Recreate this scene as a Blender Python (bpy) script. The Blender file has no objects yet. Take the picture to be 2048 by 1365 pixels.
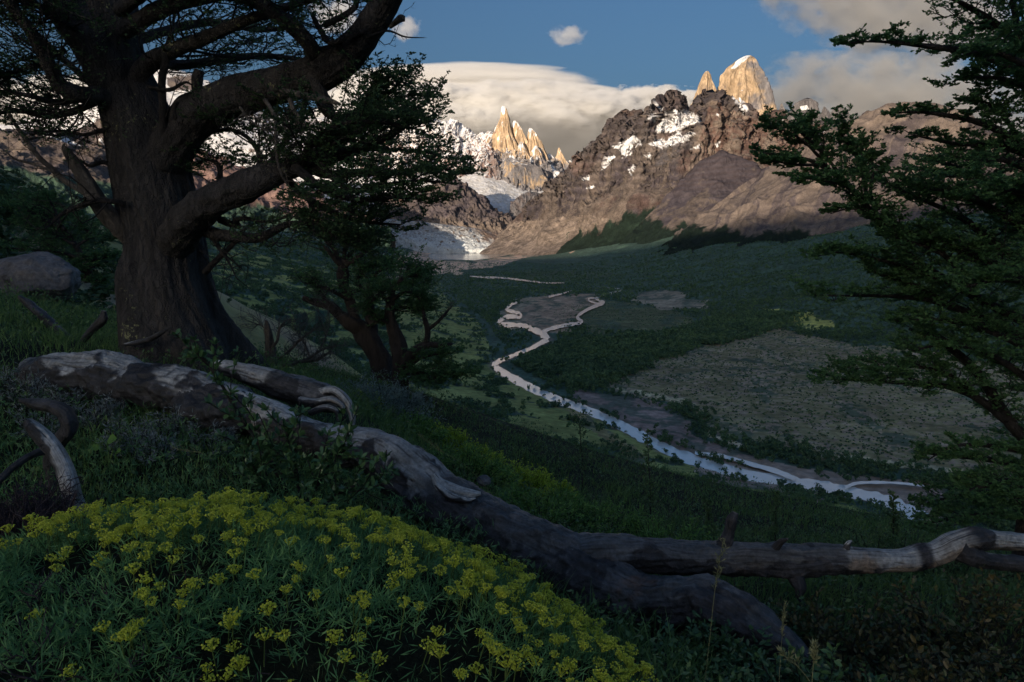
import bpy, math, random
import numpy as np
from mathutils import Vector

random.seed(7)
RNG = np.random.default_rng(11)
SC = bpy.context.scene
COL = SC.collection
R = math.radians

# ------------------------------------------------------------------ camera
F_PX = 24.0 / 36.0 * 2048.0
PITCH = R(8.5)
CP, SP = math.cos(PITCH), math.sin(PITCH)
cam_d = bpy.data.cameras.new('camera')
cam_d.lens = 24.0
cam_d.sensor_width = 36.0
cam_d.clip_start = 0.05
cam_d.clip_end = 120000.0
cam = bpy.data.objects.new('camera', cam_d)
COL.objects.link(cam)
cam.rotation_euler = (R(90) - PITCH, 0, 0)
SC.camera = cam


def P(x, y, d):
    """the world point that lies d metres ahead of the viewpoint in the direction of photo pixel (x, y)"""
    x = np.asarray(x, float); y = np.asarray(y, float); d = np.asarray(d, float)
    a = (x - 1024.0) / F_PX
    b = (682.5 - y) / F_PX
    vy = CP + SP * b
    vz = -SP + CP * b
    return np.stack(np.broadcast_arrays(a / vy * d, d, vz / vy * d), -1)


def project(V):
    x, y, z = V[..., 0], V[..., 1], V[..., 2]
    f = y * CP - z * SP
    u = y * SP + z * CP
    f = np.where(f > 0.01, f, 0.01)
    return 1024.0 + F_PX * x / f, 682.5 - F_PX * u / f


# ------------------------------------------------------------------ noise
_gr = np.random.default_rng(3).normal(size=(256, 3)); _gr /= np.linalg.norm(_gr, axis=1)[:, None]
_gx,_gy,_gz = [np.ascontiguousarray(_gr[:,k],dtype=np.float32) for k in range(3)]
_pm = np.random.default_rng(5).permutation(256).astype(np.int32)
_pm=np.concatenate([_pm,_pm,_pm])
def _chunk(p):
    fl=np.floor(p); f=(p-fl).astype(np.float32); i=fl.astype(np.int32)&255
    ix,iy,iz=i[:,0],i[:,1],i[:,2]
    fx,fy,fz=np.ascontiguousarray(f[:,0]),np.ascontiguousarray(f[:,1]),np.ascontiguousarray(f[:,2])
    u=fx*fx*fx*(fx*(fx*6-15)+10); v=fy*fy*fy*(fy*(fy*6-15)+10); w=fz*fz*fz*(fz*(fz*6-15)+10)
    A=_pm[ix]; B=_pm[ix+1]
    def c(h,a,b,d): 
        return _gx[h]*a+_gy[h]*b+_gz[h]*d
    AA=_pm[A+iy]; AB=_pm[A+iy+1]; BA=_pm[B+iy]; BB=_pm[B+iy+1]
    x1,y1,z1=fx-1,fy-1,fz-1
    def lx(h0,h1,yy,zz):
        a=c(h0,fx,yy,zz); return a+u*(c(h1,x1,yy,zz)-a)
    p0=lx(_pm[AA+iz],_pm[BA+iz],fy,fz); p1=lx(_pm[AB+iz],_pm[BB+iz],y1,fz)
    q0=lx(_pm[AA+iz+1],_pm[BA+iz+1],fy,z1); q1=lx(_pm[AB+iz+1],_pm[BB+iz+1],y1,z1)
    a=p0+v*(p1-p0); b=q0+v*(q1-q0)
    return (a+w*(b-a))*1.5


def perlin(p):
    p=np.asarray(p,np.float64); s=p.shape[:-1]; p=p.reshape(-1,3)
    out=np.empty(len(p),np.float32); n=32768
    for k in range(0,len(p),n): out[k:k+n]=_chunk(p[k:k+n])
    return out.reshape(s)


def fbm(p, o=5, lac=2.03, gain=0.5):
    s = 0.0; a = 1.0; n = 0.0
    p = np.asarray(p, float)
    for k in range(o):
        s = s + a * perlin(p + 17.3 * k)
        n += a; a *= gain; p = p * lac
    return s / n


def ridged(p, o=5, lac=2.07, gain=0.5):
    s = 0.0; a = 1.0; n = 0.0
    p = np.asarray(p, float)
    for k in range(o):
        s = s + a * (1 - np.abs(perlin(p + 31.7 * k)) * 2.0)
        n += a; a *= gain; p = p * lac
    return s / n


def rmf(p, o=6, lac=2.13, gain=2.2, H=0.9):
    """ridged multifractal: sharp crests, smoother hollows, about 0..1"""
    p = np.asarray(p, float)
    sg = np.clip(1 - np.abs(perlin(p)) * 1.9, 0, 1) ** 2
    out = sg.copy(); w = sg; n = 1.0
    for k in range(1, o):
        p = p * lac + 13.7
        w = np.clip(w * gain, 0, 1)
        sg = np.clip(1 - np.abs(perlin(p)) * 1.9, 0, 1) ** 2 * w
        a = lac ** (-H * k)
        out = out + sg * a; n += a * .6; w = sg
    return out / n


def v3(a, b, c):
    return np.stack(np.broadcast_arrays(np.asarray(a, float), np.asarray(b, float), np.asarray(c, float)), -1)


def sstep(a, b, x):
    t = np.clip((np.asarray(x, float) - a) / (b - a), 0, 1)
    return t * t * (3 - 2 * t)


def softplus(x, k):
    return k * np.logaddexp(0, np.asarray(x, float) / k)


def mix(a, b, t):
    t = np.asarray(t)[..., None]
    return np.asarray(a) * (1 - t) + np.asarray(b) * t


# ------------------------------------------------------------------ mesh building
def link(o, parent=None):
    COL.objects.link(o)
    if parent is not None:
        o.parent = parent
    return o


def mesh_np(name, V, faces, mat=None, parent=None, smooth=True, color=None, matidx=None, mats=None, loc=None):
    """faces: list of (N, k) integer arrays; color: per-vertex RGB written to the attribute 'Col'"""
    V = np.asarray(V, np.float32).reshape(-1, 3)
    if loc is not None:
        V = V - np.asarray(loc, np.float32)
    if isinstance(faces, np.ndarray):
        faces = [faces]
    faces = [f for f in faces if len(f)]
    me = bpy.data.meshes.new(name)
    me.vertices.add(len(V))
    me.vertices.foreach_set('co', V.ravel())
    lt = np.concatenate([np.full(len(f), f.shape[1], np.int32) for f in faces])
    li = np.concatenate([f.ravel() for f in faces]).astype(np.int32)
    me.loops.add(len(li))
    me.loops.foreach_set('vertex_index', li)
    me.polygons.add(len(lt))
    ls = np.zeros(len(lt), np.int32); ls[1:] = np.cumsum(lt)[:-1]
    me.polygons.foreach_set('loop_start', ls)
    me.polygons.foreach_set('loop_total', lt)
    me.polygons.foreach_set('use_smooth', np.full(len(lt), smooth))
    if color is not None:
        at = me.attributes.new('Col', 'FLOAT_COLOR', 'POINT')
        c = np.ones((len(V), 4), np.float32)
        c[:, :3] = np.asarray(color, np.float32).reshape(-1, 3)
        at.data.foreach_set('color', c.ravel())
    for m in (mats or ([mat] if mat else [])):
        me.materials.append(m)
    if matidx is not None:
        me.polygons.foreach_set('material_index', np.asarray(matidx, np.int32))
    me.update(calc_edges=True)
    o = bpy.data.objects.new(name, me)
    link(o, parent)
    if loc is not None:
        o.location = tuple(float(a) for a in loc)
    return o


def struct(o, kind='structure'):
    o['kind'] = kind
    return o


def tag(o, label, cat, group=None):
    o['label'] = label
    o['category'] = cat
    if group:
        o['group'] = group
    return o


def empty(name, loc, label, cat, group=None):
    o = bpy.data.objects.new(name, None)
    o.empty_display_size = 0.1
    link(o)
    o.location = tuple(float(a) for a in loc)
    return tag(o, label, cat, group)


def grid_faces(nv, nu, off=0):
    a = np.arange(nv * nu).reshape(nv, nu)
    q = np.stack([a[:-1, :-1], a[1:, :-1], a[1:, 1:], a[:-1, 1:]], -1).reshape(-1, 4)
    return q + off


def grid_normals(G):
    du = np.gradient(G, axis=1); dv = np.gradient(G, axis=0)
    n = np.cross(dv, du)
    n /= np.maximum(np.linalg.norm(n, axis=-1, keepdims=True), 1e-9)
    return n


def hermite(K, ts, t):
    """Catmull-Rom through the stack K (k, ..., 3) at parameters ts, evaluated at t"""
    K = np.asarray(K, float); ts = np.asarray(ts, float)
    m = np.zeros_like(K)
    m[0] = (K[1] - K[0]) / (ts[1] - ts[0]); m[-1] = (K[-1] - K[-2]) / (ts[-1] - ts[-2])
    for i in range(1, len(ts) - 1):
        m[i] = (K[i + 1] - K[i - 1]) / (ts[i + 1] - ts[i - 1])
    out = []
    for q in t:
        i = int(np.clip(np.searchsorted(ts, q) - 1, 0, len(ts) - 2))
        h = ts[i + 1] - ts[i]; s = (q - ts[i]) / h
        out.append((2 * s**3 - 3 * s**2 + 1) * K[i] + (s**3 - 2 * s**2 + s) * h * m[i]
                   + (-2 * s**3 + 3 * s**2) * K[i + 1] + (s**3 - s**2) * h * m[i + 1])
    return np.stack(out)


def loft(lines, nu, nv, tv=None):
    """surface through polylines of (x, y, distance in metres); returns the grid and its parameters"""
    s = np.linspace(0, 1, nu)
    K = []
    for L in lines:
        L = np.array(L, float)
        t = (L[:, 0] - L[0, 0]) / (L[-1, 0] - L[0, 0])
        K.append(P(np.interp(s, t, L[:, 0]), np.interp(s, t, L[:, 1]), np.interp(s, t, L[:, 2])))
    K = np.stack(K)
    if tv is None:
        dd = np.linalg.norm(np.diff(K, axis=0), axis=-1).mean(1)
        tv = np.concatenate([[0], np.cumsum(dd)]); tv /= tv[-1]
    v = np.linspace(0, 1, nv)
    return hermite(K, tv, v), s, v


def inpoly(px, py, poly):
    poly = np.asarray(poly, float)
    x0, y0 = poly[:, 0], poly[:, 1]
    x1, y1 = np.roll(x0, -1), np.roll(y0, -1)
    ins = np.zeros(px.shape, bool)
    for a, b, c, d in zip(x0, y0, x1, y1):
        if b == d:
            continue
        cond = ((b > py) != (d > py)) & (px < (c - a) * (py - b) / (d - b) + a)
        ins ^= cond
    return ins


# ------------------------------------------------------------------ materials
def new_mat(name):
    m = bpy.data.materials.new(name)
    m.use_nodes = True
    nt = m.node_tree
    nt.nodes.clear()
    out = nt.nodes.new('ShaderNodeOutputMaterial')
    return m, nt, out


def N(nt, t, **kw):
    n = nt.nodes.new(t)
    for k, v in kw.items():
        if k in n.inputs.keys() if isinstance(k, str) else False:
            n.inputs[k].default_value = v
        else:
            setattr(n, k, v)
    return n


def noise_node(nt, scale, detail=6, rough=0.6, vec=None, dist=0.0):
    n = nt.nodes.new('ShaderNodeTexNoise')
    n.inputs['Scale'].default_value = scale
    n.inputs['Detail'].default_value = detail
    n.inputs['Roughness'].default_value = rough
    n.inputs['Distortion'].default_value = dist
    if vec is not None:
        nt.links.new(vec, n.inputs['Vector'])
    return n


def ramp(nt, src, stops):
    r = nt.nodes.new('ShaderNodeValToRGB')
    e = r.color_ramp.elements
    while len(e) < len(stops):
        e.new(0.5)
    for k, (p, c) in enumerate(stops):
        e[k].position = p
        e[k].color = (c[0], c[1], c[2], 1) if hasattr(c, '__len__') else (c, c, c, 1)
    nt.links.new(src, r.inputs['Fac'])
    return r


def mul(nt, a, b, fac=1.0, mode='MULTIPLY'):
    m = nt.nodes.new('ShaderNodeMix'); m.data_type = 'RGBA'; m.blend_type = mode
    m.inputs[0].default_value = fac
    nt.links.new(a, m.inputs[6]); nt.links.new(b, m.inputs[7])
    return m.outputs[2]


def mat_terrain(name, scales, bump=(0.5, 5.0), rough=0.9, contrast=(0.6, 1.4), spec=0.2, squash=None):
    """vertex colour 'Col' broken up by object-space noise at several scales, with bump"""
    m, nt, out = new_mat(name)
    b = N(nt, 'ShaderNodeBsdfPrincipled'); b.inputs['Roughness'].default_value = rough
    b.inputs['Specular IOR Level'].default_value = spec
    at = N(nt, 'ShaderNodeVertexColor', layer_name='Col')
    tc = N(nt, 'ShaderNodeTexCoord')
    vec = tc.outputs['Object']
    if squash:
        mp = N(nt, 'ShaderNodeMapping'); mp.inputs['Scale'].default_value = squash
        nt.links.new(vec, mp.inputs['Vector']); vec = mp.outputs['Vector']
    c = at.outputs['Color']
    first = None
    for k, s in enumerate(scales):
        n = noise_node(nt, s, 8, 0.65, vec)
        first = first or n
        last = n
        r = ramp(nt, n.outputs['Fac'], [(0.28, contrast[0]), (0.72, contrast[1])])
        c = mul(nt, c, r.outputs['Color'])
    nt.links.new(c, b.inputs['Base Color'])
    bp = N(nt, 'ShaderNodeBump'); bp.inputs['Strength'].default_value = bump[0]; bp.inputs['Distance'].default_value = bump[1]
    nt.links.new(last.outputs['Fac'], bp.inputs['Height'])
    nt.links.new(bp.outputs['Normal'], b.inputs['Normal'])
    nt.links.new(b.outputs[0], out.inputs['Surface'])
    return m


def mat_leaf(name, c1, c2, trans=0.35, scale=3.0, rough=0.55, hue=0.0, spec=0.35):
    m, nt, out = new_mat(name)
    tc = N(nt, 'ShaderNodeTexCoord')
    n = noise_node(nt, scale, 3, 0.6, tc.outputs['Object'])
    geo = N(nt, 'ShaderNodeNewGeometry')
    ad = N(nt, 'ShaderNodeMath', operation='MULTIPLY_ADD'); ad.inputs[1].default_value = 0.55
    nt.links.new(geo.outputs['Random Per Island'], ad.inputs[0]); 
    sb = N(nt, 'ShaderNodeMath', operation='SUBTRACT'); sb.inputs[1].default_value = 0.27
    nt.links.new(n.outputs['Fac'], sb.inputs[0])
    nt.links.new(sb.outputs[0], ad.inputs[2])
    r = ramp(nt, ad.outputs[0], [(0.2, c1), (0.8, c2)])
    b = N(nt, 'ShaderNodeBsdfPrincipled'); b.inputs['Roughness'].default_value = rough
    b.inputs['Specular IOR Level'].default_value = spec
    nt.links.new(r.outputs['Color'], b.inputs['Base Color'])
    t = N(nt, 'ShaderNodeBsdfTranslucent')
    nt.links.new(r.outputs['Color'], t.inputs['Color'])
    mx = N(nt, 'ShaderNodeMixShader'); mx.inputs[0].default_value = trans
    nt.links.new(b.outputs[0], mx.inputs[1]); nt.links.new(t.outputs[0], mx.inputs[2])
    nt.links.new(mx.outputs[0], out.inputs['Surface'])
    return m


def mat_noise(name, stops, scale=4.0, detail=8, rough=0.85, bump=0.6, bdist=0.02, squash=None, spec=0.2, s2=None, dist=0.0):
    """solid material: colour ramp over a noise, with bump from a finer noise"""
    m, nt, out = new_mat(name)
    tc = N(nt, 'ShaderNodeTexCoord')
    vec = tc.outputs['Object']
    if squash:
        mp = N(nt, 'ShaderNodeMapping'); mp.inputs['Scale'].default_value = squash
        nt.links.new(vec, mp.inputs['Vector']); vec = mp.outputs['Vector']
    n = noise_node(nt, scale, detail, 0.65, vec, dist)
    r = ramp(nt, n.outputs['Fac'], stops)
    n2 = noise_node(nt, s2 or scale * 4, detail, 0.7, vec)
    r2 = ramp(nt, n2.outputs['Fac'], [(0.3, 0.6), (0.7, 1.35)])
    c = mul(nt, r.outputs['Color'], r2.outputs['Color'])
    b = N(nt, 'ShaderNodeBsdfPrincipled'); b.inputs['Roughness'].default_value = rough
    b.inputs['Specular IOR Level'].default_value = spec
    nt.links.new(c, b.inputs['Base Color'])
    bp = N(nt, 'ShaderNodeBump'); bp.inputs['Strength'].default_value = bump; bp.inputs['Distance'].default_value = bdist
    nt.links.new(n2.outputs['Fac'], bp.inputs['Height'])
    nt.links.new(bp.outputs['Normal'], b.inputs['Normal'])
    nt.links.new(b.outputs[0], out.inputs['Surface'])
    return m


# ------------------------------------------------------------------ light and sky
SUN_EL = R(6.0)
SUN_AZ = R(208.0)      # bearing of the sun, clockwise from straight ahead (+Y): behind the viewer, to the left
sun_vec = Vector((math.sin(SUN_AZ) * math.cos(SUN_EL), math.cos(SUN_AZ) * math.cos(SUN_EL), math.sin(SUN_EL)))
sd = bpy.data.lights.new('sun', 'SUN')
sd.energy = 2.8
sd.angle = R(0.5)
sd.color = (1.0, 0.83, 0.64)
so = bpy.data.objects.new('sun', sd)
COL.objects.link(so)
so.rotation_euler = sun_vec.to_track_quat('Z', 'Y').to_euler()

W = bpy.data.worlds.new('World')
SC.world = W
W.use_nodes = True
wn = W.node_tree
wn.nodes.clear()
wo = wn.nodes.new('ShaderNodeOutputWorld')
bg = wn.nodes.new('ShaderNodeBackground')
sky = wn.nodes.new('ShaderNodeTexSky')
sky.sky_type = 'NISHITA'
sky.sun_disc = False
sky.sun_elevation = SUN_EL
sky.sun_rotation = SUN_AZ
sky.altitude = 600
sky.air_density = 1.0
sky.dust_density = 10.0
sky.ozone_density = 3.3
bg.inputs['Strength'].default_value = 0.093
wn.links.new(sky.outputs[0], bg.inputs[0])
wn.links.new(bg.outputs[0], wo.inputs[0])

SC.view_settings.view_transform = 'Standard'
SC.view_settings.look = 'None'
SC.view_settings.exposure = 1.0
SC.view_settings.gamma = 1.0
SC.render.engine = 'CYCLES'
SC.cycles.use_denoising = True
SC.cycles.max_bounces = 8
SC.cycles.diffuse_bounces = 3
SC.cycles.glossy_bounces = 2
SC.cycles.transmission_bounces = 3
SC.cycles.transparent_max_bounces = 6
SC.cycles.volume_bounces = 6

# ================================================================== TERRAIN
SNOW = np.array((0.80, 0.80, 0.82))
FOREST = np.array((0.050, 0.085, 0.062))
TAN = np.array((0.188, 0.150, 0.126))
BROWN = np.array((0.092, 0.075, 0.072))
PURPLE = np.array((0.074, 0.062, 0.069))
RED = np.array((0.138, 0.088, 0.074))
GREY = np.array((0.160, 0.150, 0.155))
GRANITE_SUNLIT = np.array((0.520, 0.385, 0.255))  # granite with the low sun's gold put into its colour

# near ground: thin plate through points where the photo shows the ground
_gc = [(350, 725, 7.0), (490, 728, 7.0), (200, 690, 7.6), (0, 700, 6.3), (0, 600, 10), (80, 580, 12), (160, 565, 14), (240, 575, 16),
       (560, 745, 9), (770, 768, 13), (690, 755, 14.5), (810, 775, 12.5), (850, 870, 9.5), (1000, 955, 8.6), (1150, 1035, 7.6), (1300, 1090, 7),
       (1500, 1130, 6.6), (1700, 1150, 6.3), (1850, 1160, 6.3), (2100, 1165, 6.3), (100, 1010, 3.6), (500, 1010, 3.7), (750, 1060, 3.5),
       (300, 905, 4.4), (100, 860, 4.9), (1000, 1105, 4.3), (1300, 1270, 3.5), (1600, 1400, 2.9), (1900, 1230, 4.0), (1700, 1190, 4.2), (2150, 1300, 3.4)]
_gp = [tuple(P(*q)) for q in _gc] + [(0, 0, -1.5), (-1.2, .8, -1.42), (1.2, .8, -1.62), (0, -3, -1.35), (-3, -1, -1.25), (3, -1, -1.85), (-1.2, 2.2, -1.45), (0.4, 2.2, -1.55), (-5, 3, -1.1)]
_gp = np.array(_gp)


def _tps(r2):
    return 0.5 * r2 * np.log(r2 + 1e-9)


def _fit():
    n = len(_gp)
    d2 = ((_gp[:, None, :2] - _gp[None, :, :2]) ** 2).sum(-1)
    A = np.zeros((n + 3, n + 3))
    A[:n, :n] = _tps(d2) + np.eye(n) * 0.4
    A[:n, n] = 1; A[:n, n + 1:] = _gp[:, :2]
    A[n:, :n] = A[:n, n:].T
    return np.linalg.solve(A, np.concatenate([_gp[:, 2], [0, 0, 0]]))


_gw = _fit()


def z_near(x, y):
    s = _gw[-3] + _gw[-2] * x + _gw[-1] * y
    for k in range(len(_gp)):
        s = s + _gw[k] * _tps((x - _gp[k, 0]) ** 2 + (y - _gp[k, 1]) ** 2)
    return s


def xl(y):
    return np.interp(y, [0, 300, 620, 800, 1000, 1300, 2000, 3000, 4000, 6000, 8000, 11000, 20000], [800, 560, 280, 150, 55, -55, -130, -330, -450, -950, -1300, -2000, -3000])


def xr(y):
    return np.interp(y, [0, 1400, 2000, 3000, 4000, 7000, 11000], [1200, 1000, 850, 780, 700, 620, 500])


def z_floor(y):
    return -250.0 + 54.0 * sstep(4700, 6100, y)


def z_valley(x, y):
    rl = softplus(xl(y) - x, 60.0) * 0.28
    rl = 430 * np.tanh(rl / 430)
    rr = softplus(x - xr(y), 150.0) * 0.25
    rr = 500 * np.tanh(rr / 500)
    p = v3(x / 420.0, y / 420.0, 0.0)
    rough = fbm(p, 5) * 55 * (sstep(20, 160, rl) + sstep(20, 160, rr)) + fbm(p * 2.1 + 9, 3) * 3.0
    rough = rough + 26 * ridged(v3(x / 700, y / 350, 3.0), 3) * sstep(6, 50, rr)
    # lower moraine banks round the lake
    px, py = project(v3(x, y, z_floor(y)))
    mor = np.exp(-((py - 531) / 6.0) ** 2) * sstep(780, 850, px) * (1 - sstep(1030, 1110, px)) * 26
    mor = mor + np.exp(-((px - 806) / 26.0) ** 2) * sstep(470, 500, py) * (1 - sstep(528, 545, py)) * 75
    return z_floor(y) + rl + rr + rough + mor


def z_hill(x, y):
    z = -2.3 - 0.543 * x - 0.29 * y
    z = z - softplus(y - 150, 14.0) * 0.55 - softplus(x + 27 - 0.02 * y, 4.0) * 0.6
    z = z + 6.0 * fbm(v3(x / 45.0, y / 45.0, 1.0), 4) * sstep(18, 60, np.hypot(x, y))
    return z


def z_ground(x, y):
    x = np.asarray(x, float); y = np.asarray(y, float)
    r = np.hypot(x, y)
    zv = z_valley(x, y)
    zh = z_hill(x, y)
    k = 6.0
    zz = k * np.logaddexp(np.clip(zv, -400, 3000) / k, np.clip(zh, -3000, 3000) / k)
    w = sstep(13, 24, r)
    near = r < 24
    out = zz.copy()
    if near.any():
        zn = z_near(x[near], y[near]) + 0.05 * fbm(v3(x[near] * 1.3, y[near] * 1.3, 0), 4)
        out[near] = zn * (1 - w[near]) + zz[near] * w[near]
    return out


def polar(r0, r1, nr, a0, a1, na):
    r = np.geomspace(r0, r1, nr)[:, None]
    a = np.linspace(R(a0), R(a1), na)[None, :]
    return r * np.sin(a), r * np.cos(a)


def nz(G, s, o=4, k=0.0):
    return fbm(G / s + k, o)


# ---- river, lake
def on_floor(x, y, dz=0.0):
    d = np.full(np.shape(x), 3000.0)
    for _ in range(30):
        d = 0.5 * d + 0.5 * np.clip(d * (z_floor(d) + dz) / np.minimum(P(x, y, d)[..., 2], -1), 300, 15000)
    q = P(x, y, d)
    q[..., 2] = z_floor(d) + dz
    return q


def densify(pts, n=8):
    pts = np.array(pts, float)
    t = np.arange(len(pts)); T = np.linspace(0, len(pts) - 1, (len(pts) - 1) * n + 1)
    return hermite(pts, t, T)


RIV = [
    # main stem: photo x, y and half width
    [(1850, 1040, 13), (1815, 1022, 12), (1765, 1000, 10), (1700, 985, 9.5), (1640, 972, 9), (1560, 960, 8.5), (1500, 952, 8.5), (1440, 936, 8.5), (1363, 912, 9), (1290, 877, 8), (1253, 857, 8), (1187, 826, 7.5), (1113, 799, 6.5), (1062, 776, 6.5), (1010, 748, 6), (990, 733, 5), (996, 724, 4), (1015, 716, 3.2), (1040, 706, 3), (1064, 696, 3), (1082, 686, 3.5), (1096, 679, 4.5)],
    [(1096, 679, 5), (1085, 668, 5.5), (1062, 658, 4.5), (1040, 651, 4), (1005, 649, 4), (1000, 642, 4), (1014, 634, 3.6), (1040, 633, 3.6), (1034, 626, 3), (1014, 620, 2.6), (1022, 610, 2.4), (1036, 604, 2)],
    [(1085, 664, 3), (1104, 657, 3), (1135, 650, 3), (1162, 645, 2.8), (1155, 634, 2.4), (1172, 621, 2.4), (1194, 611, 3.2), (1207, 605, 2.5), (1192, 597, 1.6), (1216, 588, 1.8), (1242, 582, 1.9), (1236, 578, 1.5), (1210, 576, 1.3)],
    [(1207, 605, 1.8), (1195, 607, 1.3), (1178, 602, 1.2), (1180, 597, 1.2), (1192, 597, 1.4)],
    [(1097, 594, 1.8), (1115, 590, 1.6), (1143, 582, 0.7)],
    [(940, 553, 0.8), (970, 555, 1.5), (1004, 556, 1.5), (1040, 560, 1.4), (1088, 566, 1.2), (1130, 566, .5)],
    [(1390, 906, 3), (1450, 914, 3), (1500, 928, 3.5), (1550, 942, 4), (1590, 958, 4)],
    [(1690, 975, 3), (1720, 966, 2.5), (1790, 966, 2), (1850, 972, 2)],
]


def river_lines():
    out = []
    for L in RIV:
        D = densify(L, 5)
        w = on_floor(D[:, 0], D[:, 1], 4.0)
        e = on_floor(D[:, 0] + D[:, 2], D[:, 1], 4.0)
        out.append(np.concatenate([w[:, :2], np.linalg.norm(e - w, axis=1)[:, None]], 1))
    return np.concatenate(out)


RL = river_lines()


def river_dist(x, y):
    """distance to the nearest river edge, metres (999 far away)"""
    d = np.full(x.shape, 999.0)
    m = (y > 420) & (y < 5200) & (np.abs(x) < 1300)
    xs, ys = x[m].astype(np.float32), y[m].astype(np.float32)
    o = np.full(len(xs), 999.0, np.float32)
    for X0, Y0, W0 in RL.astype(np.float32):
        q = np.hypot(xs - X0, ys - Y0) - .75 * W0
        np.minimum(o, q, out=o)
    d[m] = o
    return d


# ---- valley floor and slopes
X, Y = polar(60, 15500, 950, -62, 56, 1250)
Z = z_ground(X, Y)
RD = river_dist(X, Y)
Z = np.where(RD < 400, np.minimum(Z, z_floor(Y) + 2.5 + np.maximum(RD - 4, 0) * .16), Z)
G = v3(X, Y, Z)
px, py = project(G)
wx = nz(G, 130, 5) * np.clip(60000 / np.maximum(Y, 200), 5, 70) + nz(G, 420, 4, 8.8) * np.clip(160000 / np.maximum(Y, 200), 12, 150)
wy = nz(G, 130, 5, 7.7) * np.clip(22000 / np.maximum(Y, 200), 2, 22) + nz(G, 420, 4, 1.8) * np.clip(42000 / np.maximum(Y, 200), 4, 36)
qx, qy = px + wx, py + wy
n1 = nz(G, 60, 5, 3.1); n2 = nz(G, 14, 4, 5.5); n3 = nz(G, 400, 4, 1.2)
C = mix(FOREST * 0.8, FOREST * 1.25, sstep(-.3, .3, n2))
hill = sstep(-3, 8, z_hill(X, Y) - z_valley(X, Y))
left = (X < xl(Y) + 30) & (Y < 5200)
MEADOW = np.array((0.22, 0.235, 0.075))
mead = sstep(0.02, 0.10, n1 + 0.10 * n2 + 0.16 * sstep(700, 860, px) - .30 * sstep(2600, 3600, Y)) * left
C = mix(C, MEADOW * (1 + 0.5 * n2[..., None]), mead * 0.95)
polys = [
    # shrubland on the right bank, grey flat, green meadow, gravel bars, sand scarps
    ([(1180, 775), (1290, 738), (1420, 692), (1520, 648), (1700, 690), (2300, 740), (2300, 990), (1900, 960), (1650, 935), (1390, 835), (1230, 790)], (0.225, 0.200, 0.105)),
    ([(1120, 640), (1180, 600), (1290, 612), (1400, 640), (1330, 668), (1180, 672)], (0.096, 0.108, 0.056)),
    ([(1278, 590), (1340, 582), (1420, 602), (1400, 618), (1290, 618)], (0.236, 0.201, 0.149)),
    ([(1528, 618), (1580, 626), (1660, 652), (1600, 658), (1555, 642)], (0.385, 0.376, 0.105)),
    ([(1040, 605), (1100, 592), (1190, 590), (1200, 606), (1160, 640), (1130, 662), (1090, 668), (1030, 640)], (0.33, 0.235, 0.165)),
    ([(1000, 645), (1015, 605), (1060, 596), (1050, 640), (1060, 664)], (0.350, 0.280, 0.193)),
    ([(1120, 790), (1190, 792), (1290, 806), (1380, 850), (1440, 880), (1480, 905), (1580, 945), (1500, 950), (1420, 930), (1330, 890), (1240, 850)], (0.219, 0.161, 0.140)),
    ([(1380, 905), (1480, 908), (1580, 935), (1700, 955), (1860, 968), (1860, 1060), (1760, 1010), (1600, 985), (1450, 965)], (0.280, 0.210, 0.166)),
    ([(1580, 990), (1660, 1000), (1720, 1040), (1640, 1040)], (0.280, 0.193, 0.158)),
    ([(1215, 780), (1290, 786), (1345, 802), (1382, 822), (1360, 826), (1290, 800), (1225, 790)], (0.550, 0.473, 0.298)),
    ([(1432, 852), (1465, 866), (1500, 893), (1480, 894), (1440, 866)], (0.550, 0.438, 0.315)),
    ([(1640, 918), (1700, 926), (1800, 940), (1880, 950), (1870, 960), (1760, 945), (1660, 930)], (0.550, 0.473, 0.298)),
    ([(1180, 830), (1260, 880), (1330, 930), (1290, 930), (1200, 870), (1120, 820)], (0.228, 0.184, 0.088)),
    ([(790, 560), (800, 512), (850, 496), (880, 520), (940, 526), (1040, 508), (1062, 512), (1010, 530), (900, 545), (850, 552)], (0.525, 0.359, 0.254)),
    ([(905, 545), (920, 540), (932, 549), (915, 552)], (0.550, 0.385, 0.263)),
    ([(1040, 545), (1150, 540), (1250, 552), (1150, 562), (1060, 560)], (0.070, 0.096, 0.061)),
    ([(985, 490), (1040, 470), (1180, 470), (1140, 505), (1060, 512)], (0.455, 0.315, 0.228)),
]
for poly, col in polys:
    m = inpoly(qx, qy, poly) & (Y > 300)
    c = np.array(col) * (1 + 0.55 * n2[..., None] + 0.5 * n1[..., None] + .5 * n3[..., None])
    c = mix(c, FOREST, sstep(.62, .74, ridged(v3(X / 160, Y / 420, 2.0) + n1[..., None] * .5, 4)) * .75)
    C = np.where(m[..., None], c, C)
gb = sstep(16, 4, RD + 8 * n2 + 8 * n1) * sstep(2200, 1700, Y)
C = mix(C, np.array((0.24, 0.19, 0.15)), gb * .8)
# mottled shrubs on the shrubland
m = inpoly(qx, qy, polys[0][0])
C = np.where((m & (n2 + .4 * n1 > 0.10))[..., None], np.array((0.27, 0.21, 0.15)), C)
# grass of the spur in front
GR = mix(np.array((0.44, 0.40, 0.165)), np.array((0.46, 0.34, 0.22)), sstep(-.05, .25, nz(G, 25, 4, 4.2)))
GR = mix(GR, np.array((0.085, 0.11, 0.05)), sstep(.12, .22, nz(G, 12, 5, 8.2)))
C = mix(C, GR, hill)
m_valley = mat_terrain('valley_ground', [0.012, 0.09], bump=(0.6, 4.0), contrast=(0.65, 1.4))
C = C * np.where(hill > .5, 1.0, 1.5)[..., None]
valley = struct(mesh_np('valley_floor', G, grid_faces(*X.shape), m_valley, color=C))

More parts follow.
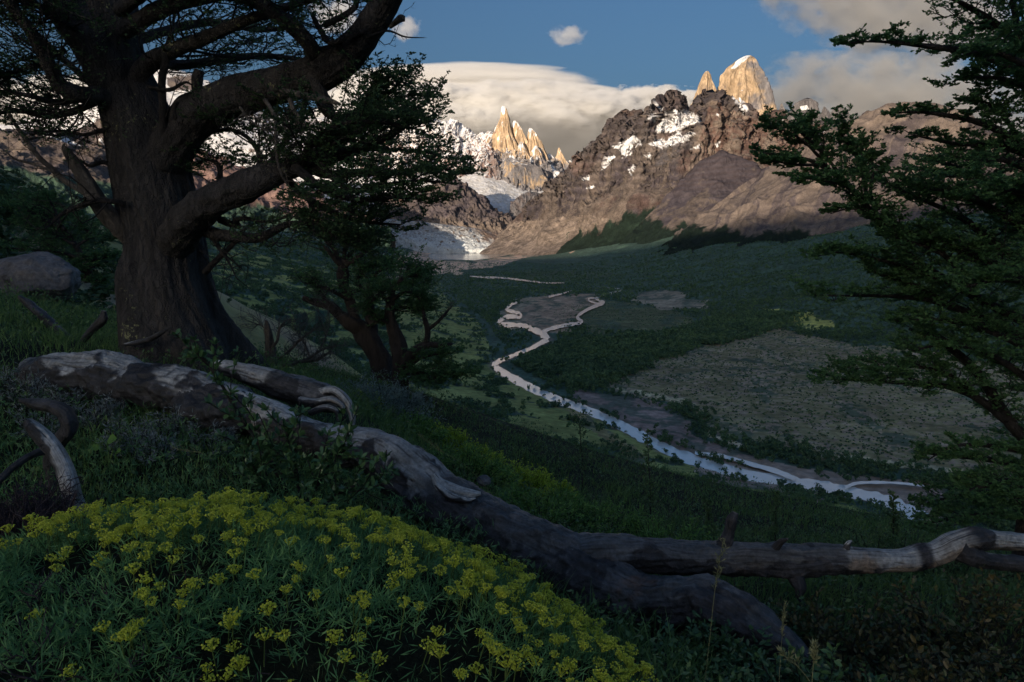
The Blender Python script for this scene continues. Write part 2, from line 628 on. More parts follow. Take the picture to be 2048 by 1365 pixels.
# ---- the hillside under the viewpoint (meets the sheet above edge to edge)
X, Y = polar(0.25, 60, 520, -100, 100, 700)
X2, Y2 = polar(60, 60.0001, 2, -62, 56, 1250)
G = v3(X, Y, z_ground(X, Y))
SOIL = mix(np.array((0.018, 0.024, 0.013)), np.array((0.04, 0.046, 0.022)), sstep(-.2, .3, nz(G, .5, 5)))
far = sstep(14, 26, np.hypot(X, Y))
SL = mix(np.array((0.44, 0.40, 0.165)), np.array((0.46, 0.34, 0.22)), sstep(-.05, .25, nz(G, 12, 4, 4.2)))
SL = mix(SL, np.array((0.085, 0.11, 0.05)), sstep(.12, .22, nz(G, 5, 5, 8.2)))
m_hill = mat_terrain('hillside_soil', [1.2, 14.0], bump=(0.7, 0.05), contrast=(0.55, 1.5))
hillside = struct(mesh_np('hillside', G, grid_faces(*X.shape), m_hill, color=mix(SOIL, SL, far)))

# ---- unseen ridge added behind the viewpoint, shaped to shade the valley floor
su = np.array([math.sin(SUN_AZ), math.cos(SUN_AZ)])        # towards the sun
sq = np.array([su[1], -su[0]])                              # along the ridge, to the left of the view when positive
if sq[0] > 0:
    sq = -sq
qs = np.linspace(-12000, 16000, 420)
cr = 1051 + np.interp(qs, [-12000, -5000, -2500, 0, 800, 1500, 2300, 3000, 3500, 4500, 6000, 8000, 10000, 16000], [1250, 1150, 1150, 1170, 1140, 1050, 960, 885, 850, 790, 640, 480, 400, 320])
cr = cr + 90 * fbm(v3(qs / 900, 0, 0), 5) + 25 * fbm(v3(qs / 160, 4, 0), 4)
tt = np.linspace(0, 1, 60)
base = (su * 14000)[None, None] + sq[None, None] * qs[None, :, None] + (su[None, None] * ((tt - .45) * 9000)[:, None, None])
hh = (1 - np.abs(tt - .45) / .55)[:, None] * (cr[None, :] + 330) - 330
RG = np.concatenate([base, hh[..., None]], -1)
RG[..., 2] += 40 * fbm(RG / 200, 5) * (np.abs(tt - .45) > .05)[:, None]
ridge_c = mix(FOREST, BROWN, sstep(100, 350, RG[..., 2] + 150 * fbm(RG / 300, 4)))
struct(mesh_np('shade_ridge', RG, grid_faces(len(tt), len(qs)), m_valley, color=ridge_c))


# ---- river, lake
m_river, nt, out = new_mat('river_water')
b = N(nt, 'ShaderNodeBsdfPrincipled')
b.inputs['Roughness'].default_value = 0.16
b.inputs['IOR'].default_value = 2.4
b.inputs['Specular IOR Level'].default_value = 0.5
tc = N(nt, 'ShaderNodeTexCoord')
n = noise_node(nt, 0.05, 8, 0.7, tc.outputs['Object'])
r = ramp(nt, n.outputs['Fac'], [(0.3, (0.78, 0.80, 0.78)), (0.7, (0.92, 0.93, 0.92))])
nt.links.new(r.outputs['Color'], b.inputs['Base Color'])
n2_ = noise_node(nt, 0.6, 6, 0.7, tc.outputs['Object'])
bp = N(nt, 'ShaderNodeBump'); bp.inputs['Strength'].default_value = 0.25; bp.inputs['Distance'].default_value = 0.25
nt.links.new(n2_.outputs['Fac'], bp.inputs['Height']); nt.links.new(bp.outputs['Normal'], b.inputs['Normal'])
nt.links.new(b.outputs[0], out.inputs['Surface'])
RIVER_PTS = []
RV, RF, off = [], [], 0
for k, L in enumerate(RIV):
    D = densify(L, 10)
    t = np.gradient(D[:, :2], axis=0); t /= np.linalg.norm(t, axis=1)[:, None]
    nrm = np.stack([-t[:, 1], t[:, 0]], 1)
    wob = D[:, 2:3] * (1.2 + 1.0 * fbm(v3(np.arange(len(D)) * .3, k, 0), 4)[:, None])
    e1, e2 = D[:, :2] + nrm * wob, D[:, :2] - nrm * wob
    row = [on_floor(e1[:, 0] * (1 - q) + e2[:, 0] * q, e1[:, 1] * (1 - q) + e2[:, 1] * q, 4.0 + 0.3 * k) for q in (0, .5, 1)]
    g = np.stack(row)
    RIVER_PTS.append(D)
    RV.append(g.reshape(-1, 3)); RF.append(grid_faces(3, len(D), off)); off += 3 * len(D)
river = struct(mesh_np('river', np.concatenate(RV), [np.concatenate(RF)], m_river))

lake_o = densify([(845, 514, 0), (868, 520, 0), (900, 523.5, 0), (950, 521, 0), (1000, 514, 0), (1036, 506, 0), (1022, 502.5, 0), (960, 503, 0), (900, 504.5, 0), (862, 508, 0), (845, 514, 0)], 6)[:-1]
LP = on_floor(lake_o[:, 0], lake_o[:, 1], 0)
LP[:, 2] = -194.5
m_lake = mat_noise('lake_water', [(0.3, (0.42, 0.37, 0.31)), (0.7, (0.52, 0.46, 0.39))], scale=0.004, rough=0.12, bump=0.05, bdist=0.5, spec=0.8)
lc = np.concatenate([LP, LP.mean(0, keepdims=True)])
kk = np.arange(len(LP))
struct(mesh_np('lake', lc, [np.stack([kk, np.roll(kk, -1), np.full(len(LP), len(LP))], 1)], m_lake))


# ================================================================== MOUNTAINS
def displace(G, amp, s, v, fu, fv, ns, skew=0.0):
    """push the sheet along its normal by gully-shaped and rocky noise"""
    nrm = grid_normals(G)
    flip = np.where(nrm[..., 1:2] > 0, -1.0, 1.0) * np.ones_like(nrm[..., :1])
    nrm = nrm * flip
    S, V = np.meshgrid(s, v)
    w1 = fbm(G / (ns * 2.2), 4); w2 = fbm(G / (ns * 2.2) + 40.0, 4)
    g = rmf(v3((S + skew * V) * fu * 0.55 + w1 * 1.2, V * fv + w2 * 1.0, 0.5), 7)
    g2 = rmf(G / (ns * np.array([0.8, 1.0, 1.3])) + w1[..., None] * .5, 7)
    r = fbm(G / ns, 6)
    h = amp[0] * (0.65 * (g - 0.4) + 0.6 * (g2 - 0.4)) + amp[1] * r
    return G + nrm * h[..., None]


def slope_up(G):
    n = grid_normals(G)
    return np.abs(n[..., 2]), n


def strata(G, period, warp=0.35):
    return 0.5 + 0.5 * np.sin((G[..., 2] + warp * period * 3 * fbm(G / (period * 8), 4)) / period * 2 * math.pi)


m_rock = mat_terrain('mountain_rock', [0.006, 0.06], bump=(1.0, 11.0), contrast=(0.55, 1.5), rough=0.95, spec=0.1)
m_scree = mat_terrain('scree', [0.012, 0.12], bump=(0.7, 5.0), contrast=(0.65, 1.4), rough=0.95, spec=0.1)
m_granite = mat_terrain('granite_rock', [0.008, 0.05], bump=(1.0, 18.0), contrast=(0.6, 1.45), rough=0.9, spec=0.1, squash=(1, 1, 0.22))
m_ice = mat_terrain('glacier_ice', [0.01, 0.05], bump=(1.0, 14.0), contrast=(0.78, 1.2), rough=0.6, spec=0.3)


def behind(L, dd, dy):
    return [(x, y + dy, d + dd) for x, y, d in L]


def in_snow(qx, qy, polys_):
    m = np.zeros(qx.shape, bool)
    for p in polys_:
        m |= inpoly(qx, qy, p)
    return m


def jag(L, amp, n=6, seed=0):
    """extra small teeth on a crest line"""
    L = np.array(L, float)
    xs = np.linspace(L[0, 0], L[-1, 0], (len(L) - 1) * n + 1)
    y = np.interp(xs, L[:, 0], L[:, 1]); d = np.interp(xs, L[:, 0], L[:, 2])
    y = y - amp * (ridged(v3(xs * 0.045, seed, 0), 4) - 0.45) * 2
    return list(zip(xs, y, d))


# ---- right-hand mountain with the snow fields
top = [(1000, 466, 10.6e3), (1032, 440, 10.3e3), (1075, 402, 10.1e3), (1120, 362, 9.8e3), (1148, 338, 9.6e3), (1165, 312, 9.6e3), (1190, 286, 9.5e3), (1215, 262, 9.45e3), (1236, 240, 9.4e3), (1256, 230, 9.4e3), (1290, 215, 9.3e3), (1310, 203, 9.3e3), (1330, 196, 9.2e3),
       (1340, 190, 9.2e3), (1356, 190, 9.2e3), (1368, 200, 9.2e3), (1385, 212, 9.1e3), (1402, 206, 9.1e3), (1420, 198, 9.0e3), (1440, 200, 9.0e3), (1460, 212, 9.0e3), (1480, 224, 9.0e3), (1500, 234, 8.9e3), (1540, 236, 8.8e3), (1580, 238, 8.7e3), (1620, 246, 8.6e3), (1660, 246, 8.5e3), (1700, 250, 8.4e3), (1780, 250, 8.2e3)]
topj = jag([(x, y + 3 + 15 * float(np.interp(x, [1150, 1290, 1480, 1520, 1700, 1760], [0, 1, 1, 1.1, 1.0, .3])), d) for x, y, d in top], 4.0, 6, 1)
L1 = [(985, 485, 10.0e3), (1050, 444, 9.6e3), (1150, 392, 9.2e3), (1250, 312, 8.8e3), (1350, 268, 8.6e3), (1450, 270, 8.4e3), (1600, 300, 8.0e3), (1780, 330, 7.2e3)]
L2 = [(975, 495, 9.6e3), (1080, 458, 9.0e3), (1150, 440, 8.5e3), (1280, 388, 8.0e3), (1400, 370, 7.8e3), (1500, 362, 7.6e3), (1780, 400, 6.2e3)]
L3 = [(960, 506, 9.3e3), (1050, 500, 8.6e3), (1140, 500, 8.0e3), (1300, 498, 7.0e3), (1500, 500, 5.5e3), (1780, 520, 4.2e3)]
L4 = [(950, 535, 9.0e3), (1140, 570, 6.6e3), (1300, 590, 5.6e3), (1500, 590, 4.4e3), (1780, 610, 3.4e3)]
G, s, v = loft([behind(topj, 2200, 60), topj, L1, L2, L3, L4], 900, 560)
S, V = np.meshgrid(s, v)
fr = sstep(0.18, 0.42, V) * (1 - 0.45 * sstep(.45, .62, V)) * (1 - 0.6 * sstep(.62, .85, V)) * (.25 + .75 * sstep(0, .16, S))
px, py = project(G)
wob = nz(G, 300, 4) * 16


def rib(G, px, py, path, amp, wid):
    """raise a sharp spur along a line on the face"""
    d = np.full(px.shape, 1e9)
    for (x0, y0), (x1, y1) in zip(path[:-1], path[1:]):
        t = np.clip(((px - x0) * (x1 - x0) + (py - y0) * (y1 - y0)) / ((x1 - x0) ** 2 + (y1 - y0) ** 2), 0, 1)
        d = np.minimum(d, np.hypot(px - x0 - t * (x1 - x0), py - y0 - t * (y1 - y0)))
    return amp * np.clip(1 - d / wid, 0, 1)


hr = 0
for path, amp, wid in (([(1440, 205), (1395, 290), (1340, 350), (1270, 410), (1190, 455)], 190, 40), ([(1360, 195), (1300, 262), (1230, 332), (1160, 402), (1085, 455)], 170, 36), ([(1480, 235), (1466, 300), (1500, 370)], 150, 32),
                       ([(1256, 232), (1212, 310), (1150, 372), (1075, 432)], 160, 30), ([(1540, 250), (1560, 310), (1620, 370)], 150, 34), ([(1405, 205), (1412, 260), (1380, 330)], 120, 22), ([(1320, 300), (1262, 372), (1180, 430)], 120, 24), ([(1610, 248), (1640, 300), (1700, 350)], 130, 30)):
    hr = hr + rib(G, px + wob, py + wob * .6, path, amp, wid)
nrm = grid_normals(G); nrm = nrm * np.where(nrm[..., 1:2] > 0, -1.0, 1.0)
G = G + nrm * (hr * fr * sstep(.2, .42, V))[..., None]
G = displace(G, (165 * fr, 36 * fr + 10), s, v, 22, 2.0, 620, .32)
fs_ = fr * (1 - .8 * sstep(.50, .70, V + .15 * nz(G, 500, 4, 3.3)))
G = displace(G, (84 * fs_, 12 * fs_), s, v, 80, 5, 190, .32)
st = strata(G, 95)
G[..., 1] -= (st - .5) * 26 * fr * sstep(300, 700, G[..., 2])
px, py = project(G)
n1 = nz(G, 260, 5); n2 = nz(G, 60, 5, 2.2); n3 = nz(G, 900, 4, 6.1)
qx = px + n1 * 9 + n2 * 5; qy = py + nz(G, 230, 5, 9.4) * 7 + n2 * 3
rock = mix(PURPLE, BROWN, sstep(-.25, .25, n1))
rock = mix(rock, GREY * .8, sstep(.0, .35, n3) * .5)
rock = mix(rock, RED, sstep(.12, .35, nz(G, 700, 4, 12.)) * .7)
rock = mix(rock, TAN, sstep(.05, .4, n3 + .5 * n2 + (py - 400) / 260) * .75)
sk = ridged(v3((S + .32 * V) * 30 + n1 * .8, V * 1.4, 3.3), 4)
rock = mix(rock, TAN, sstep(.50, .70, sk + .2 * n3) * sstep(.3, .6, V) * .75)
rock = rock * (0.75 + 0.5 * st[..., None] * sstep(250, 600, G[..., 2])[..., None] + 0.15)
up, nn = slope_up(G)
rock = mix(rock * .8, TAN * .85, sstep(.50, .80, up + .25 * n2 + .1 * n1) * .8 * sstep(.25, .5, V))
low = inpoly(qx, qy, [(960, 520), (1000, 450), (1075, 440), (1180, 430), (1230, 440), (1140, 475), (1135, 520)])
rock = np.where(low[..., None], mix(TAN * .8, TAN * 1.15, sstep(-.2, .2, n2)), rock)
redr = inpoly(qx, qy, [(1395, 290), (1420, 200), (1480, 225), (1540, 250), (1720, 250), (1720, 330), (1540, 340), (1490, 300), (1440, 330)])
rock = np.where(redr[..., None], mix(RED * .95, TAN, sstep(-.2, .3, n2 + n1)), rock)
ffing = .55 + 1.1 * fbm(v3((S + .34 * V) * 60 + n1, V * 1.6, 2.2), 4)
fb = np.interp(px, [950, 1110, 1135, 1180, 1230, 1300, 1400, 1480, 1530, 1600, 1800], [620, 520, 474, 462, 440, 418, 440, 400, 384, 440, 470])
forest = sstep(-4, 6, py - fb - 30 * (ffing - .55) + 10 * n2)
rock = mix(rock, FOREST * .30 * (1 + .4 * n2[..., None]), forest)  # forest tone cut on this flank to stand in for shade
SN = [[(1347, 219), (1375, 222), (1398, 232), (1400, 242), (1383, 248), (1361, 261), (1347, 264), (1310, 264), (1321, 247)],
      [(1297, 290), (1321, 276), (1332, 280), (1357, 262), (1365, 270), (1392, 266), (1376, 281), (1346, 292), (1321, 296)],
      [(1290, 243), (1321, 213), (1327, 217), (1310, 233)], [(1227, 294), (1266, 271), (1281, 280), (1248, 315), (1243, 302)],
      [(1200, 344), (1218, 312), (1232, 313), (1226, 325), (1211, 337)], [(1253, 340), (1270, 332), (1266, 353)], [(1243, 322), (1262, 305), (1264, 309)],
      [(1160, 360), (1180, 348), (1176, 358)], [(1168, 384), (1186, 370), (1190, 374)], [(1270, 300), (1282, 286), (1285, 290)], [(1621, 277), (1645, 258), (1660, 270), (1690, 254), (1705, 252), (1680, 282)], [(1541, 246), (1566, 238), (1552, 250)],
      [(1430, 232), (1441, 226), (1439, 236)], [(1466, 196), (1478, 194), (1500, 216), (1488, 226)], [(1290, 312), (1306, 306), (1300, 316)], [(1388, 300), (1402, 290), (1398, 300)], [(1430, 290), (1440, 284), (1434, 297)]]
up, nn = slope_up(G)
snow = in_snow(qx, qy, SN) & (strata(G, 120, .5) + .5 * n2 > -.02) & (n2 + 1.2 * nz(G, 35, 3) > -.34)
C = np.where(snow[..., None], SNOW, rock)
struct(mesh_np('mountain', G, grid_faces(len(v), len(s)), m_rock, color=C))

# ---- banded purple hill in front of it
topc = jag([(1230, 500, 7.2e3), (1290, 440, 7.4e3), (1340, 388, 7.5e3), (1375, 350, 7.6e3), (1405, 322, 7.6e3), (1440, 304, 7.6e3), (1480, 312, 7.5e3), (1520, 336, 7.3e3), (1560, 372, 7.1e3), (1620, 420, 6.9e3), (1680, 470, 6.6e3)], 1.2, 5, 4)
c1 = [(1225, 505, 6.9e3), (1330, 425, 7.0e3), (1440, 362, 7.1e3), (1540, 372, 6.9e3), (1690, 480, 6.4e3)]
c2 = [(1220, 520, 6.5e3), (1330, 470, 6.4e3), (1440, 440, 6.3e3), (1560, 440, 6.1e3), (1700, 500, 5.9e3)]
c3 = [(1210, 560, 6.0e3), (1440, 560, 5.4e3), (1710, 560, 5.2e3)]
G, s, v = loft([behind(topc, 900, 60), topc, c1, c2, c3], 420, 260)
S, V = np.meshgrid(s, v)
fr = sstep(.16, .34, V)
G = displace(G, (48 * fr, 14 * fr), s, v, 15, 1.2, 480, .3)
G = displace(G, (7 * fr, 3 * fr), s, v, 60, 3, 110, .3)
px, py = project(G)
n1 = nz(G, 260, 5); n2 = nz(G, 60, 5, 2.2)
st = strata(G, 60, .25)
rock = mix(PURPLE * 1.15, PURPLE * .8 + RED * .15, st * sstep(400, 560, G[..., 2]))
rock = mix(rock, TAN * .8, sstep(.0, .3, n1 + .5 * n2 + (py - 400) / 150) * .8)
ffing = .55 + .8 * fbm(v3((S + .25 * V) * 20 + n1, V * 2, 2.2), 4)
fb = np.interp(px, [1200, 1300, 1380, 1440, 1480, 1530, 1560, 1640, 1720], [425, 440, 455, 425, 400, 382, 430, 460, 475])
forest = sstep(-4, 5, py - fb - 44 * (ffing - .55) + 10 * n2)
C = mix(rock, FOREST * .30 * (1 + .4 * n2[..., None]), forest)  # darker forest tone: the flank's shade put into the colour
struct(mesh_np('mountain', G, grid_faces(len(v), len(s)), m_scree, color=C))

# ---- brown rounded mountain on the right, nearer
topb = jag([(1290, 520, 5.6e3), (1345, 480, 5.8e3), (1400, 436, 6.0e3), (1470, 386, 6.1e3), (1540, 336, 6.1e3), (1600, 300, 6.1e3), (1660, 266, 6.0e3), (1700, 244, 6.0e3), (1735, 229, 6.0e3), (1790, 216, 5.9e3), (1850, 210, 5.8e3), (1890, 220, 5.7e3), (1940, 240, 5.6e3), (2048, 290, 5.4e3), (2200, 330, 5.2e3), (2400, 380, 5e3)], 1.6, 5, 2)
b1 = [(1285, 525, 5.3e3), (1400, 462, 5.4e3), (1560, 370, 5.4e3), (1720, 300, 5.3e3), (1860, 290, 5.1e3), (2400, 420, 4.4e3)]
b2 = [(1280, 535, 5.0e3), (1420, 490, 4.8e3), (1600, 430, 4.6e3), (1760, 400, 4.4e3), (1900, 390, 4.2e3), (2400, 480, 3.6e3)]
b3 = [(1275, 555, 4.6e3), (1450, 530, 4.2e3), (1640, 500, 3.8e3), (1800, 490, 3.6e3), (2400, 540, 2.9e3)]
b4 = [(1270, 600, 4.2e3), (1450, 600, 3.6e3), (1640, 600, 3.0e3), (1800, 600, 2.8e3), (2400, 640, 2.3e3)]
G, s, v = loft([behind(topb, 1500, 50), topb, b1, b2, b3, b4], 700, 420)
S, V = np.meshgrid(s, v)
fr = sstep(.2, .36, V)
G = displace(G, (80 * fr, 16 * fr + 5), s, v, 13, 1.0, 620, .3)
G = displace(G, (8 * fr, 3 * fr), s, v, 60, 3, 110, .3)
px, py = project(G)
n1 = nz(G, 260, 5); n2 = nz(G, 50, 5, 2.2); n3 = nz(G, 800, 4, 6.1)
rock = mix(PURPLE * 1.1, BROWN * 1.25, sstep(-.3, .2, n1))
streak = ridged(v3((S + .3 * V) * 24 + n1, V * 1.6, 7.2), 4)
rock = mix(rock, TAN * 1.0, sstep(.40, .60, streak + .3 * n3) * .8)
fine = ridged(v3((S + .3 * V) * 110 + n1, V * 2.2, 1.7), 3)
rock = mix(rock, TAN * 1.1, sstep(.55, .75, fine + .2 * n3) * .5)
sunlit_tan = inpoly(px + 12 * n1, py + 8 * n2, [(1690, 300), (1700, 240), (1760, 215), (1850, 205), (1830, 232), (1760, 262), (1710, 306)])  # sunlit left-facing strip painted as lighter tan rock
rock = np.where(sunlit_tan[..., None], TAN * 1.05, rock)
ffing = .55 + .8 * fbm(v3((S + .3 * V) * 24 + n1, V * 1.6, 5.2), 4)
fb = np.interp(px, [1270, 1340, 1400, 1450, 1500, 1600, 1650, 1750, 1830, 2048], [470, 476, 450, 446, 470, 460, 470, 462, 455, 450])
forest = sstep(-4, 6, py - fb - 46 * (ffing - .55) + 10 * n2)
C = mix(rock, FOREST * .30 * (1 + .4 * n2[..., None]), forest)  # forest darkened here too, shade carried by the colour
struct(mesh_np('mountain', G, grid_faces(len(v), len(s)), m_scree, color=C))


# ---- granite towers: stacked cross-sections that follow the outlines of the peaks
def tower(rows, d, ratio=0.9, na=260, nv=220, flute=0.10, seed=0, top_round=0.3, shift=0.0):
    r = np.array(rows, float)
    y = np.linspace(r[0, 0], r[-1, 0], nv)
    y = r[0, 0] + (r[-1, 0] - r[0, 0]) * np.linspace(0, 1, nv) ** 1.35
    a = np.interp(y, r[:, 0], r[:, 1]); b_ = np.interp(y, r[:, 0], r[:, 2])
    cen = P((a + b_) / 2, y, np.full(nv, d))
    half = (b_ - a) / 2 * d / F_PX
    th = np.linspace(0, 2 * math.pi, na + 1)[:-1]
    TH, Yv = np.meshgrid(th, np.linspace(0, 1, nv))
    rg_ = np.random.default_rng(int(seed) + 70)
    fa = np.linspace(0, 2 * math.pi, 6)[:-1] + rg_.uniform(-.45, .45, 5)
    rad = 1 / np.maximum(np.max(np.cos(th[:, None] - fa[None]), 1), .74)
    rad = rad / max(np.abs(rad * np.cos(th)).max(), .5)
    dirx, diry = np.cos(TH), np.sin(TH)
    fl = rmf(v3(dirx * 2.6 + seed, diry * 2.6, Yv * 1.3), 6) - .45
    rg = fbm(v3(dirx * 1.5 + seed * 3, diry * 1.5, Yv * 9), 5)
    rr = rad[None, :] * (1 + flute * 1.6 * fl + flute * 0.9 * rg)
    hx = half[:, None] * rr
    hy = half[:, None] * rr * ratio
    G = np.stack([cen[:, 0:1] + hx * dirx, cen[:, 1:2] + hy * diry, np.broadcast_to(cen[:, 2:3], hx.shape) + 10 * rg * sstep(0, .1, Yv)], -1)
    G = np.concatenate([G, G[:, :1]], 1)
    capc = G[0].mean(0) + np.array([0, 0, half[0] * top_round])
    return G, capc


def tower_faces(nv, nu, off):
    q = grid_faces(nv, nu, off)[:, ::-1]
    k = np.arange(nu - 1)
    cap = np.stack([k + off, k + 1 + off, np.full(nu - 1, nv * nu + off)], 1)
    return q, cap


def build_towers(name, specs, colf, mat):
    VV, CC, Q, T, off = [], [], [], [], 0
    for sp in specs:
        G, cc = tower(**sp)
        c = colf(G, sp)
        nv, nu = G.shape[:2]
        q, t = tower_faces(nv, nu, off)
        VV += [G.reshape(-1, 3), cc[None]]; CC += [c.reshape(-1, 3), c[0, :1]]
        Q.append(q); T.append(t); off += nv * nu + 1
    return struct(mesh_np(name, np.concatenate(VV), [np.concatenate(Q), np.concatenate(T)], mat, color=np.concatenate(CC)))


def fitz_col(G, sp):
    n1 = nz(G, 300, 5); n2 = nz(G * np.array([1, 1, .25]), 70, 5, 3)
    px, py = project(G)
    c = mix(GRANITE_SUNLIT * .72, GRANITE_SUNLIT * .95, sstep(-.25, .25, n2))
    c = mix(c, GREY * 1.15, sstep(-.05, .3, n1 + (px - 1500) / 160))  # right flank greyed, its shade put into the colour
    c = mix(c, PURPLE * 1.4, sstep(.15, .4, n1 + n2 * .4) * .5)
    nn = grid_normals(G)
    sn = inpoly(px + 5 * n2, py + 5 * n1, [(1462, 136), (1478, 119), (1494, 108), (1501, 112), (1488, 124), (1470, 137)])
    sn |= (np.abs(nn[..., 2]) + .35 * n2 > .80) & (sp['seed'] < 3) & (py > 135)
    sn |= inpoly(px + 6 * n2, py + 5 * n1, [(1468, 196), (1478, 194), (1500, 214), (1504, 226), (1486, 226)]) & (n2 > -.25)
    if sp['seed'] > 2:
        c = mix(c, GREY * .8, np.full(n1.shape, .75))
        sn |= inpoly(px + 5 * n2, py + 4 * n1, [(1600, 214), (1614, 212), (1618, 220), (1604, 222)])
    return np.where(sn[..., None], SNOW, c)


build_towers('mountain', [
    dict(rows=[(112, 1493, 1501), (117, 1482, 1508), (125, 1470, 1513), (135, 1458, 1518), (150, 1445, 1524), (165, 1440, 1529), (180, 1436, 1533), (200, 1432, 1540), (220, 1424, 1546), (240, 1412, 1554), (280, 1395, 1575)], d=11.5e3, seed=1, flute=.15),
    dict(rows=[(143, 1412, 1417), (150, 1406, 1421), (165, 1400, 1425), (180, 1393, 1428), (200, 1385, 1434), (220, 1377, 1440), (260, 1362, 1452)], d=11.0e3, seed=2, flute=.16, ratio=1.0),
    dict(rows=[(199, 1606, 1624), (205, 1594, 1633), (212, 1588, 1637), (222, 1583, 1639), (236, 1568, 1642), (270, 1555, 1655)], d=11.2e3, seed=3, flute=.12, ratio=.7),
    dict(rows=[(208, 1562, 1564), (220, 1558, 1570), (230, 1552, 1578), (260, 1540, 1590)], d=11.3e3, seed=4, flute=.16, ratio=.8),
    dict(rows=[(214, 1647, 1650), (224, 1643, 1659), (240, 1636, 1668), (270, 1625, 1680)], d=11.2e3, seed=5, flute=.16, ratio=.8),
    dict(rows=[(212, 1673, 1677), (222, 1664, 1688), (236, 1655, 1700), (270, 1640, 1720)], d=11.2e3, seed=6, flute=.15, ratio=.8),
    dict(rows=[(222, 1580, 1583), (230, 1576, 1590), (262, 1560, 1600)], d=11.25e3, seed=8, flute=.16, ratio=.8),
], fitz_col, m_granite)


# ---- the spires, their sun gold put into the granite, and their snowy wall
def spire_col(G, sp):
    n1 = nz(G, 260, 5); n2 = nz(G * np.array([1, 1, .2]), 60, 5, 3)
    px, py = project(G)
    c = mix(GRANITE_SUNLIT * .9, GRANITE_SUNLIT * 1.25, sstep(-.25, .25, n2))
    c = mix(c, GREY * 1.3, sstep(-.1, .35, n1 + (py - 322) / 60))  # greyer lower down: cloud shadow painted into the rock
    c = mix(c, RED * 1.4, sstep(.1, .4, n1 + (1000 - px) / 90) * .8)
    tip = sp['rows'][0][0] if sp['seed'] != 17 else -999
    if sp['seed'] == 17:
        c = mix(GREY * 1.1, GRANITE_SUNLIT * .8, sstep(-.1, .3, n2 + n1 - .1))  # cloud-shadowed lower face painted as grey rock
    nn = grid_normals(G)
    sn = (py < tip + 9 + 30 * n2) | ((np.abs(nn[..., 2]) + .35 * n2 > (.56 if sp['seed'] != 17 else .8)) & (py < 330))
    sn |= (n2 > .28) & (py < 300) & (px < (sp['rows'][2][1] + sp['rows'][2][2]) / 2)
    return np.where(sn[..., None], SNOW, c)


D1 = 15.4e3
build_towers('mountain', [
    dict(rows=[(213, 1005, 1010), (217, 1003, 1013), (225, 1002.5, 1015), (236, 1001, 1018.5), (246, 996, 1020.5), (256, 991, 1022.5), (268, 987, 1025), (300, 980, 1036), (340, 976, 1052), (400, 965, 1075)], d=D1, seed=11, flute=.14, ratio=1.0),
    dict(rows=[(242, 1027.5, 1030.5), (247, 1026, 1036), (254, 1025, 1041), (262, 1024, 1046), (274, 1023, 1052), (300, 1019, 1064), (350, 1010, 1085), (400, 1000, 1100)], d=D1 + 60, seed=12, flute=.14, ratio=1.0),
    dict(rows=[(257, 1058.5, 1062.5), (261, 1056.5, 1067), (268, 1055, 1073), (278, 1053, 1080), (296, 1050, 1088), (320, 1045, 1098), (350, 1036, 1110), (400, 1020, 1130)], d=D1 + 120, seed=13, flute=.13, ratio=1.0),
    dict(rows=[(296, 1117, 1119.5), (303, 1115, 1122), (313, 1113, 1127), (322, 1110, 1133), (340, 1103, 1144), (380, 1090, 1160)], d=D1 + 300, seed=14, flute=.16, ratio=.9),
    dict(rows=[(321, 1139, 1141), (328, 1135, 1146), (345, 1125, 1156), (380, 1110, 1170)], d=D1 + 350, seed=15, flute=.16, ratio=.9),
    dict(rows=[(250, 994, 997), (258, 990, 1000), (272, 985, 1006), (300, 976, 1014), (350, 968, 1030)], d=D1 - 60, seed=18, flute=.16, ratio=.9),
    dict(rows=[(268, 980, 984), (276, 975, 989), (292, 968, 998), (340, 956, 1012)], d=D1 - 30, seed=19, flute=.16, ratio=.9),
    dict(rows=[(284, 1040, 1044), (294, 1035, 1050), (312, 1028, 1060), (360, 1018, 1078)], d=D1 - 220, seed=20, flute=.16, ratio=.8),
    dict(rows=[(292, 1070, 1074), (302, 1064, 1080), (322, 1056, 1090), (370, 1044, 1104)], d=D1 - 200, seed=21, flute=.16, ratio=.8),
    dict(rows=[(302, 1002, 1007), (314, 996, 1014), (334, 988, 1024), (380, 978, 1044)], d=D1 - 260, seed=22, flute=.16, ratio=.8),
    dict(rows=[(318, 1012, 1030), (328, 1004, 1062), (336, 998, 1092), (350, 993, 1104), (372, 990, 1110), (400, 984, 1118), (430, 980, 1124)], d=D1 - 800, seed=17, flute=.13, ratio=.55),
    dict(rows=[(308, 1097, 1101), (316, 1092, 1108), (335, 1085, 1118), (380, 1070, 1140)], d=D1 + 260, seed=16, flute=.16, ratio=.9),
], spire_col, m_granite)

topw = jag([(700, 275, 15.9e3), (760, 268, 15.8e3), (800, 252, 15.8e3), (820, 242, 15.8e3), (835, 237, 15.8e3), (850, 239, 15.8e3), (865, 236, 15.8e3), (878, 240, 15.8e3), (885, 248, 15.8e3), (893, 245, 15.8e3), (905, 242, 15.8e3), (918, 247, 15.8e3), (930, 256, 15.8e3), (942, 264, 15.8e3), (950, 274, 15.8e3), (960, 275, 15.8e3), (970, 272, 15.7e3), (977, 270, 15.7e3), (986, 276, 15.7e3), (1010, 290, 15.7e3), (1050, 296, 15.7e3), (1090, 310, 15.8e3), (1110, 322, 15.9e3), (1147, 336, 16e3), (1180, 360, 16e3)], 2.2, 5, 9)
w1 = [(700, 315, 15.2e3), (830, 300, 15.2e3), (900, 300, 15.1e3), (985, 318, 14.9e3), (1040, 335, 14.7e3), (1100, 345, 14.9e3), (1180, 378, 15.3e3)]
w2 = [(700, 360, 14.6e3), (830, 352, 14.6e3), (900, 350, 14.6e3), (985, 346, 14.5e3), (1000, 358, 14.4e3), (1060, 384, 14.3e3), (1100, 388, 14.3e3), (1120, 375, 14.6e3), (1180, 395, 14.8e3)]
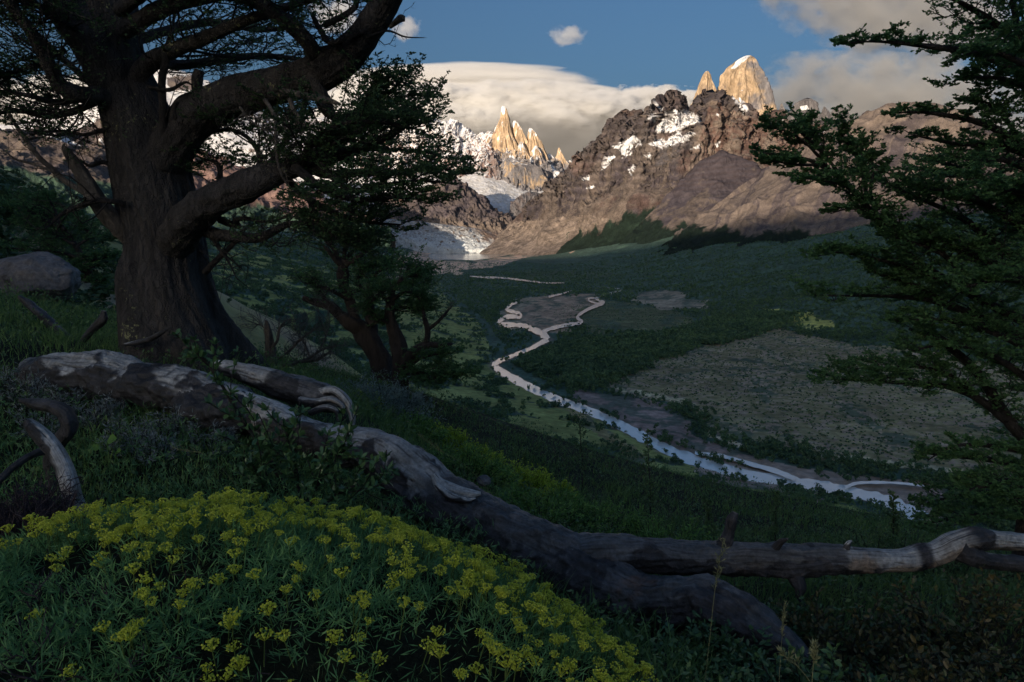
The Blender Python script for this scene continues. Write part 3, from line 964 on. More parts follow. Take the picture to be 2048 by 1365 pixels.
w3 = [(700, 420, 14.3e3), (900, 400, 14.2e3), (1060, 420, 14.0e3), (1180, 430, 14.4e3)]
G, s, v = loft([behind(topw, 1200, 60), topw, w1, w2, w3], 620, 320)
S, V = np.meshgrid(s, v)
fr = sstep(.3, .42, V)
G = displace(G, (170 * fr, 60 * fr + 10), s, v, 26, 1.2, 420)
G = displace(G, (50 * fr, 20 * fr), s, v, 90, 4, 130)
px, py = project(G)
n1 = nz(G, 260, 5); n2 = nz(G * np.array([1, 1, .3]), 60, 5, 2.2)
up, nn = slope_up(G)
rock = mix(BROWN * 2.6, RED * 1.9, sstep(-.2, .3, n1))
rock = mix(rock, GREY * 1.25, sstep(980, 1010, px + 20 * n1))  # grey here paints in the cloud shadow below the spires
rock = mix(rock, GRANITE_SUNLIT, sstep(1000, 1030, px) * sstep(330, 300, py))
sn = sstep(.35, .50, up + .55 * n2 + .3 * n1 + .16 * (1 - sstep(965, 990, px)) - .30 * sstep(968, 990, px) - (py - 285) / 260)
sn = np.maximum(sn, in_snow(px + 4 * n2, py + 4 * n1, [[(1017, 311), (1025, 312), (1044, 332), (1041, 336), (1028, 328)], [(1045, 327), (1062, 330), (1072, 334), (1056, 334)], [(1057, 306), (1064, 312), (1066, 326), (1060, 320)], [(1098, 322), (1108, 335), (1125, 352), (1122, 368), (1108, 372), (1106, 345)], [(1010, 294), (1019, 295), (1019, 308), (1012, 306)]]))
C = mix(rock, SNOW, sn)
struct(mesh_np('mountain', G, grid_faces(len(v), len(s)), m_granite, color=C))

# ---- upper glacier
g0 = [(720, 350, 14.8e3), (880, 346, 14.7e3), (960, 344, 14.6e3), (1000, 356, 14.5e3), (1060, 380, 14.4e3), (1110, 372, 14.7e3), (1180, 385, 14.9e3)]
g1 = [(760, 385, 14.1e3), (900, 372, 14.0e3), (980, 380, 13.8e3), (1040, 398, 13.7e3), (1110, 396, 13.9e3), (1180, 405, 14.2e3)]
g2 = [(860, 410, 13.4e3), (960, 404, 13.2e3), (1010, 416, 13.0e3), (1060, 420, 13.0e3), (1180, 425, 13.4e3)]
g3 = [(960, 430, 12.5e3), (1000, 433, 12.4e3), (1020, 433, 12.4e3), (1080, 438, 12.5e3)]
g4 = [(960, 470, 12.2e3), (1020, 470, 12.2e3), (1080, 470, 12.3e3)]
G, s, v = loft([g0, g1, g2, g3, g4], 420, 240)
G[..., 2] += 26 * fbm(G / 300, 5) + 16 * (ridged(G / 90, 4) - .5)
n2 = nz(G, 120, 5, 2.2)
struct(mesh_np('glacier', G, grid_faces(len(v), len(s)), m_ice, color=mix(np.array((.66, .64, .62)), SNOW, sstep(-.2, .2, n2))))


def ridge_mesh(name, lines, nu, nv, amps, colf, mat, fs=(24, 1.6)):
    G, s, v = loft(lines, nu, nv)
    S, V = np.meshgrid(s, v)
    fr = sstep(.15, .4, V)
    G = displace(G, (amps[0] * fr, amps[1] * fr + 5), s, v, fs[0], fs[1], amps[2])
    G = displace(G, (amps[0] * .25 * fr, amps[1] * .3 * fr), s, v, fs[0] * 4, fs[1] * 3, amps[2] * .3)
    px, py = project(G)
    return struct(mesh_np(name, G, grid_faces(len(v), len(s)), mat, color=colf(G, S, V, px, py)))


# ---- rock step right of the glacier, dark cone left of it
def col_cliff(G, S, V, px, py):
    return mix(GREY * .9, BROWN * 1.5, sstep(-.2, .3, nz(G, 120, 5)))


t_ = jag([(1022, 408, 12.6e3), (1036, 394, 12.6e3), (1060, 386, 12.7e3), (1090, 390, 12.7e3), (1130, 400, 12.7e3)], 2.5, 5, 3)
ridge_mesh('mountain', [behind(t_, 600, 15), t_, [(1018, 425, 12.3e3), (1130, 425, 12.2e3)], [(1012, 450, 12.1e3), (1130, 455, 12e3)]], 160, 90, (40, 25, 160), col_cliff, m_granite)


def col_cone(G, S, V, px, py):
    n1 = nz(G, 200, 5); n2 = nz(G, 50, 5, 2)
    c = mix(PURPLE * 1.1, BROWN * 1.3, sstep(-.25, .25, n1))
    c = mix(c, TAN * .9, sstep(425, 455, py + 16 * n1))
    return c * (1 + .4 * n2[..., None])


t_ = jag([(640, 470, 11.4e3), (720, 455, 11.6e3), (780, 428, 11.8e3), (820, 404, 11.9e3), (850, 386, 12e3), (872, 370, 12e3), (890, 358, 12e3), (904, 354, 12e3), (920, 362, 12e3), (945, 381, 12e3), (970, 402, 11.9e3), (990, 419, 11.8e3), (1008, 434, 11.8e3), (1030, 446, 11.7e3)], 1.6, 5, 6)
ridge_mesh('mountain', [behind(t_, 900, 40), t_, [(650, 480, 11.1e3), (850, 425, 11.4e3), (905, 410, 11.4e3), (960, 430, 11.3e3), (1040, 456, 11.2e3)], [(660, 500, 10.8e3), (850, 460, 10.9e3), (905, 456, 10.9e3), (960, 458, 10.9e3), (1050, 466, 10.8e3)], [(660, 530, 10.4e3), (1050, 510, 10.4e3)]], 360, 220, (110, 35, 260), col_cone, m_rock, (18, 1.3))


# ---- lower glacier with its dirty surface and white front
def col_ice(G, S, V, px, py):
    n1 = nz(G, 160, 5); n2 = nz(G, 30, 5, 2)
    c = mix(np.array((.38, .37, .36)), np.array((.66, .69, .70)), sstep(-.1, .2, n2 + (py - 470) / 60))
    c = mix(c, np.array((.22, .16, .12)), sstep(.18, .3, nz(G * np.array([1., .35, 1]), 90, 5, 4) + .1 * n2 - .1 * sstep(475, 490, py)))
    return mix(c, np.array((.25, .175, .13)), sstep(955, 1000, px + 40 * n1 + (485 - py) * 1.0))


ridge_mesh('glacier', [[(700, 440, 11.2e3), (860, 452, 11.0e3), (950, 462, 10.8e3), (1060, 484, 10.6e3)], [(700, 432, 10.7e3), (860, 446, 10.5e3), (950, 457, 10.4e3), (1060, 482, 10.3e3)], [(740, 446, 10.3e3), (870, 462, 10.1e3), (940, 471, 10.0e3), (1060, 487, 10.0e3)], [(780, 464, 9.9e3), (868, 487, 9.7e3), (930, 493, 9.65e3), (1050, 493, 9.65e3)], [(790, 475, 9.82e3), (868, 498, 9.6e3), (930, 502, 9.55e3), (1045, 500, 9.6e3)], [(790, 510, 9.8e3), (868, 530, 9.6e3), (1045, 530, 9.5e3)]], 320, 160, (16, 22, 120), col_ice, m_ice, (40, 5))


# ---- snow dome and brown ridges on the left
def col_dome(G, S, V, px, py):
    n1 = nz(G, 300, 5); n2 = nz(G, 70, 5, 2)
    rk = inpoly(px + 7 * n2 + 4 * n1, py + 5 * n2, [(333, 156), (360, 152), (388, 150), (397, 162), (392, 180), (350, 182), (335, 172)])
    up, nn = slope_up(G)
    rk |= (py + 20 * n1 > 262) & (up + .4 * n2 < .42)
    rk |= inpoly(px, py + 9 * n2, [(430, 172), (470, 196), (560, 238), (700, 244), (700, 262), (560, 262), (470, 222)]) & (n2 > -.05)
    return np.where(rk[..., None], mix(BROWN * 1.6, TAN, sstep(-.2, .2, n1)), SNOW)


t_ = jag([(-500, 330, 17e3), (-200, 290, 17e3), (-60, 262, 17e3), (0, 250, 17e3), (60, 242, 17e3), (120, 216, 17e3), (180, 190, 17e3), (230, 162, 17e3), (280, 142, 17e3), (318, 134, 17e3), (345, 136, 17e3), (362, 141, 17e3), (388, 150, 17e3), (398, 162, 17e3), (420, 164, 17e3), (440, 172, 17e3), (480, 200, 17e3), (520, 222, 17e3), (600, 240, 17e3), (680, 236, 17e3), (740, 260, 17e3)], .8, 5, 8)
ridge_mesh('mountain', [behind(t_, 1500, 60), t_, [(-500, 360, 16e3), (-60, 290, 16e3), (120, 260, 15.9e3), (318, 200, 15.8e3), (420, 220, 15.8e3), (600, 280, 15.8e3), (740, 300, 15.8e3)], [(-500, 400, 15.2e3), (300, 300, 14.6e3), (740, 350, 14.6e3)], [(-500, 460, 14.5e3), (300, 420, 14e3), (740, 430, 14e3)]], 520, 240, (70, 60, 900), col_dome, m_ice, (10, 1.4))


def col_left(G, S, V, px, py):
    n1 = nz(G, 240, 5); n2 = nz(G, 50, 5, 2); n3 = nz(G, 900, 4, 4)
    c = mix(BROWN * 1.3, TAN * .85, sstep(-.2, .25, n1 + n3))
    c = mix(c, np.array((.25, .16, .14)), sstep(250, 420, px) * .8)
    fin = .55 + .8 * fbm(v3(S * 26 + n1, V * 2, 1.2), 4)
    f = sstep(-3, 5, py - np.interp(px, [-300, 0, 200, 380, 500, 560, 620, 700], [330, 330, 360, 400, 408, 420, 440, 450]) - 34 * (fin - .55))
    c = mix(c, FOREST * 1.1, f)
    sn = inpoly(px + 8 * n2, py + 6 * n1, [(86, 268), (100, 266), (140, 280), (160, 290), (135, 286), (110, 280)]) | inpoly(px + 8 * n2, py + 6 * n1, [(195, 280), (205, 275), (206, 292)])
    return np.where(sn[..., None], SNOW, c)


t_ = jag([(-700, 200, 8.6e3), (-300, 235, 8.8e3), (-50, 258, 9e3), (0, 264, 9e3), (40, 270, 9e3), (80, 262, 9.2e3), (120, 274, 9.2e3), (160, 262, 9.4e3), (190, 242, 9.6e3), (206, 232, 9.6e3), (230, 256, 9.6e3), (262, 292, 9.6e3), (330, 300, 9.6e3), (380, 306, 9.6e3), (440, 322, 9.5e3), (520, 350, 9.4e3), (590, 372, 9.2e3), (640, 392, 9e3), (700, 420, 8.8e3), (780, 462, 8.4e3)], 2.5, 5, 5)
ridge_mesh('mountain', [behind(t_, 1500, 50), t_, [(-700, 300, 7.6e3), (0, 315, 8e3), (200, 320, 8.6e3), (400, 370, 8.6e3), (600, 420, 8.3e3), (780, 480, 7.9e3)], [(-700, 400, 6.6e3), (0, 380, 7e3), (200, 400, 7.4e3), (400, 430, 7.5e3), (780, 500, 7.3e3)], [(-700, 520, 5.6e3), (0, 500, 6e3), (400, 520, 6.5e3), (780, 540, 6.4e3)]], 560, 300, (130, 45, 480), col_left, m_rock, (20, 1.5))

# ================================================================== CLOUDS: real volumes far beyond the mountains
def mat_cloud(name, dens, scale, thresh, gain, detail=6, step=1.0, squash=(1, 1, 1), dist=0.0, rough=0.58, bottom=0.0, edge=1.0, seed=0.0, aniso=0.0, white=.985):
    """density = edge falloff of the unit domain plus noise, cut at a threshold"""
    m, nt, out = new_mat(name)
    L = nt.links.new
    tc = N(nt, 'ShaderNodeTexCoord')
    ln = N(nt, 'ShaderNodeVectorMath', operation='LENGTH')
    L(tc.outputs['Object'], ln.inputs[0])
    sq = N(nt, 'ShaderNodeMath', operation='POWER'); sq.inputs[1].default_value = 2.0
    L(ln.outputs['Value'], sq.inputs[0])
    mp = N(nt, 'ShaderNodeMapping'); mp.inputs['Scale'].default_value = squash; mp.inputs['Location'].default_value = (seed, seed * 1.7, seed * .6)
    L(tc.outputs['Object'], mp.inputs['Vector'])
    n = noise_node(nt, scale, detail, rough, mp.outputs['Vector'], dist)
    # gain * noise - edge * r^2 - thresh
    a = N(nt, 'ShaderNodeMath', operation='MULTIPLY_ADD'); a.inputs[1].default_value = gain; a.inputs[2].default_value = -thresh
    L(n.outputs['Fac'], a.inputs[0])
    b = N(nt, 'ShaderNodeMath', operation='MULTIPLY_ADD'); b.inputs[1].default_value = -edge
    L(sq.outputs[0], b.inputs[0]); L(a.outputs[0], b.inputs[2])
    r = N(nt, 'ShaderNodeMapRange'); r.inputs['From Min'].default_value = 0.0; r.inputs['From Max'].default_value = 0.16
    r.inputs['To Min'].default_value = 0.0; r.inputs['To Max'].default_value = dens
    L(b.outputs[0], r.inputs['Value'])
    d = r.outputs['Result']
    v = N(nt, 'ShaderNodeVolumePrincipled')
    v.inputs['Color'].default_value = (white, white, white, 1)
    v.inputs['Anisotropy'].default_value = aniso
    L(d, v.inputs['Density'])
    L(v.outputs[0], out.inputs['Volume'])
    m.cycles.volume_step_rate = step
    m.cycles.homogeneous_volume = False
    return m


def cloud(px, py, d, hw, hh, depth, mat, tilt=0.0):
    """an ellipsoid domain centred at a place in the sky, half sizes given in metres"""
    bm = bmesh.new()
    bmesh.ops.create_icosphere(bm, subdivisions=4, radius=1.0)
    me = bpy.data.meshes.new('cloud'); bm.to_mesh(me); bm.free()
    me.materials.append(mat)
    o = bpy.data.objects.new('cloud', me)
    link(o)
    o.location = tuple(P(px, py, d))
    o.scale = (hw, depth, hh)
    o.rotation_euler = (0, tilt, 0)
    return struct(o, 'stuff')


import bmesh
DC = 24e3
K = DC / F_PX
# smooth lenticular cap
cap = mat_cloud('cloud_cap', 0.012, 0.8, -0.06, 0.5, detail=4, squash=(1, 1, 4), rough=.5, edge=.40, step=.35)
cloud(930, 222, DC, 350 * K, 98 * K, 2000, cap)
# cumulus rolls in front of it
cum = mat_cloud('cloud_cumulus', 0.014, 1.7, 0.32, 1.25, detail=8, squash=(2.4, 1, 1), rough=.62, edge=.42, step=.3, seed=3.1)
cloud(990, 232, DC - 2600, 320 * K, 62 * K, 1200, cum)
cum2 = mat_cloud('cloud_cumulus', 0.014, 1.9, 0.22, 1.05, detail=8, squash=(2.6, 1, 1), rough=.62, edge=.42, step=.3, seed=8.4)
cloud(1270, 232, DC - 1200, 230 * K, 56 * K, 1300, cum2)
# base under the cap, its shade put in as a grey scattering colour
base = mat_cloud('cloud_base', 0.0022, 1.3, 0.06, 0.9, detail=6, squash=(2, 1, 1), rough=.58, edge=.42, step=.4, seed=5.5, white=.62)
cloud(1030, 330, DC - 2900, 330 * K, 98 * K, 1300, base)
# cloud behind the left-hand tree
cloud(120, 215, DC + 500, 330 * K, 60 * K, 1500, cum)
# broken cloud on the right
brk = mat_cloud('cloud_broken', 0.0011, 1.6, 0.42, 1.35, detail=9, squash=(2.4, 1, 1.1), rough=.66, edge=.34, step=.35, seed=1.3, white=.70)
cloud(1790, 20, DC, 320 * K, 105 * K, 1800, brk, R(14))
brk2 = mat_cloud('cloud_broken', 0.0011, 1.8, 0.41, 1.35, detail=9, squash=(2.8, 1, 1.1), rough=.66, edge=.30, step=.35, seed=6.3, white=.70)
cloud(1800, 215, DC, 340 * K, 95 * K, 1800, brk2, R(8))
wisp = mat_cloud('cloud_wisp', 0.0022, 1.3, 0.30, 1.1, detail=8, squash=(1.3, 1, 1), rough=.62, edge=.5, step=.4, seed=2.2)
cloud(1135, 72, DC, 48 * K, 26 * K, 500, wisp)
cloud(812, 58, DC, 40 * K, 30 * K, 500, wisp, R(-10))
cloud(672, 32, DC, 75 * K, 50 * K, 700, wisp, R(10))


# ================================================================== AIR
def air_box():
    lo = np.array([1e9] * 3); hi = -lo
    for o in list(COL.objects):
        if o.type == 'MESH' and o.get('kind') == 'structure':
            v = np.empty(len(o.data.vertices) * 3, np.float32); o.data.vertices.foreach_get('co', v); v = v.reshape(-1, 3)
            lo = np.minimum(lo, v.min(0)); hi = np.maximum(hi, v.max(0))
    lo -= (60, 60, 1); hi += (60, 60, 25)
    V = np.array([(x, y, z) for x in (lo[0], hi[0]) for y in (lo[1], hi[1]) for z in (lo[2], hi[2])])
    F = np.array([(0, 1, 3, 2), (4, 6, 7, 5), (0, 4, 5, 1), (2, 3, 7, 6), (0, 2, 6, 4), (1, 5, 7, 3)])
    m, nt, out = new_mat('haze_air')
    pv = N(nt, 'ShaderNodeVolumePrincipled')
    pv.inputs['Color'].default_value = (.62, .82, 1, 1)
    pv.inputs['Density'].default_value = 1.3e-6
    pv.inputs['Anisotropy'].default_value = 0.2
    nt.links.new(pv.outputs[0], out.inputs['Volume'])
    m.cycles.homogeneous_volume = True
    struct(mesh_np('haze', V, [F], m, smooth=False), 'stuff')
    print('AIR', lo, hi)


air_box()

# ================================================================== PLANT AND WOOD BUILDING BLOCKS
class Bag:
    """collects geometry for one mesh"""

    def __init__(self):
        self.V, self.Q, self.T, self.C, self.n = [], [], [], [], 0

    def add(self, V, quads=None, tris=None, col=None):
        V = np.asarray(V, np.float32).reshape(-1, 3)
        if quads is not None and len(quads):
            self.Q.append(np.asarray(quads) + self.n)
        if tris is not None and len(tris):
            self.T.append(np.asarray(tris) + self.n)
        if col is not None:
            self.C.append(np.broadcast_to(np.asarray(col, np.float32), V.shape))
        self.V.append(V); self.n += len(V)

    def build(self, name, mat, parent=None, loc=None, smooth=True):
        f = []
        if self.Q: f.append(np.concatenate(self.Q))
        if self.T: f.append(np.concatenate(self.T))
        return mesh_np(name, np.concatenate(self.V), f, mat, parent, smooth, np.concatenate(self.C) if self.C else None, loc=loc)


def unit(v):
    return v / np.maximum(np.linalg.norm(v, axis=-1, keepdims=True), 1e-9)


UP = np.array([0., 0., 1.])


def frames(pts):
    t = unit(np.gradient(pts, axis=0))
    n = np.zeros_like(t)
    a = np.cross(t[0], [0.13, 1.0, 0.21]); n[0] = a / np.linalg.norm(a)
    for i in range(1, len(t)):
        q = n[i - 1] - t[i] * np.dot(n[i - 1], t[i])
        n[i] = q / max(np.linalg.norm(q), 1e-9)
    return t, n, np.cross(t, n)


def smooth_path(pts, n):
    pts = np.asarray(pts, float)
    seg = np.linalg.norm(np.diff(pts[:, :3], axis=0), axis=1) ** 0.5
    ts = np.concatenate([[0], np.cumsum(np.maximum(seg, 1e-4))])
    return hermite(pts, ts, np.linspace(0, ts[-1], n))


def pxpath(L, n):
    """L: (x, y, radius in pixels, distance) -> smooth world path and radii"""
    L = np.array(L, float)
    w = P(L[:, 0], L[:, 1], L[:, 3])
    rad = L[:, 2] * L[:, 3] / F_PX
    q = smooth_path(np.concatenate([w, rad[:, None]], 1), n)
    return q[:, :3], np.maximum(q[:, 3], 0.0008)


def tube(bag, pts, rad, seg=12, amp=0.0, lump=0.0, seed=0.0, colf=None, cap=True, furrow=5.0, twist=0.0, along=1.0):
    t, n, b = frames(pts)
    th = np.linspace(0, 2 * math.pi, seg, endpoint=False)
    Ln = np.concatenate([[0], np.cumsum(np.linalg.norm(np.diff(pts, axis=0), axis=1))])
    TH, LL = np.meshgrid(th, Ln)
    TH2 = TH + twist * LL
    r = rad[:, None] * np.ones_like(TH)
    k = 1.0
    if amp or lump:
        rm = float(np.median(rad))
        cx, sx = np.cos(TH2), np.sin(TH2)
        lf = LL / max(rm, 1e-4)
        k = 1 + lump * fbm(v3(cx * .9 + seed, sx * .9, lf * .45), 3) * 2
        if amp:
            fu = ridged(v3(cx * furrow * .5 + seed, sx * furrow * .5, lf * .22 * along), 4) - .5
            fi = fbm(v3(cx * furrow * 2, sx * furrow * 2 + seed, lf * 1.6 * along), 4)
            k = k + amp * (1.2 * fu + .7 * fi)
    r = r * k
    G = pts[:, None, :] + r[..., None] * (np.cos(TH)[..., None] * n[:, None, :] + np.sin(TH)[..., None] * b[:, None, :])
    m = len(pts)
    a = np.arange(m * seg).reshape(m, seg)
    q = np.stack([a[:-1], np.roll(a, -1, 1)[:-1], np.roll(a, -1, 1)[1:], a[1:]], -1).reshape(-1, 4)
    V = G.reshape(-1, 3)
    T = None
    col = None
    if colf is not None:
        nrm = unit(G - pts[:, None, :])
        col = colf(G, nrm, TH, LL)
        col = col.reshape(-1, 3)
    if cap:
        V = np.concatenate([V, pts[:1], pts[-1:]])
        i = np.arange(seg)
        T = np.concatenate([np.stack([np.roll(a[0], -1), a[0], np.full(seg, m * seg)], 1),
                            np.stack([a[-1], np.roll(a[-1], -1), np.full(seg, m * seg + 1)], 1)])
        if col is not None:
            col = np.concatenate([col, col[:1], col[-1:]])
    bag.add(V, q, T, col)


def tubes(bag, pl, rad, seg=4, col=None):
    """many thin tubes at once: pl (m, n, 3), rad (m, n)"""
    m, n, _ = pl.shape
    if m == 0:
        return
    t = unit(np.gradient(pl, axis=1))
    ref = np.where(np.abs(t[..., 2:3]) > .9, np.array([1., 0, 0]), UP)
    a = unit(np.cross(t, ref)); b = np.cross(t, a)
    th = np.linspace(0, 2 * math.pi, seg, endpoint=False)
    G = pl[:, :, None] + rad[:, :, None, None] * (np.cos(th)[:, None] * a[:, :, None] + np.sin(th)[:, None] * b[:, :, None])
    ix = np.arange(m * n * seg).reshape(m, n, seg)
    r = np.roll(ix, -1, 2)
    q = np.stack([ix[:, :-1], r[:, :-1], r[:, 1:], ix[:, 1:]], -1).reshape(-1, 4)
    bag.add(G.reshape(-1, 3), q, None, col)


def along(pl, t):
    """points and tangents at parameters t (m, k) on polylines pl (m, n, 3)"""
    m, n, _ = pl.shape
    f = np.clip(t, 0, 1) * (n - 1)
    i = np.minimum(f.astype(int), n - 2); w = (f - i)[..., None]
    ar = np.arange(m)[:, None]
    a, b = pl[ar, i], pl[ar, i + 1]
    return a * (1 - w) + b * w, unit(b - a)


def shoots(pl, L, k, rng, tmin=0.15, ang=55, flat=0.25, up=0.15, lenf=0.45, taper=0.55, n=5, curve=0.12, wig=0.10, updir=UP, tmax=1.0):
    """k side shoots on each polyline; they fan out sideways in layers"""
    m = len(pl)
    t = tmin + (tmax - tmin) * (np.arange(k)[None, :] + rng.random((m, k))) / k
    o, tg = along(pl, t)
    lat = unit(np.cross(tg, updir + 0.001))
    sgn = np.where((np.arange(k)[None, :] + rng.integers(0, 2, (m, 1))) % 2 == 0, 1.0, -1.0)[..., None]
    upv = unit(np.cross(lat, tg))
    el = rng.normal(0, flat, (m, k, 1))
    side = lat * sgn * np.cos(el) + upv * np.sin(el)
    an = np.radians(ang + rng.normal(0, 14, (m, k, 1)))
    d = unit(tg * np.cos(an) + side * np.sin(an) + updir * up)
    l = (L[:, None] * lenf * (1 - taper * t) * rng.uniform(.6, 1.25, (m, k)))
    s = np.linspace(0, 1, n)[None, None, :, None]
    l4 = l[..., None, None]
    bend = rng.normal(0, wig, (m, k, 1, 3)) * np.sin(s * math.pi * 1.3) + updir * curve * s ** 2
    pl2 = o[:, :, None] + l4 * (d[:, :, None] * s + bend)
    return pl2.reshape(m * k, n, 3), l.reshape(-1)


def leaves_on(bag, pl, k, size, rng, tmin=0.1, aspect=0.6, upness=0.35, droop=0.0, fold=False, jitter=0.25, ang=50, col=None):
    """k leaves along each polyline"""
    m = len(pl)
    if m == 0:
        return
    t = tmin + (1 - tmin) * (np.arange(k)[None, :] + rng.random((m, k))) / k
    o, tg = along(pl, t)
    lat = unit(np.cross(tg, UP + .001))
    sgn = np.where(rng.random((m, k, 1)) < .5, -1.0, 1.0)
    an = np.radians(ang + rng.normal(0, 22, (m, k, 1)))
    d = unit(tg * np.cos(an) + lat * sgn * np.sin(an) + rng.normal(0, jitter, (m, k, 3)) - UP * droop)
    nr = unit(UP * upness + rng.normal(0, .45, (m, k, 3)))
    w = unit(np.cross(d, nr))
    s = size * rng.uniform(.6, 1.25, (m, k, 1))
    put_leaves(bag, o.reshape(-1, 3), (d * s).reshape(-1, 3), (w * s * aspect * .5).reshape(-1, 3), fold, col)


def put_leaves(bag, o, d, w, fold=False, col=None):
    N_ = len(o)
    if not fold:
        V = np.stack([o, o + d * .5 + w, o + d, o + d * .45 - w], 1)
        bag.add(V.reshape(-1, 3), np.arange(N_ * 4).reshape(N_, 4), None, col)
    else:
        nn = unit(np.cross(w, d)) * np.linalg.norm(w, axis=1, keepdims=True) * .35
        V = np.stack([o, o + d * .3 + w * .8 + nn * .6, o + d * .7 + w * .85 + nn, o + d, o + d * .7 - w * .85 + nn, o + d * .3 - w * .8 + nn * .6], 1)
        ix = np.arange(N_ * 6).reshape(N_, 6)
        q = np.concatenate([ix[:, [0, 1, 2, 3]], ix[:, [0, 3, 4, 5]]])
        bag.add(V.reshape(-1, 3), q, None, col)


def blades(bag, o, h, lean, w, rng, bend=0.5, col=None, segs=3):
    """grass blades: base points (m,3), heights, lean vectors (horizontal)"""
    m = len(o)
    az = rng.uniform(0, 2 * math.pi, m)
    side = np.stack([np.cos(az), np.sin(az), np.zeros(m)], 1)
    rows = []
    for k in range(segs + 1):
        s = k / segs
        c = o + UP * (h * (s - .28 * bend * s * s))[:, None] + lean * (h * bend * s * s)[:, None]
        ww = (w * (1 - s) ** .7 + .0002)[:, None] * side
        rows += [c - ww, c + ww]
    V = np.stack(rows, 1)
    nv = 2 * (segs + 1)
    ix = np.arange(m * nv).reshape(m, nv)
    q = np.concatenate([ix[:, [2 * k, 2 * k + 1, 2 * k + 3, 2 * k + 2]] for k in range(segs)])
    bag.add(V.reshape(-1, 3), q, None, col)


def gz(x, y):
    x = np.asarray(x, float); s = x.shape
    return z_ground(np.atleast_1d(x), np.atleast_1d(np.asarray(y, float))).reshape(s)


# ------------------------------------------------------------------ materials of the foreground
def mat_bark(name, dark, light, lichen=None, squash=(1, 1, .25), scale=9.0, bump=.9, bdist=.02, spec=.25, rough=.75):
    m, nt, out = new_mat(name)
    L = nt.links.new
    tc = N(nt, 'ShaderNodeTexCoord')
    mp = N(nt, 'ShaderNodeMapping'); mp.inputs['Scale'].default_value = squash
    L(tc.outputs['Object'], mp.inputs['Vector'])
    n = noise_node(nt, scale, 10, .68, mp.outputs['Vector'], .6)
    r = ramp(nt, n.outputs['Fac'], [(.32, dark), (.7, light)])
    c = r.outputs['Color']
    if lichen:
        n3 = noise_node(nt, 1.7, 8, .62, tc.outputs['Object'])
        n4 = noise_node(nt, 24.0, 6, .7, tc.outputs['Object'])
        ad = N(nt, 'ShaderNodeMath', operation='MULTIPLY'); L(n3.outputs['Fac'], ad.inputs[0]); L(n4.outputs['Fac'], ad.inputs[1])
        rr = ramp(nt, ad.outputs[0], [(.345, 0.0), (.375, 1.0)])
        mx = N(nt, 'ShaderNodeMix'); mx.data_type = 'RGBA'
        L(rr.outputs['Color'], mx.inputs[0]); L(c, mx.inputs[6]); mx.inputs[7].default_value = (*lichen, 1)
        c = mx.outputs[2]
    b = N(nt, 'ShaderNodeBsdfPrincipled'); b.inputs['Roughness'].default_value = rough; b.inputs['Specular IOR Level'].default_value = spec
    L(c, b.inputs['Base Color'])
    v = nt.nodes.new('ShaderNodeTexVoronoi'); v.inputs['Scale'].default_value = scale * 2.2
    v.feature = 'DISTANCE_TO_EDGE'
    mp2 = N(nt, 'ShaderNodeMapping'); mp2.inputs['Scale'].default_value = (squash[0], squash[1], squash[2] * 1.6)
    dn = N(nt, 'ShaderNodeVectorMath', operation='ADD'); L(mp.outputs['Vector'], dn.inputs[0])
    n5 = noise_node(nt, scale * 1.5, 4, .6, tc.outputs['Object'])
    sc = N(nt, 'ShaderNodeVectorMath', operation='SCALE'); sc.inputs['Scale'].default_value = .12; L(n5.outputs['Color'], sc.inputs[0]); L(sc.outputs[0], dn.inputs[1])
    L(dn.outputs[0], v.inputs['Vector'])
    rv = ramp(nt, v.outputs['Distance'], [(0.0, 0.0), (.22, 1.0)])
    hm = mul(nt, rv.outputs['Color'], n.outputs['Fac'], .75, 'MULTIPLY')
    bp = N(nt, 'ShaderNodeBump'); bp.inputs['Strength'].default_value = bump; bp.inputs['Distance'].default_value = bdist
    L(hm, bp.inputs['Height']); L(bp.outputs['Normal'], b.inputs['Normal'])
    L(b.outputs[0], out.inputs['Surface'])
    return m


def mat_wood(name, rough=.5, scale=(30, 30, 30), bump=1.0, bdist=.016, contrast=(.55, 1.35)):
    """vertex colour with fine grain running along the piece (attribute 'Col')"""
    return mat_terrain(name, [7.0, 42.0], bump=(bump, bdist), rough=rough, contrast=contrast, spec=.55)


m_bark = mat_bark('old_bark', (.026, .024, .024), (.105, .094, .090), lichen=(.30, .30, .15))
m_bark2 = mat_bark('beech_bark', (.032, .027, .026), (.11, .088, .078), scale=14.0)
m_barkd = mat_bark('dark_bark', (.025, .022, .022), (.085, .075, .07), scale=16.0)
m_dead = mat_bark('dead_wood', (.10, .085, .075), (.34, .29, .25), scale=18.0)
m_log = mat_wood('weathered_wood')
m_lf_old = mat_leaf('old_beech_leaf', (.060, .115, .055), (.13, .22, .090), scale=1.2, trans=.48)
m_lf_right = mat_leaf('right_beech_leaf', (.075, .165, .070), (.16, .31, .115), scale=1.0, trans=.48)
m_lf_mid = mat_leaf('mid_beech_leaf', (.065, .145, .060), (.15, .28, .10), scale=.9, trans=.48)
m_lf_far = mat_leaf('far_tree_leaf', (.052, .112, .072), (.18, .29, .125), scale=.014, trans=.42)

# ================================================================== TREES
LIMB_AMP = .10


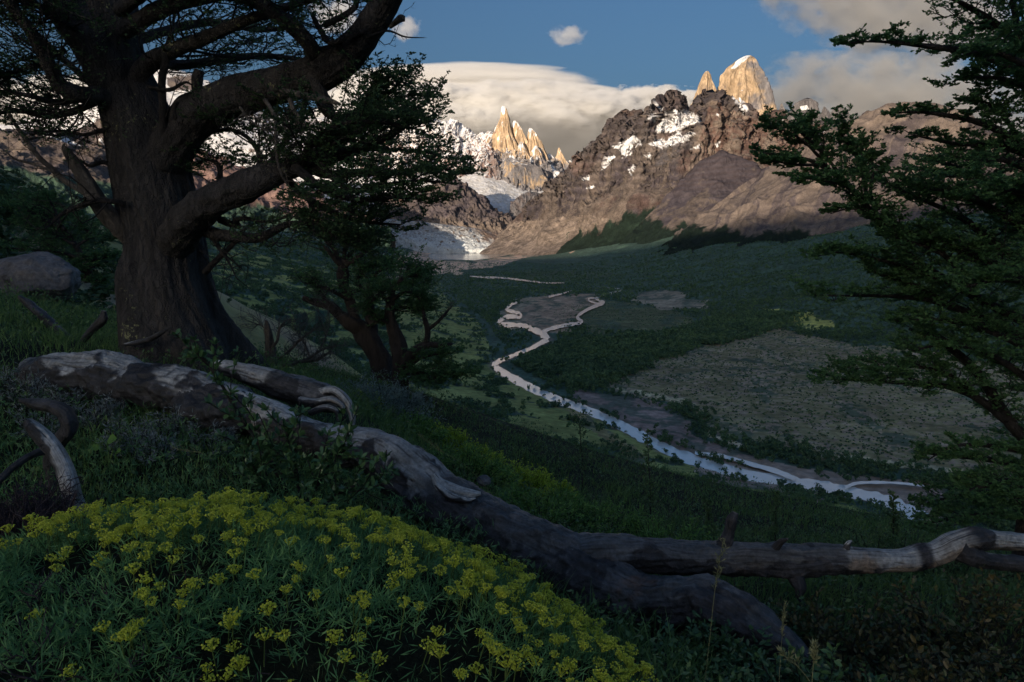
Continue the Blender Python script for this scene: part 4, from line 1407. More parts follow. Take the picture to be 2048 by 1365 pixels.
def limb(root, L, rng, mat, leafmat=None, n=40, seg=14, name='branch', amp=.12, lump=.10, k2=16, l2=.9, k3=7, l3=.4, k4=0, nl=9, leaf=.026,
         ang=50, flat=.22, up=.12, tmin=.12, tmin_leaf=.1, rtip=.002, lenf2=None, bare=0.0, gnarl=0.0, twig_curve=.1, fol='foliage', wig=.10, tmax=1.0, anchor=None):
    """one traced limb with its side shoots as a branch part, its leaves as a foliage sub-part"""
    pts, rad = pxpath(L, n)
    rad = rad * .84
    if anchor is not None:
        j = np.array([anchor[0], anchor[1], pts[0][2] - .10])
        q = smooth_path(np.concatenate([np.concatenate([[j], pts[::6]]), np.concatenate([[rad[0] * 1.2], rad[::6]])[:, None]], 1), n)
        pts, rad = q[:, :3], q[:, 3]
    if gnarl:
        pts = pts + gnarl * v3(fbm(pts * 3 + 5, 3), fbm(pts * 3 + 25, 3), fbm(pts * 3 + 45, 3)) * np.linspace(.1, 1, n)[:, None]
    bag = Bag()
    tube(bag, pts, rad, seg, amp, lump, seed=rng.random() * 50)
    leafb = Bag()
    tot = np.linalg.norm(np.diff(pts, axis=0), axis=1).sum()
    if k2:
        p1 = pts[None]
        pl2, L2 = shoots(p1, np.array([l2]), k2, rng, tmin, ang, flat, up, 1.0, .5, 7, twig_curve, wig, tmax=tmax)
        r2 = np.linspace(1, .25, 7)[None] * (L2[:, None] * .012 + .0018)
        tubes(bag, pl2, r2, 5)
        pl3, L3 = shoots(pl2, L2, k3, rng, .12, 48, flat * 1.2, up * .8, l3 / max(l2, 1e-3), .4, 5, twig_curve, wig)
        tubes(bag, pl3, np.linspace(1, .3, 5)[None] * (L3[:, None] * .008 + .0012), 4)
        tw = pl3
        if k4:
            pl4, L4 = shoots(pl3, L3, k4, rng, .15, 48, flat * 1.4, up * .6, .5, .3, 4, twig_curve, wig)
            tubes(bag, pl4, np.linspace(1, .4, 4)[None] * (L4[:, None] * .006 + .0009), 3)
            tw = np.concatenate([pl4, pl3[:, [0, 2, 3, 4]]])
        if leafmat is not None and nl:
            keep = rng.random(len(tw)) >= bare
            leaves_on(leafb, tw[keep], nl, leaf, rng, tmin_leaf)
    b = bag.build(name, mat, root)
    if leafb.n:
        leafb.build(fol, leafmat, b)
    return b


def rel(o, loc):
    """children built in world coordinates keep their place under a root that stands elsewhere"""
    for ch in o.children:
        ch.location = tuple(-np.asarray(loc))


# ---- the old beech at the left
rng = np.random.default_rng(21)
loc = P(365, 722, 7.0)
old = empty('beech_tree', loc, 'huge old twisted beech with thick dark trunk rising behind the fallen log', 'tree')
pts, rad = pxpath([(372, 770, 150, 7.0), (368, 735, 138, 7.0), (360, 700, 122, 7.0), (345, 650, 107, 7.0), (334, 600, 99, 7.0), (330, 560, 94, 7.0), (333, 510, 82, 7.0), (328, 465, 79, 7.0), (318, 420, 80, 7.0), (308, 370, 80, 7.0),
                   (298, 320, 80, 7.0), (285, 265, 76, 7.0), (266, 210, 66, 7.0), (248, 160, 58, 7.0), (232, 110, 56, 6.95), (222, 60, 56, 6.9), (212, 0, 56, 6.85), (205, -80, 54, 6.8), (205, -250, 48, 6.7), (215, -500, 36, 6.6), (230, -800, 20, 6.5)], 420)
bag = Bag()
t, n_, b_ = frames(pts)


def trunk_mesh(bag, pts, rad, seg, seed, flare=True):
    t, n, b = frames(pts)
    th = np.linspace(0, 2 * math.pi, seg, endpoint=False)
    Ln = np.concatenate([[0], np.cumsum(np.linalg.norm(np.diff(pts, axis=0), axis=1))])
    TH, LL = np.meshgrid(th, Ln)
    tw = TH + .35 * LL
    cx, sx = np.cos(tw), np.sin(tw)
    big = fbm(v3(cx * .9 + seed, sx * .9, LL * .35), 3)
    rope = ridged(v3(cx * 1.3 + seed, sx * 1.3, LL * .18), 3) - .5
    fur = ridged(v3(cx * 6.0, sx * 6.0 + seed, LL * 1.1), 4) - .5
    fine = fbm(v3(cx * 16, sx * 16 + seed, LL * 6.0), 4)
    root = np.exp(-LL / .45) * (.22 * np.sin(TH * 5 + 1.0) + .16 * np.sin(TH * 3 + 2.2))
    k = 1 + .10 * big + .15 * rope + .055 * fur + .022 * fine + (root if flare else 0)
    r = rad[:, None] * k
    G = pts[:, None] + r[..., None] * (np.cos(TH)[..., None] * n[:, None] + np.sin(TH)[..., None] * b[:, None])
    m = len(pts); a = np.arange(m * seg).reshape(m, seg)
    q = np.stack([a[:-1], np.roll(a, -1, 1)[:-1], np.roll(a, -1, 1)[1:], a[1:]], -1).reshape(-1, 4)
    bag.add(G.reshape(-1, 3), q)


trunk_mesh(bag, pts, rad * .89, 200, 4.0)
trunk = bag.build('trunk', m_bark, old)
# the second stem of the fork at the top
limb(old, [(240, 190, 52, 6.95), (200, 110, 50, 6.8), (160, 50, 46, 6.7), (125, -10, 42, 6.6), (95, -90, 38, 6.5), (50, -260, 28, 6.3)], rng, m_bark, None, n=80, seg=60, amp=.05, lump=.12, k2=0)
# right-hand big limb
limb(old, [(310, 350, 46, 6.95), (345, 290, 50, 6.85), (392, 232, 46, 6.75), (440, 205, 43, 6.7), (500, 186, 42, 6.6), (560, 170, 41, 6.5), (620, 152, 40, 6.4), (672, 128, 40, 6.3), (712, 92, 37, 6.2), (742, 52, 33, 6.1), (768, 12, 30, 6.0), (790, -30, 27, 5.9), (825, -120, 20, 5.8)],
     rng, m_bark, m_lf_old, n=150, seg=80, amp=.07, lump=.13, k2=46, l2=.55, k3=5, l3=.28, k4=3, nl=2, leaf=.022, bare=.75, flat=.9, up=.25, tmin=.2, wig=.2, twig_curve=.15)
limb(old, [(402, 225, 13, 6.7), (398, 195, 13, 6.68), (394, 165, 12, 6.66), (399, 141, 11, 6.66)], rng, m_bark, None, n=24, seg=24, amp=.15, k2=0)
limb(old, [(330, 290, 10, 6.7), (326, 220, 9, 6.6), (324, 160, 8.5, 6.6), (331, 128, 8, 6.6), (336, 90, 6, 6.6), (345, 60, 4, 6.6)], rng, m_barkd, None, n=40, seg=14, k2=8, l2=.45, k3=4, l3=.2, nl=0, flat=.8, wig=.2)
limb(old, [(352, 240, 6, 6.6), (350, 212, 5, 6.6), (357, 205, 3, 6.6)], rng, m_barkd, None, n=14, seg=10, k2=0)
limb(old, [(300, 175, 5, 6.6), (340, 180, 4.5, 6.5), (370, 165, 3, 6.5), (384, 170, 2, 6.5)], rng, m_barkd, None, n=18, seg=8, k2=5, l2=.3, k3=3, l3=.12, nl=0, flat=.8, wig=.2)
# upper branches crossing the top of the frame, with their layers of small leaves
lf = dict(leaf=.026, nl=8, flat=.30, up=.06)
limb(old, [(262, 170, 22, 6.9), (300, 125, 20, 6.8), (350, 100, 17, 6.6), (420, 72, 14, 6.4), (500, 38, 11, 6.2), (580, 12, 8, 6.1), (660, -10, 5, 6.0)], rng, m_bark, m_lf_old, n=60, seg=24, k2=30, l2=1.0, k3=8, l3=.4, k4=3, **lf, bare=.45, tmin=.15)
limb(old, [(250, 60, 20, 6.7), (320, 20, 18, 6.4), (400, -5, 16, 6.2), (470, -12, 15, 6.1), (520, 8, 16, 6.1), (570, 42, 16, 6.1), (610, 78, 17, 6.15), (632, 112, 18, 6.25)], rng, m_bark, m_lf_old, n=70, seg=26, k2=26, l2=.85, k3=8, l3=.36, k4=3, **lf, bare=.5, tmin=.2)
limb(old, [(240, 20, 16, 6.6), (330, -40, 14, 6.0), (430, -50, 11, 5.5), (540, -40, 8, 5.2), (650, -20, 5, 5.0)], rng, m_bark, m_lf_old, n=50, seg=16, k2=28, l2=.9, k3=8, l3=.36, k4=3, **lf, bare=.25, tmin=.1)
limb(old, [(280, 120, 13, 7.1), (360, 130, 11, 7.4), (440, 120, 9, 7.6), (520, 112, 7, 7.7), (600, 118, 4, 7.8)], rng, m_bark, m_lf_old, n=50, seg=16, k2=26, l2=.9, k3=8, l3=.34, k4=3, **lf, bare=.55, tmin=.1)
limb(old, [(250, 90, 12, 7.2), (340, 60, 10, 7.6), (430, 45, 8, 7.9), (520, 60, 6, 8.1), (600, 52, 3, 8.2)], rng, m_bark, m_lf_old, n=50, seg=16, k2=28, l2=1.0, k3=8, l3=.38, k4=3, **lf, bare=.35, tmin=.1)
limb(old, [(650, 50, 7, 6.1), (690, 30, 7, 6.0), (712, 10, 6, 6.0), (708, -30, 4, 5.9)], rng, m_barkd, None, n=30, seg=10, k2=14, l2=.4, k3=5, l3=.2, k4=2, nl=0, flat=.8, wig=.25, twig_curve=.25)
limb(old, [(735, 60, 5, 6.0), (690, 78, 6, 6.0), (660, 86, 6, 6.05), (640, 60, 6, 6.1), (625, 30, 5, 6.1)], rng, m_barkd, None, n=30, seg=10, k2=14, l2=.4, k3=5, l3=.2, k4=2, nl=0, flat=.8, wig=.25, twig_curve=.25)
limb(old, [(780, 55, 4, 6.0), (800, 38, 8, 5.95), (810, 38, 6, 5.95)], rng, m_bark, None, n=12, seg=12, k2=0)
limb(old, [(735, 75, 3, 6.0), (775, 62, 2.4, 6.0), (810, 74, 1.8, 6.0), (848, 76, .8, 6.0)], rng, m_barkd, None, n=20, seg=6, k2=7, l2=.12, k3=2, l3=.05, nl=0, flat=.8)
# left-hand limbs
limb(old, [(250, 230, 26, 6.9), (205, 195, 22, 6.7), (160, 190, 19, 6.5), (122, 172, 17, 6.4), (100, 135, 15, 6.3), (80, 95, 14, 6.2), (55, 55, 12, 6.1), (22, 10, 11, 6.0), (-20, -60, 9, 5.9)], rng, m_bark, m_lf_old, n=80, seg=26, k2=34, l2=.85, k3=8, l3=.36, k4=3, **lf, bare=.62, tmin=.2, wig=.14)
limb(old, [(230, 190, 9, 6.8), (180, 165, 8, 6.9), (140, 130, 7, 7.0), (90, 85, 6, 7.1), (40, 30, 5, 7.1), (0, -20, 4, 7.1)], rng, m_bark, m_lf_old, n=50, seg=14, k2=28, l2=.8, k3=8, l3=.34, k4=3, **lf, bare=.45, tmin=.15)
limb(old, [(190, 205, 9, 6.7), (140, 225, 8, 6.6), (90, 232, 7, 6.6), (40, 222, 5, 6.6), (-10, 228, 4, 6.6)], rng, m_barkd, m_lf_old, n=40, seg=12, k2=26, l2=.7, k3=7, l3=.3, k4=4, **lf, bare=.6, tmin=.1, wig=.16)
limb(old, [(170, 195, 8, 6.7), (110, 205, 7, 6.9), (50, 190, 5, 7.1), (-20, 180, 4, 7.2)], rng, m_barkd, m_lf_old, n=40, seg=12, k2=26, l2=.7, k3=7, l3=.3, k4=4, **lf, bare=.55, tmin=.1, wig=.16)
limb(old, [(160, 60, 8, 6.6), (110, 40, 7, 6.3), (60, 0, 6, 6.1), (0, -20, 4, 6.0)], rng, m_barkd, m_lf_old, n=40, seg=12, k2=28, l2=.8, k3=8, l3=.32, k4=3, **lf, bare=.3, tmin=.05)
limb(old, [(130, 100, 6, 6.7), (70, 130, 5, 6.5), (10, 150, 4, 6.4), (-40, 150, 3, 6.4)], rng, m_barkd, m_lf_old, n=40, seg=12, k2=26, l2=.7, k3=8, l3=.3, k4=3, **lf, bare=.4, tmin=.05)
# broken dead limb low on the left and its whip
limb(old, [(268, 482, 24, 6.9), (240, 455, 21, 6.8), (212, 425, 20, 6.7), (190, 395, 20, 6.65), (165, 352, 16, 6.6), (146, 322, 13, 6.55), (130, 298, 7, 6.5), (126, 290, 2, 6.5)], rng, m_dead, None, n=60, seg=30, amp=.22, lump=.1, k2=0)
limb(old, [(195, 402, 8, 6.6), (165, 383, 7, 6.6), (130, 362, 6.5, 6.6), (100, 335, 6, 6.55), (72, 308, 5, 6.5), (48, 275, 4.5, 6.5), (28, 245, 4, 6.5), (14, 222, 2, 6.5)], rng, m_dead, None, n=50, seg=12, k2=8, l2=.35, k3=3, l3=.12, nl=0, flat=.8, wig=.2)
limb(old, [(110, 345, 4, 6.55), (70, 330, 3, 6.5), (30, 318, 2.4, 6.5), (8, 300, 1, 6.5)], rng, m_dead, None, n=24, seg=8, k2=6, l2=.25, k3=3, l3=.1, nl=0, flat=.8, wig=.2)
limb(old, [(250, 408, 7, 6.6), (215, 402, 6, 6.5), (180, 405, 6, 6.5), (145, 418, 5, 6.5), (118, 432, 4, 6.5), (104, 446, 2, 6.5)], rng, m_barkd, None, n=40, seg=10, k2=16, l2=.5, k3=5, l3=.22, k4=2, nl=0, flat=.7, wig=.25)
limb(old, [(235, 335, 7, 6.8), (205, 325, 5, 6.8), (180, 332, 4, 6.8), (160, 320, 2, 6.8)], rng, m_barkd, None, n=24, seg=8, k2=12, l2=.4, k3=5, l3=.2, k4=2, nl=0, flat=.8, wig=.25)
limb(old, [(225, 265, 8, 6.8), (200, 262, 6, 6.7), (170, 270, 4, 6.7), (120, 262, 3, 6.7), (60, 270, 2, 6.7)], rng, m_barkd, m_lf_old, n=24, seg=8, k2=20, l2=.5, k3=6, l3=.24, k4=2, nl=7, leaf=.024, bare=.5, flat=.6, wig=.2)
# thick limb on the lower right that carries the dense crown
lc = dict(leaf=.028, nl=8, flat=.22, up=.10)
limb(old, [(335, 500, 46, 6.9), (372, 450, 42, 6.6), (410, 412, 38, 6.4), (455, 388, 36, 6.3), (505, 368, 33, 6.2), (555, 347, 29, 6.2), (600, 332, 22, 6.2), (650, 318, 15, 6.2), (710, 300, 11, 6.2), (780, 270, 8, 6.2), (830, 240, 5, 6.2)],
     rng, m_bark, m_lf_old, n=130, seg=64, amp=.09, lump=.16, k2=34, l2=.95, k3=9, l3=.42, k4=3, **lc, tmin=.45)
crown = [
    [(600, 330, 14, 6.2), (660, 350, 11, 6.1), (720, 345, 9, 6.0), (800, 345, 7, 5.9), (870, 335, 4, 5.9), (915, 345, 2, 5.9)],
    [(620, 330, 12, 6.3), (690, 260, 10, 6.4), (740, 215, 7, 6.5), (780, 185, 4, 6.5), (800, 160, 2, 6.5)],
    [(640, 320, 10, 6.3), (720, 260, 8, 6.6), (790, 225, 5, 6.8), (850, 212, 2, 6.9)],
    [(590, 335, 12, 6.0), (650, 380, 9, 5.8), (720, 400, 7, 5.7), (790, 395, 4, 5.6), (850, 400, 2, 5.6)],
    [(560, 345, 10, 6.4), (620, 400, 8, 6.3), (680, 430, 6, 6.2), (740, 445, 4, 6.2), (800, 450, 2, 6.2)],
    [(570, 345, 9, 6.5), (640, 300, 7, 6.8), (720, 300, 5, 7.1), (800, 300, 3, 7.2), (880, 310, 2, 7.3)],
    [(500, 370, 9, 6.5), (520, 320, 7, 6.6), (500, 280, 5, 6.7), (460, 260, 4, 6.8), (410, 270, 2, 6.9)],
    [(520, 360, 8, 6.4), (560, 300, 6, 6.5), (580, 260, 5, 6.5), (560, 230, 3, 6.6)],
    [(640, 200, 14, 6.3), (660, 230, 11, 6.4), (700, 235, 8, 6.5), (740, 190, 4, 6.5), (760, 175, 2, 6.5)],
    [(640, 330, 8, 6.0), (700, 380, 7, 5.7), (760, 372, 5, 5.6), (830, 362, 3, 5.6), (890, 365, 2, 5.6)],
    [(600, 340, 9, 6.1), (620, 290, 8, 5.9), (680, 250, 6, 5.8), (760, 245, 4, 5.8), (850, 262, 2, 5.8)],
    [(430, 400, 8, 6.6), (440, 340, 6, 6.9), (420, 320, 4, 7.0), (390, 330, 2, 7.0)],
    [(620, 400, 7, 6.2), (640, 450, 5, 6.2), (680, 480, 3, 6.2), (720, 490, 2, 6.2)],
]
for k, L in enumerate(crown):
    limb(old, L, rng, m_barkd, m_lf_old, n=36, seg=10, k2=18, l2=.62, k3=8, l3=.30, k4=3, **lc, tmin=.12)
# dead stub hanging from the big limb, lower thin limbs
limb(old, [(618, 150, 15, 6.3), (640, 185, 15, 6.25), (655, 215, 13, 6.2), (668, 238, 8, 6.2)], rng, m_bark, None, n=24, seg=18, amp=.2, k2=6, l2=.3, k3=3, l3=.1, nl=0, flat=.8)
limb(old, [(560, 180, 5, 6.2), (600, 190, 7, 6.0), (640, 198, 8, 5.9), (670, 205, 5, 5.9), (682, 210, 2, 5.9)], rng, m_dead, None, n=24, seg=12, amp=.2, k2=5, l2=.25, k3=3, l3=.1, nl=0, flat=.8)
limb(old, [(395, 452, 18, 6.8), (430, 468, 15, 6.6), (470, 474, 13, 6.5), (515, 476, 11, 6.4), (550, 462, 9, 6.3), (580, 448, 7, 6.3), (625, 448, 4, 6.2)], rng, m_bark, m_lf_old, n=50, seg=18, k2=20, l2=.55, k3=6, l3=.28, k4=2, nl=8, leaf=.028, bare=.35, flat=.5, up=.02, tmin=.35, wig=.2)
limb(old, [(440, 440, 9, 6.6), (475, 452, 7, 6.5), (472, 440, 6, 6.4), (495, 438, 5, 6.4), (540, 444, 4, 6.4), (580, 430, 2, 6.4)], rng, m_barkd, None, n=40, seg=10, k2=12, l2=.3, k3=4, l3=.15, nl=0, flat=.7, wig=.25)
limb(old, [(410, 545, 8, 6.8), (432, 522, 7, 6.7), (455, 500, 6, 6.6), (475, 480, 5, 6.5), (488, 470, 3, 6.5)], rng, m_barkd, None, n=24, seg=10, k2=10, l2=.5, k3=4, l3=.2, nl=0, flat=.8, wig=.2)
limb(old, [(420, 470, 6, 6.7), (440, 500, 4, 6.5), (455, 520, 3, 6.5), (475, 560, 1, 6.4)], rng, m_barkd, None, n=24, seg=8, k2=12, l2=.4, k3=4, l3=.2, nl=0, flat=.8, wig=.25)
for q in ([(530, 200, 5, 6.1), (550, 235, 4.5, 6.0), (552, 280, 4, 5.95), (556, 330, 3, 5.9), (575, 370, 2, 5.9), (600, 395, .8, 5.9)], [(480, 215, 3, 6.2), (500, 240, 2.4, 6.1), (530, 260, 2, 6.1), (560, 262, 1, 6.0)], [(580, 200, 6, 6.1), (590, 225, 5, 6.0), (610, 250, 3, 6.0), (600, 275, 1, 6.0)]):
    limb(old, q, rng, m_dead, None, n=30, seg=8, k2=14, l2=.35, k3=4, l3=.18, k4=2, nl=0, flat=.8, wig=.25, twig_curve=-.15)
# crown above the frame, which shades the ground
for k in range(9):
    a = rng.uniform(0, 6.28); e = rng.uniform(.5, 1.0)
    p0 = P(212, -300, 6.7) + np.array([0, 0, rng.uniform(-.8, 1.8)])
    p1 = p0 + np.array([math.cos(a) * 3.4 * e, math.sin(a) * 3.4 * e, rng.uniform(.6, 1.6)])
    pts = np.linspace(p0, p1, 24) + np.linspace(0, 1, 24)[:, None] ** 2 * np.array([0, 0, .3])
    bag, lb = Bag(), Bag()
    tube(bag, pts, np.linspace(.10, .02, 24), 12, .1, .1, k)
    s2, l2 = shoots(pts[None], np.array([1.3]), 22, rng, .2, 55, .3, .1, 1.0, .4, 7)
    tubes(bag, s2, np.linspace(1, .25, 7)[None] * (l2[:, None] * .012 + .002), 4)
    s3, l3 = shoots(s2, l2, 8, rng, .12, 50, .3, .1, .45, .4, 5)
    tubes(bag, s3, np.linspace(1, .3, 5)[None] * (l3[:, None] * .008 + .0015), 3)
    leaves_on(lb, s3, 14, .038, rng)
    b = bag.build('branch', m_bark, old)
    lb.build('foliage', m_lf_old, b)
rel(old, loc)


# ---- beech at the right edge
rng = np.random.default_rng(33)
loc = np.array([5.1, 6.3, float(gz(5.1, 6.3))])
rt = empty('beech_tree', loc, 'leafy green beech reaching flat layered boughs in from the right-hand edge', 'tree')
bag = Bag()
pts = smooth_path([(5.12, 6.3, loc[2] - .3, .20), (5.1, 6.3, loc[2] + .5, .17), (5.03, 6.3, 0.0, .14), (4.98, 6.28, 1.2, .12), (4.93, 6.25, 2.4, .09), (4.88, 6.2, 3.4, .06), (4.85, 6.2, 4.2, .03)], 120)
tube(bag, pts[:, :3], pts[:, 3], 40, .10, .10, 3)
bag.build('trunk', m_bark2, rt)
rr = dict(leaf=.030, nl=8, flat=.16, up=.10)
RT = [
    # the long bough with the finger pointing left
    ([(2080, 660, 13, 6.2), (2010, 625, 11, 6.1), (1950, 592, 10, 6.0), (1890, 560, 9, 5.9), (1830, 520, 8, 5.85), (1785, 478, 8, 5.8), (1755, 440, 7, 5.8), (1722, 402, 6, 5.75), (1690, 365, 5.5, 5.7), (1650, 335, 5, 5.7), (1610, 318, 4, 5.7), (1560, 308, 3, 5.7), (1510, 306, 1.5, 5.7)], 26, .42),
    ([(1690, 362, 4, 5.7), (1655, 318, 3.5, 5.7), (1625, 285, 3, 5.7), (1600, 262, 2, 5.7), (1618, 240, 1, 5.7)], 14, .32),
    ([(1660, 340, 4, 5.7), (1610, 285, 3, 5.6), (1570, 262, 2, 5.6), (1545, 256, 1, 5.6)], 13, .30),
    ([(1640, 330, 4, 5.7), (1600, 330, 3, 5.6), (1560, 325, 2, 5.55), (1535, 322, 1, 5.5)], 10, .26),
    ([(1735, 412, 5, 5.8), (1728, 360, 4, 5.8), (1715, 320, 3, 5.8), (1690, 280, 2, 5.8), (1680, 262, 1, 5.8)], 16, .34),
    ([(1760, 450, 5, 5.8), (1742, 390, 4, 5.7), (1745, 340, 3, 5.7), (1730, 315, 1, 5.7)], 14, .34),
    ([(1752, 436, 4, 5.8), (1700, 380, 3, 5.6), (1650, 362, 2, 5.5), (1600, 358, 1, 5.4)], 15, .30),
    ([(1790, 480, 4, 5.8), (1750, 430, 3, 5.7), (1700, 418, 2, 5.6), (1660, 428, 1, 5.6)], 10, .26),
    # topmost boughs
    ([(2100, 180, 11, 6.2), (2010, 130, 9, 6.0), (1960, 108, 8, 5.9), (1900, 98, 7, 5.8), (1840, 92, 5, 5.8), (1780, 84, 3.5, 5.8), (1730, 84, 2, 5.8), (1680, 87, 1, 5.8)], 26, .40),
    ([(2090, 120, 9, 6.2), (2030, 80, 8, 6.1), (1980, 40, 7, 6.0), (1930, 10, 5, 5.9), (1890, -10, 3, 5.9)], 24, .55),
    ([(2060, 200, 8, 6.1), (2040, 140, 8, 6.1), (2035, 60, 7, 6.1), (2020, -30, 5, 6.1)], 22, .55),
    ([(2100, 195, 7, 6.2), (2030, 165, 6, 6.0), (1980, 155, 4, 5.9), (1930, 158, 2, 5.9), (1900, 164, 1, 5.9)], 18, .30),
    ([(2100, 150, 8, 5.6), (2030, 120, 7, 5.4), (1980, 100, 5, 5.3), (1930, 110, 2, 5.2)], 22, .45),
    # second tier
    ([(2110, 320, 12, 6.2), (2060, 300, 10, 6.1), (2020, 275, 9, 6.0), (1970, 248, 7, 5.9), (1920, 236, 6, 5.9), (1870, 228, 4, 5.8), (1820, 224, 2.5, 5.8), (1782, 226, 1, 5.8)], 24, .34),
    ([(2040, 285, 6, 6.0), (2020, 250, 5, 6.0), (1990, 215, 4, 6.0), (1960, 200, 1.5, 6.0)], 16, .32),
    ([(2110, 360, 9, 6.2), (2050, 310, 8, 6.2), (1990, 290, 6, 6.1), (1930, 290, 5, 6.0), (1870, 280, 3, 6.0), (1815, 268, 1, 6.0)], 20, .34),
    ([(2100, 380, 9, 6.0), (2040, 330, 8, 5.9), (1980, 320, 6, 5.8), (1920, 350, 4, 5.7), (1860, 350, 2, 5.7)], 26, .5),
    # the broad middle
    ([(2110, 560, 12, 6.2), (2040, 520, 11, 6.1), (1980, 480, 9, 6.0), (1930, 440, 7, 5.9), (1870, 410, 5, 5.9), (1810, 385, 3, 5.9), (1760, 360, 1, 5.9)], 34, .60),
    ([(2110, 500, 10, 5.7), (2040, 450, 9, 5.6), (1970, 410, 7, 5.5), (1900, 385, 5, 5.4), (1840, 375, 2, 5.4)], 34, .55),
    ([(2110, 470, 9, 6.6), (2030, 420, 8, 6.6), (1960, 360, 6, 6.6), (1900, 330, 4, 6.6), (1850, 320, 2, 6.6)], 30, .55),
    ([(2110, 600, 12, 5.8), (2040, 560, 10, 5.7), (1970, 520, 8, 5.6), (1900, 490, 6, 5.6), (1840, 470, 4, 5.6), (1770, 440, 2, 5.6)], 34, .55),
    ([(1900, 560, 8, 5.9), (1840, 545, 6, 5.8), (1780, 525, 4, 5.7), (1720, 512, 3, 5.7), (1670, 505, 1.5, 5.7), (1645, 510, .8, 5.7)], 24, .38),
    ([(1950, 590, 7, 5.9), (1900, 520, 6, 5.7), (1840, 490, 4, 5.6), (1780, 475, 2, 5.6)], 24, .42),
    # lower tiers
    ([(2110, 700, 13, 6.2), (2040, 670, 12, 6.1), (1970, 640, 10, 6.0), (1900, 612, 8, 5.9), (1830, 596, 6, 5.8), (1760, 592, 4, 5.8), (1690, 592, 2.5, 5.8), (1605, 592, 1, 5.8)], 34, .44),
    ([(1900, 615, 7, 5.9), (1850, 580, 5, 5.8), (1800, 560, 3, 5.8), (1760, 548, 1.5, 5.8)], 18, .36),
    ([(2100, 720, 9, 5.8), (2020, 680, 8, 5.7), (1940, 650, 6, 5.6), (1860, 640, 4, 5.6), (1780, 640, 2, 5.6)], 28, .46),
    ([(2110, 910, 16, 6.2), (2060, 885, 15, 6.1), (2015, 840, 14, 6.0), (1985, 790, 12, 6.0), (1950, 740, 10, 5.95), (1905, 700, 9, 5.9), (1860, 672, 6, 5.9), (1810, 655, 3, 5.9)], 24, .45),
    ([(2010, 840, 10, 6.0), (1960, 800, 9, 5.9), (1900, 775, 7, 5.8), (1840, 768, 5, 5.8), (1780, 765, 4, 5.8), (1720, 762, 2.5, 5.8), (1640, 758, 1, 5.8)], 30, .38),
    ([(1960, 800, 7, 5.9), (1900, 750, 5, 5.7), (1840, 735, 4, 5.7), (1780, 735, 2.5, 5.7), (1700, 738, 1, 5.7)], 26, .36),
    ([(2100, 800, 9, 5.7), (2030, 740, 8, 5.6), (1960, 700, 6, 5.5), (1890, 690, 4, 5.5), (1830, 700, 2, 5.5)], 28, .5),
    ([(2110, 960, 9, 6.2), (2040, 935, 8, 6.1), (1985, 920, 7, 6.0), (1930, 915, 5, 5.9), (1890, 912, 3, 5.9), (1830, 905, 1, 5.9)], 20, .32),
    ([(2100, 900, 8, 5.9), (2030, 900, 7, 5.8), (1960, 890, 5, 5.7), (1900, 895, 3, 5.7), (1850, 925, 1, 5.7)], 20, .30),
    ([(2110, 1010, 9, 6.3), (2040, 990, 8, 6.3), (1970, 985, 6, 6.3), (1900, 995, 4, 6.3), (1840, 1010, 1, 6.3)], 32, .45),
    ([(2110, 1050, 9, 6.1), (2040, 1030, 8, 6.0), (1960, 1030, 6, 5.9), (1890, 1040, 4, 5.9), (1840, 1050, 1, 5.9)], 32, .42),
    ([(2110, 980, 8, 5.6), (2040, 960, 7, 5.5), (1980, 970, 5, 5.4), (1920, 985, 2, 5.4)], 28, .42),
    ([(2110, 420, 9, 5.3), (2050, 390, 8, 5.2), (1990, 380, 6, 5.1), (1940, 400, 2, 5.1)], 30, .5),
    ([(2110, 540, 9, 5.2), (2050, 560, 8, 5.1), (1990, 560, 6, 5.0), (1930, 575, 2, 5.0)], 30, .5),
]
for L, k2, l2 in RT:
    limb(rt, L, rng, m_barkd, m_lf_right, n=44, seg=12, k2=int(k2 * .78), l2=l2, k3=8, l3=l2 * .5, k4=3, **rr, tmin=.16, amp=.08, lump=.08, anchor=(5.0, 6.28) if L[0][0] >= 2060 else None)
for k in range(9):
    z0 = -.9 + .62 * k + rng.uniform(-.1, .1); a = rng.uniform(-1.0, 1.3); e = rng.uniform(1.3, 2.2) * (1 - .07 * k)
    p0 = np.array([5.02, 6.28, z0])
    q = np.linspace(p0, p0 + [e * math.cos(a), e * math.sin(a), .35 + .1 * rng.random()], 16)
    bag, lb = Bag(), Bag()
    tube(bag, q, np.linspace(.045, .006, 16), 10, .08, .08, k)
    s2, l2 = shoots(q[None], np.array([.55]), 22, rng, .2, 52, .16, .1, 1.0, .5, 7, .1, .1)
    tubes(bag, s2, np.linspace(1, .25, 7)[None] * (l2[:, None] * .012 + .0018), 4)
    s3, l3 = shoots(s2, l2, 8, rng, .12, 48, .2, .08, .5, .4, 5)
    tubes(bag, s3, np.linspace(1, .3, 5)[None] * (l3[:, None] * .008 + .0012), 3)
    s4, l4 = shoots(s3, l3, 3, rng, .15, 48, .2, .06, .5, .3, 4)
    leaves_on(lb, np.concatenate([s4, s3[:, [0, 2, 3, 4]]]), 8, .030, rng)
    b = bag.build('branch', m_barkd, rt); lb.build('foliage', m_lf_right, b)
rel(rt, loc)

# ---- the pair of small wind-bent beeches at mid distance, one thing each
rng = np.random.default_rng(41)
mm = dict(leaf=.042, nl=8, flat=.16, up=.08)


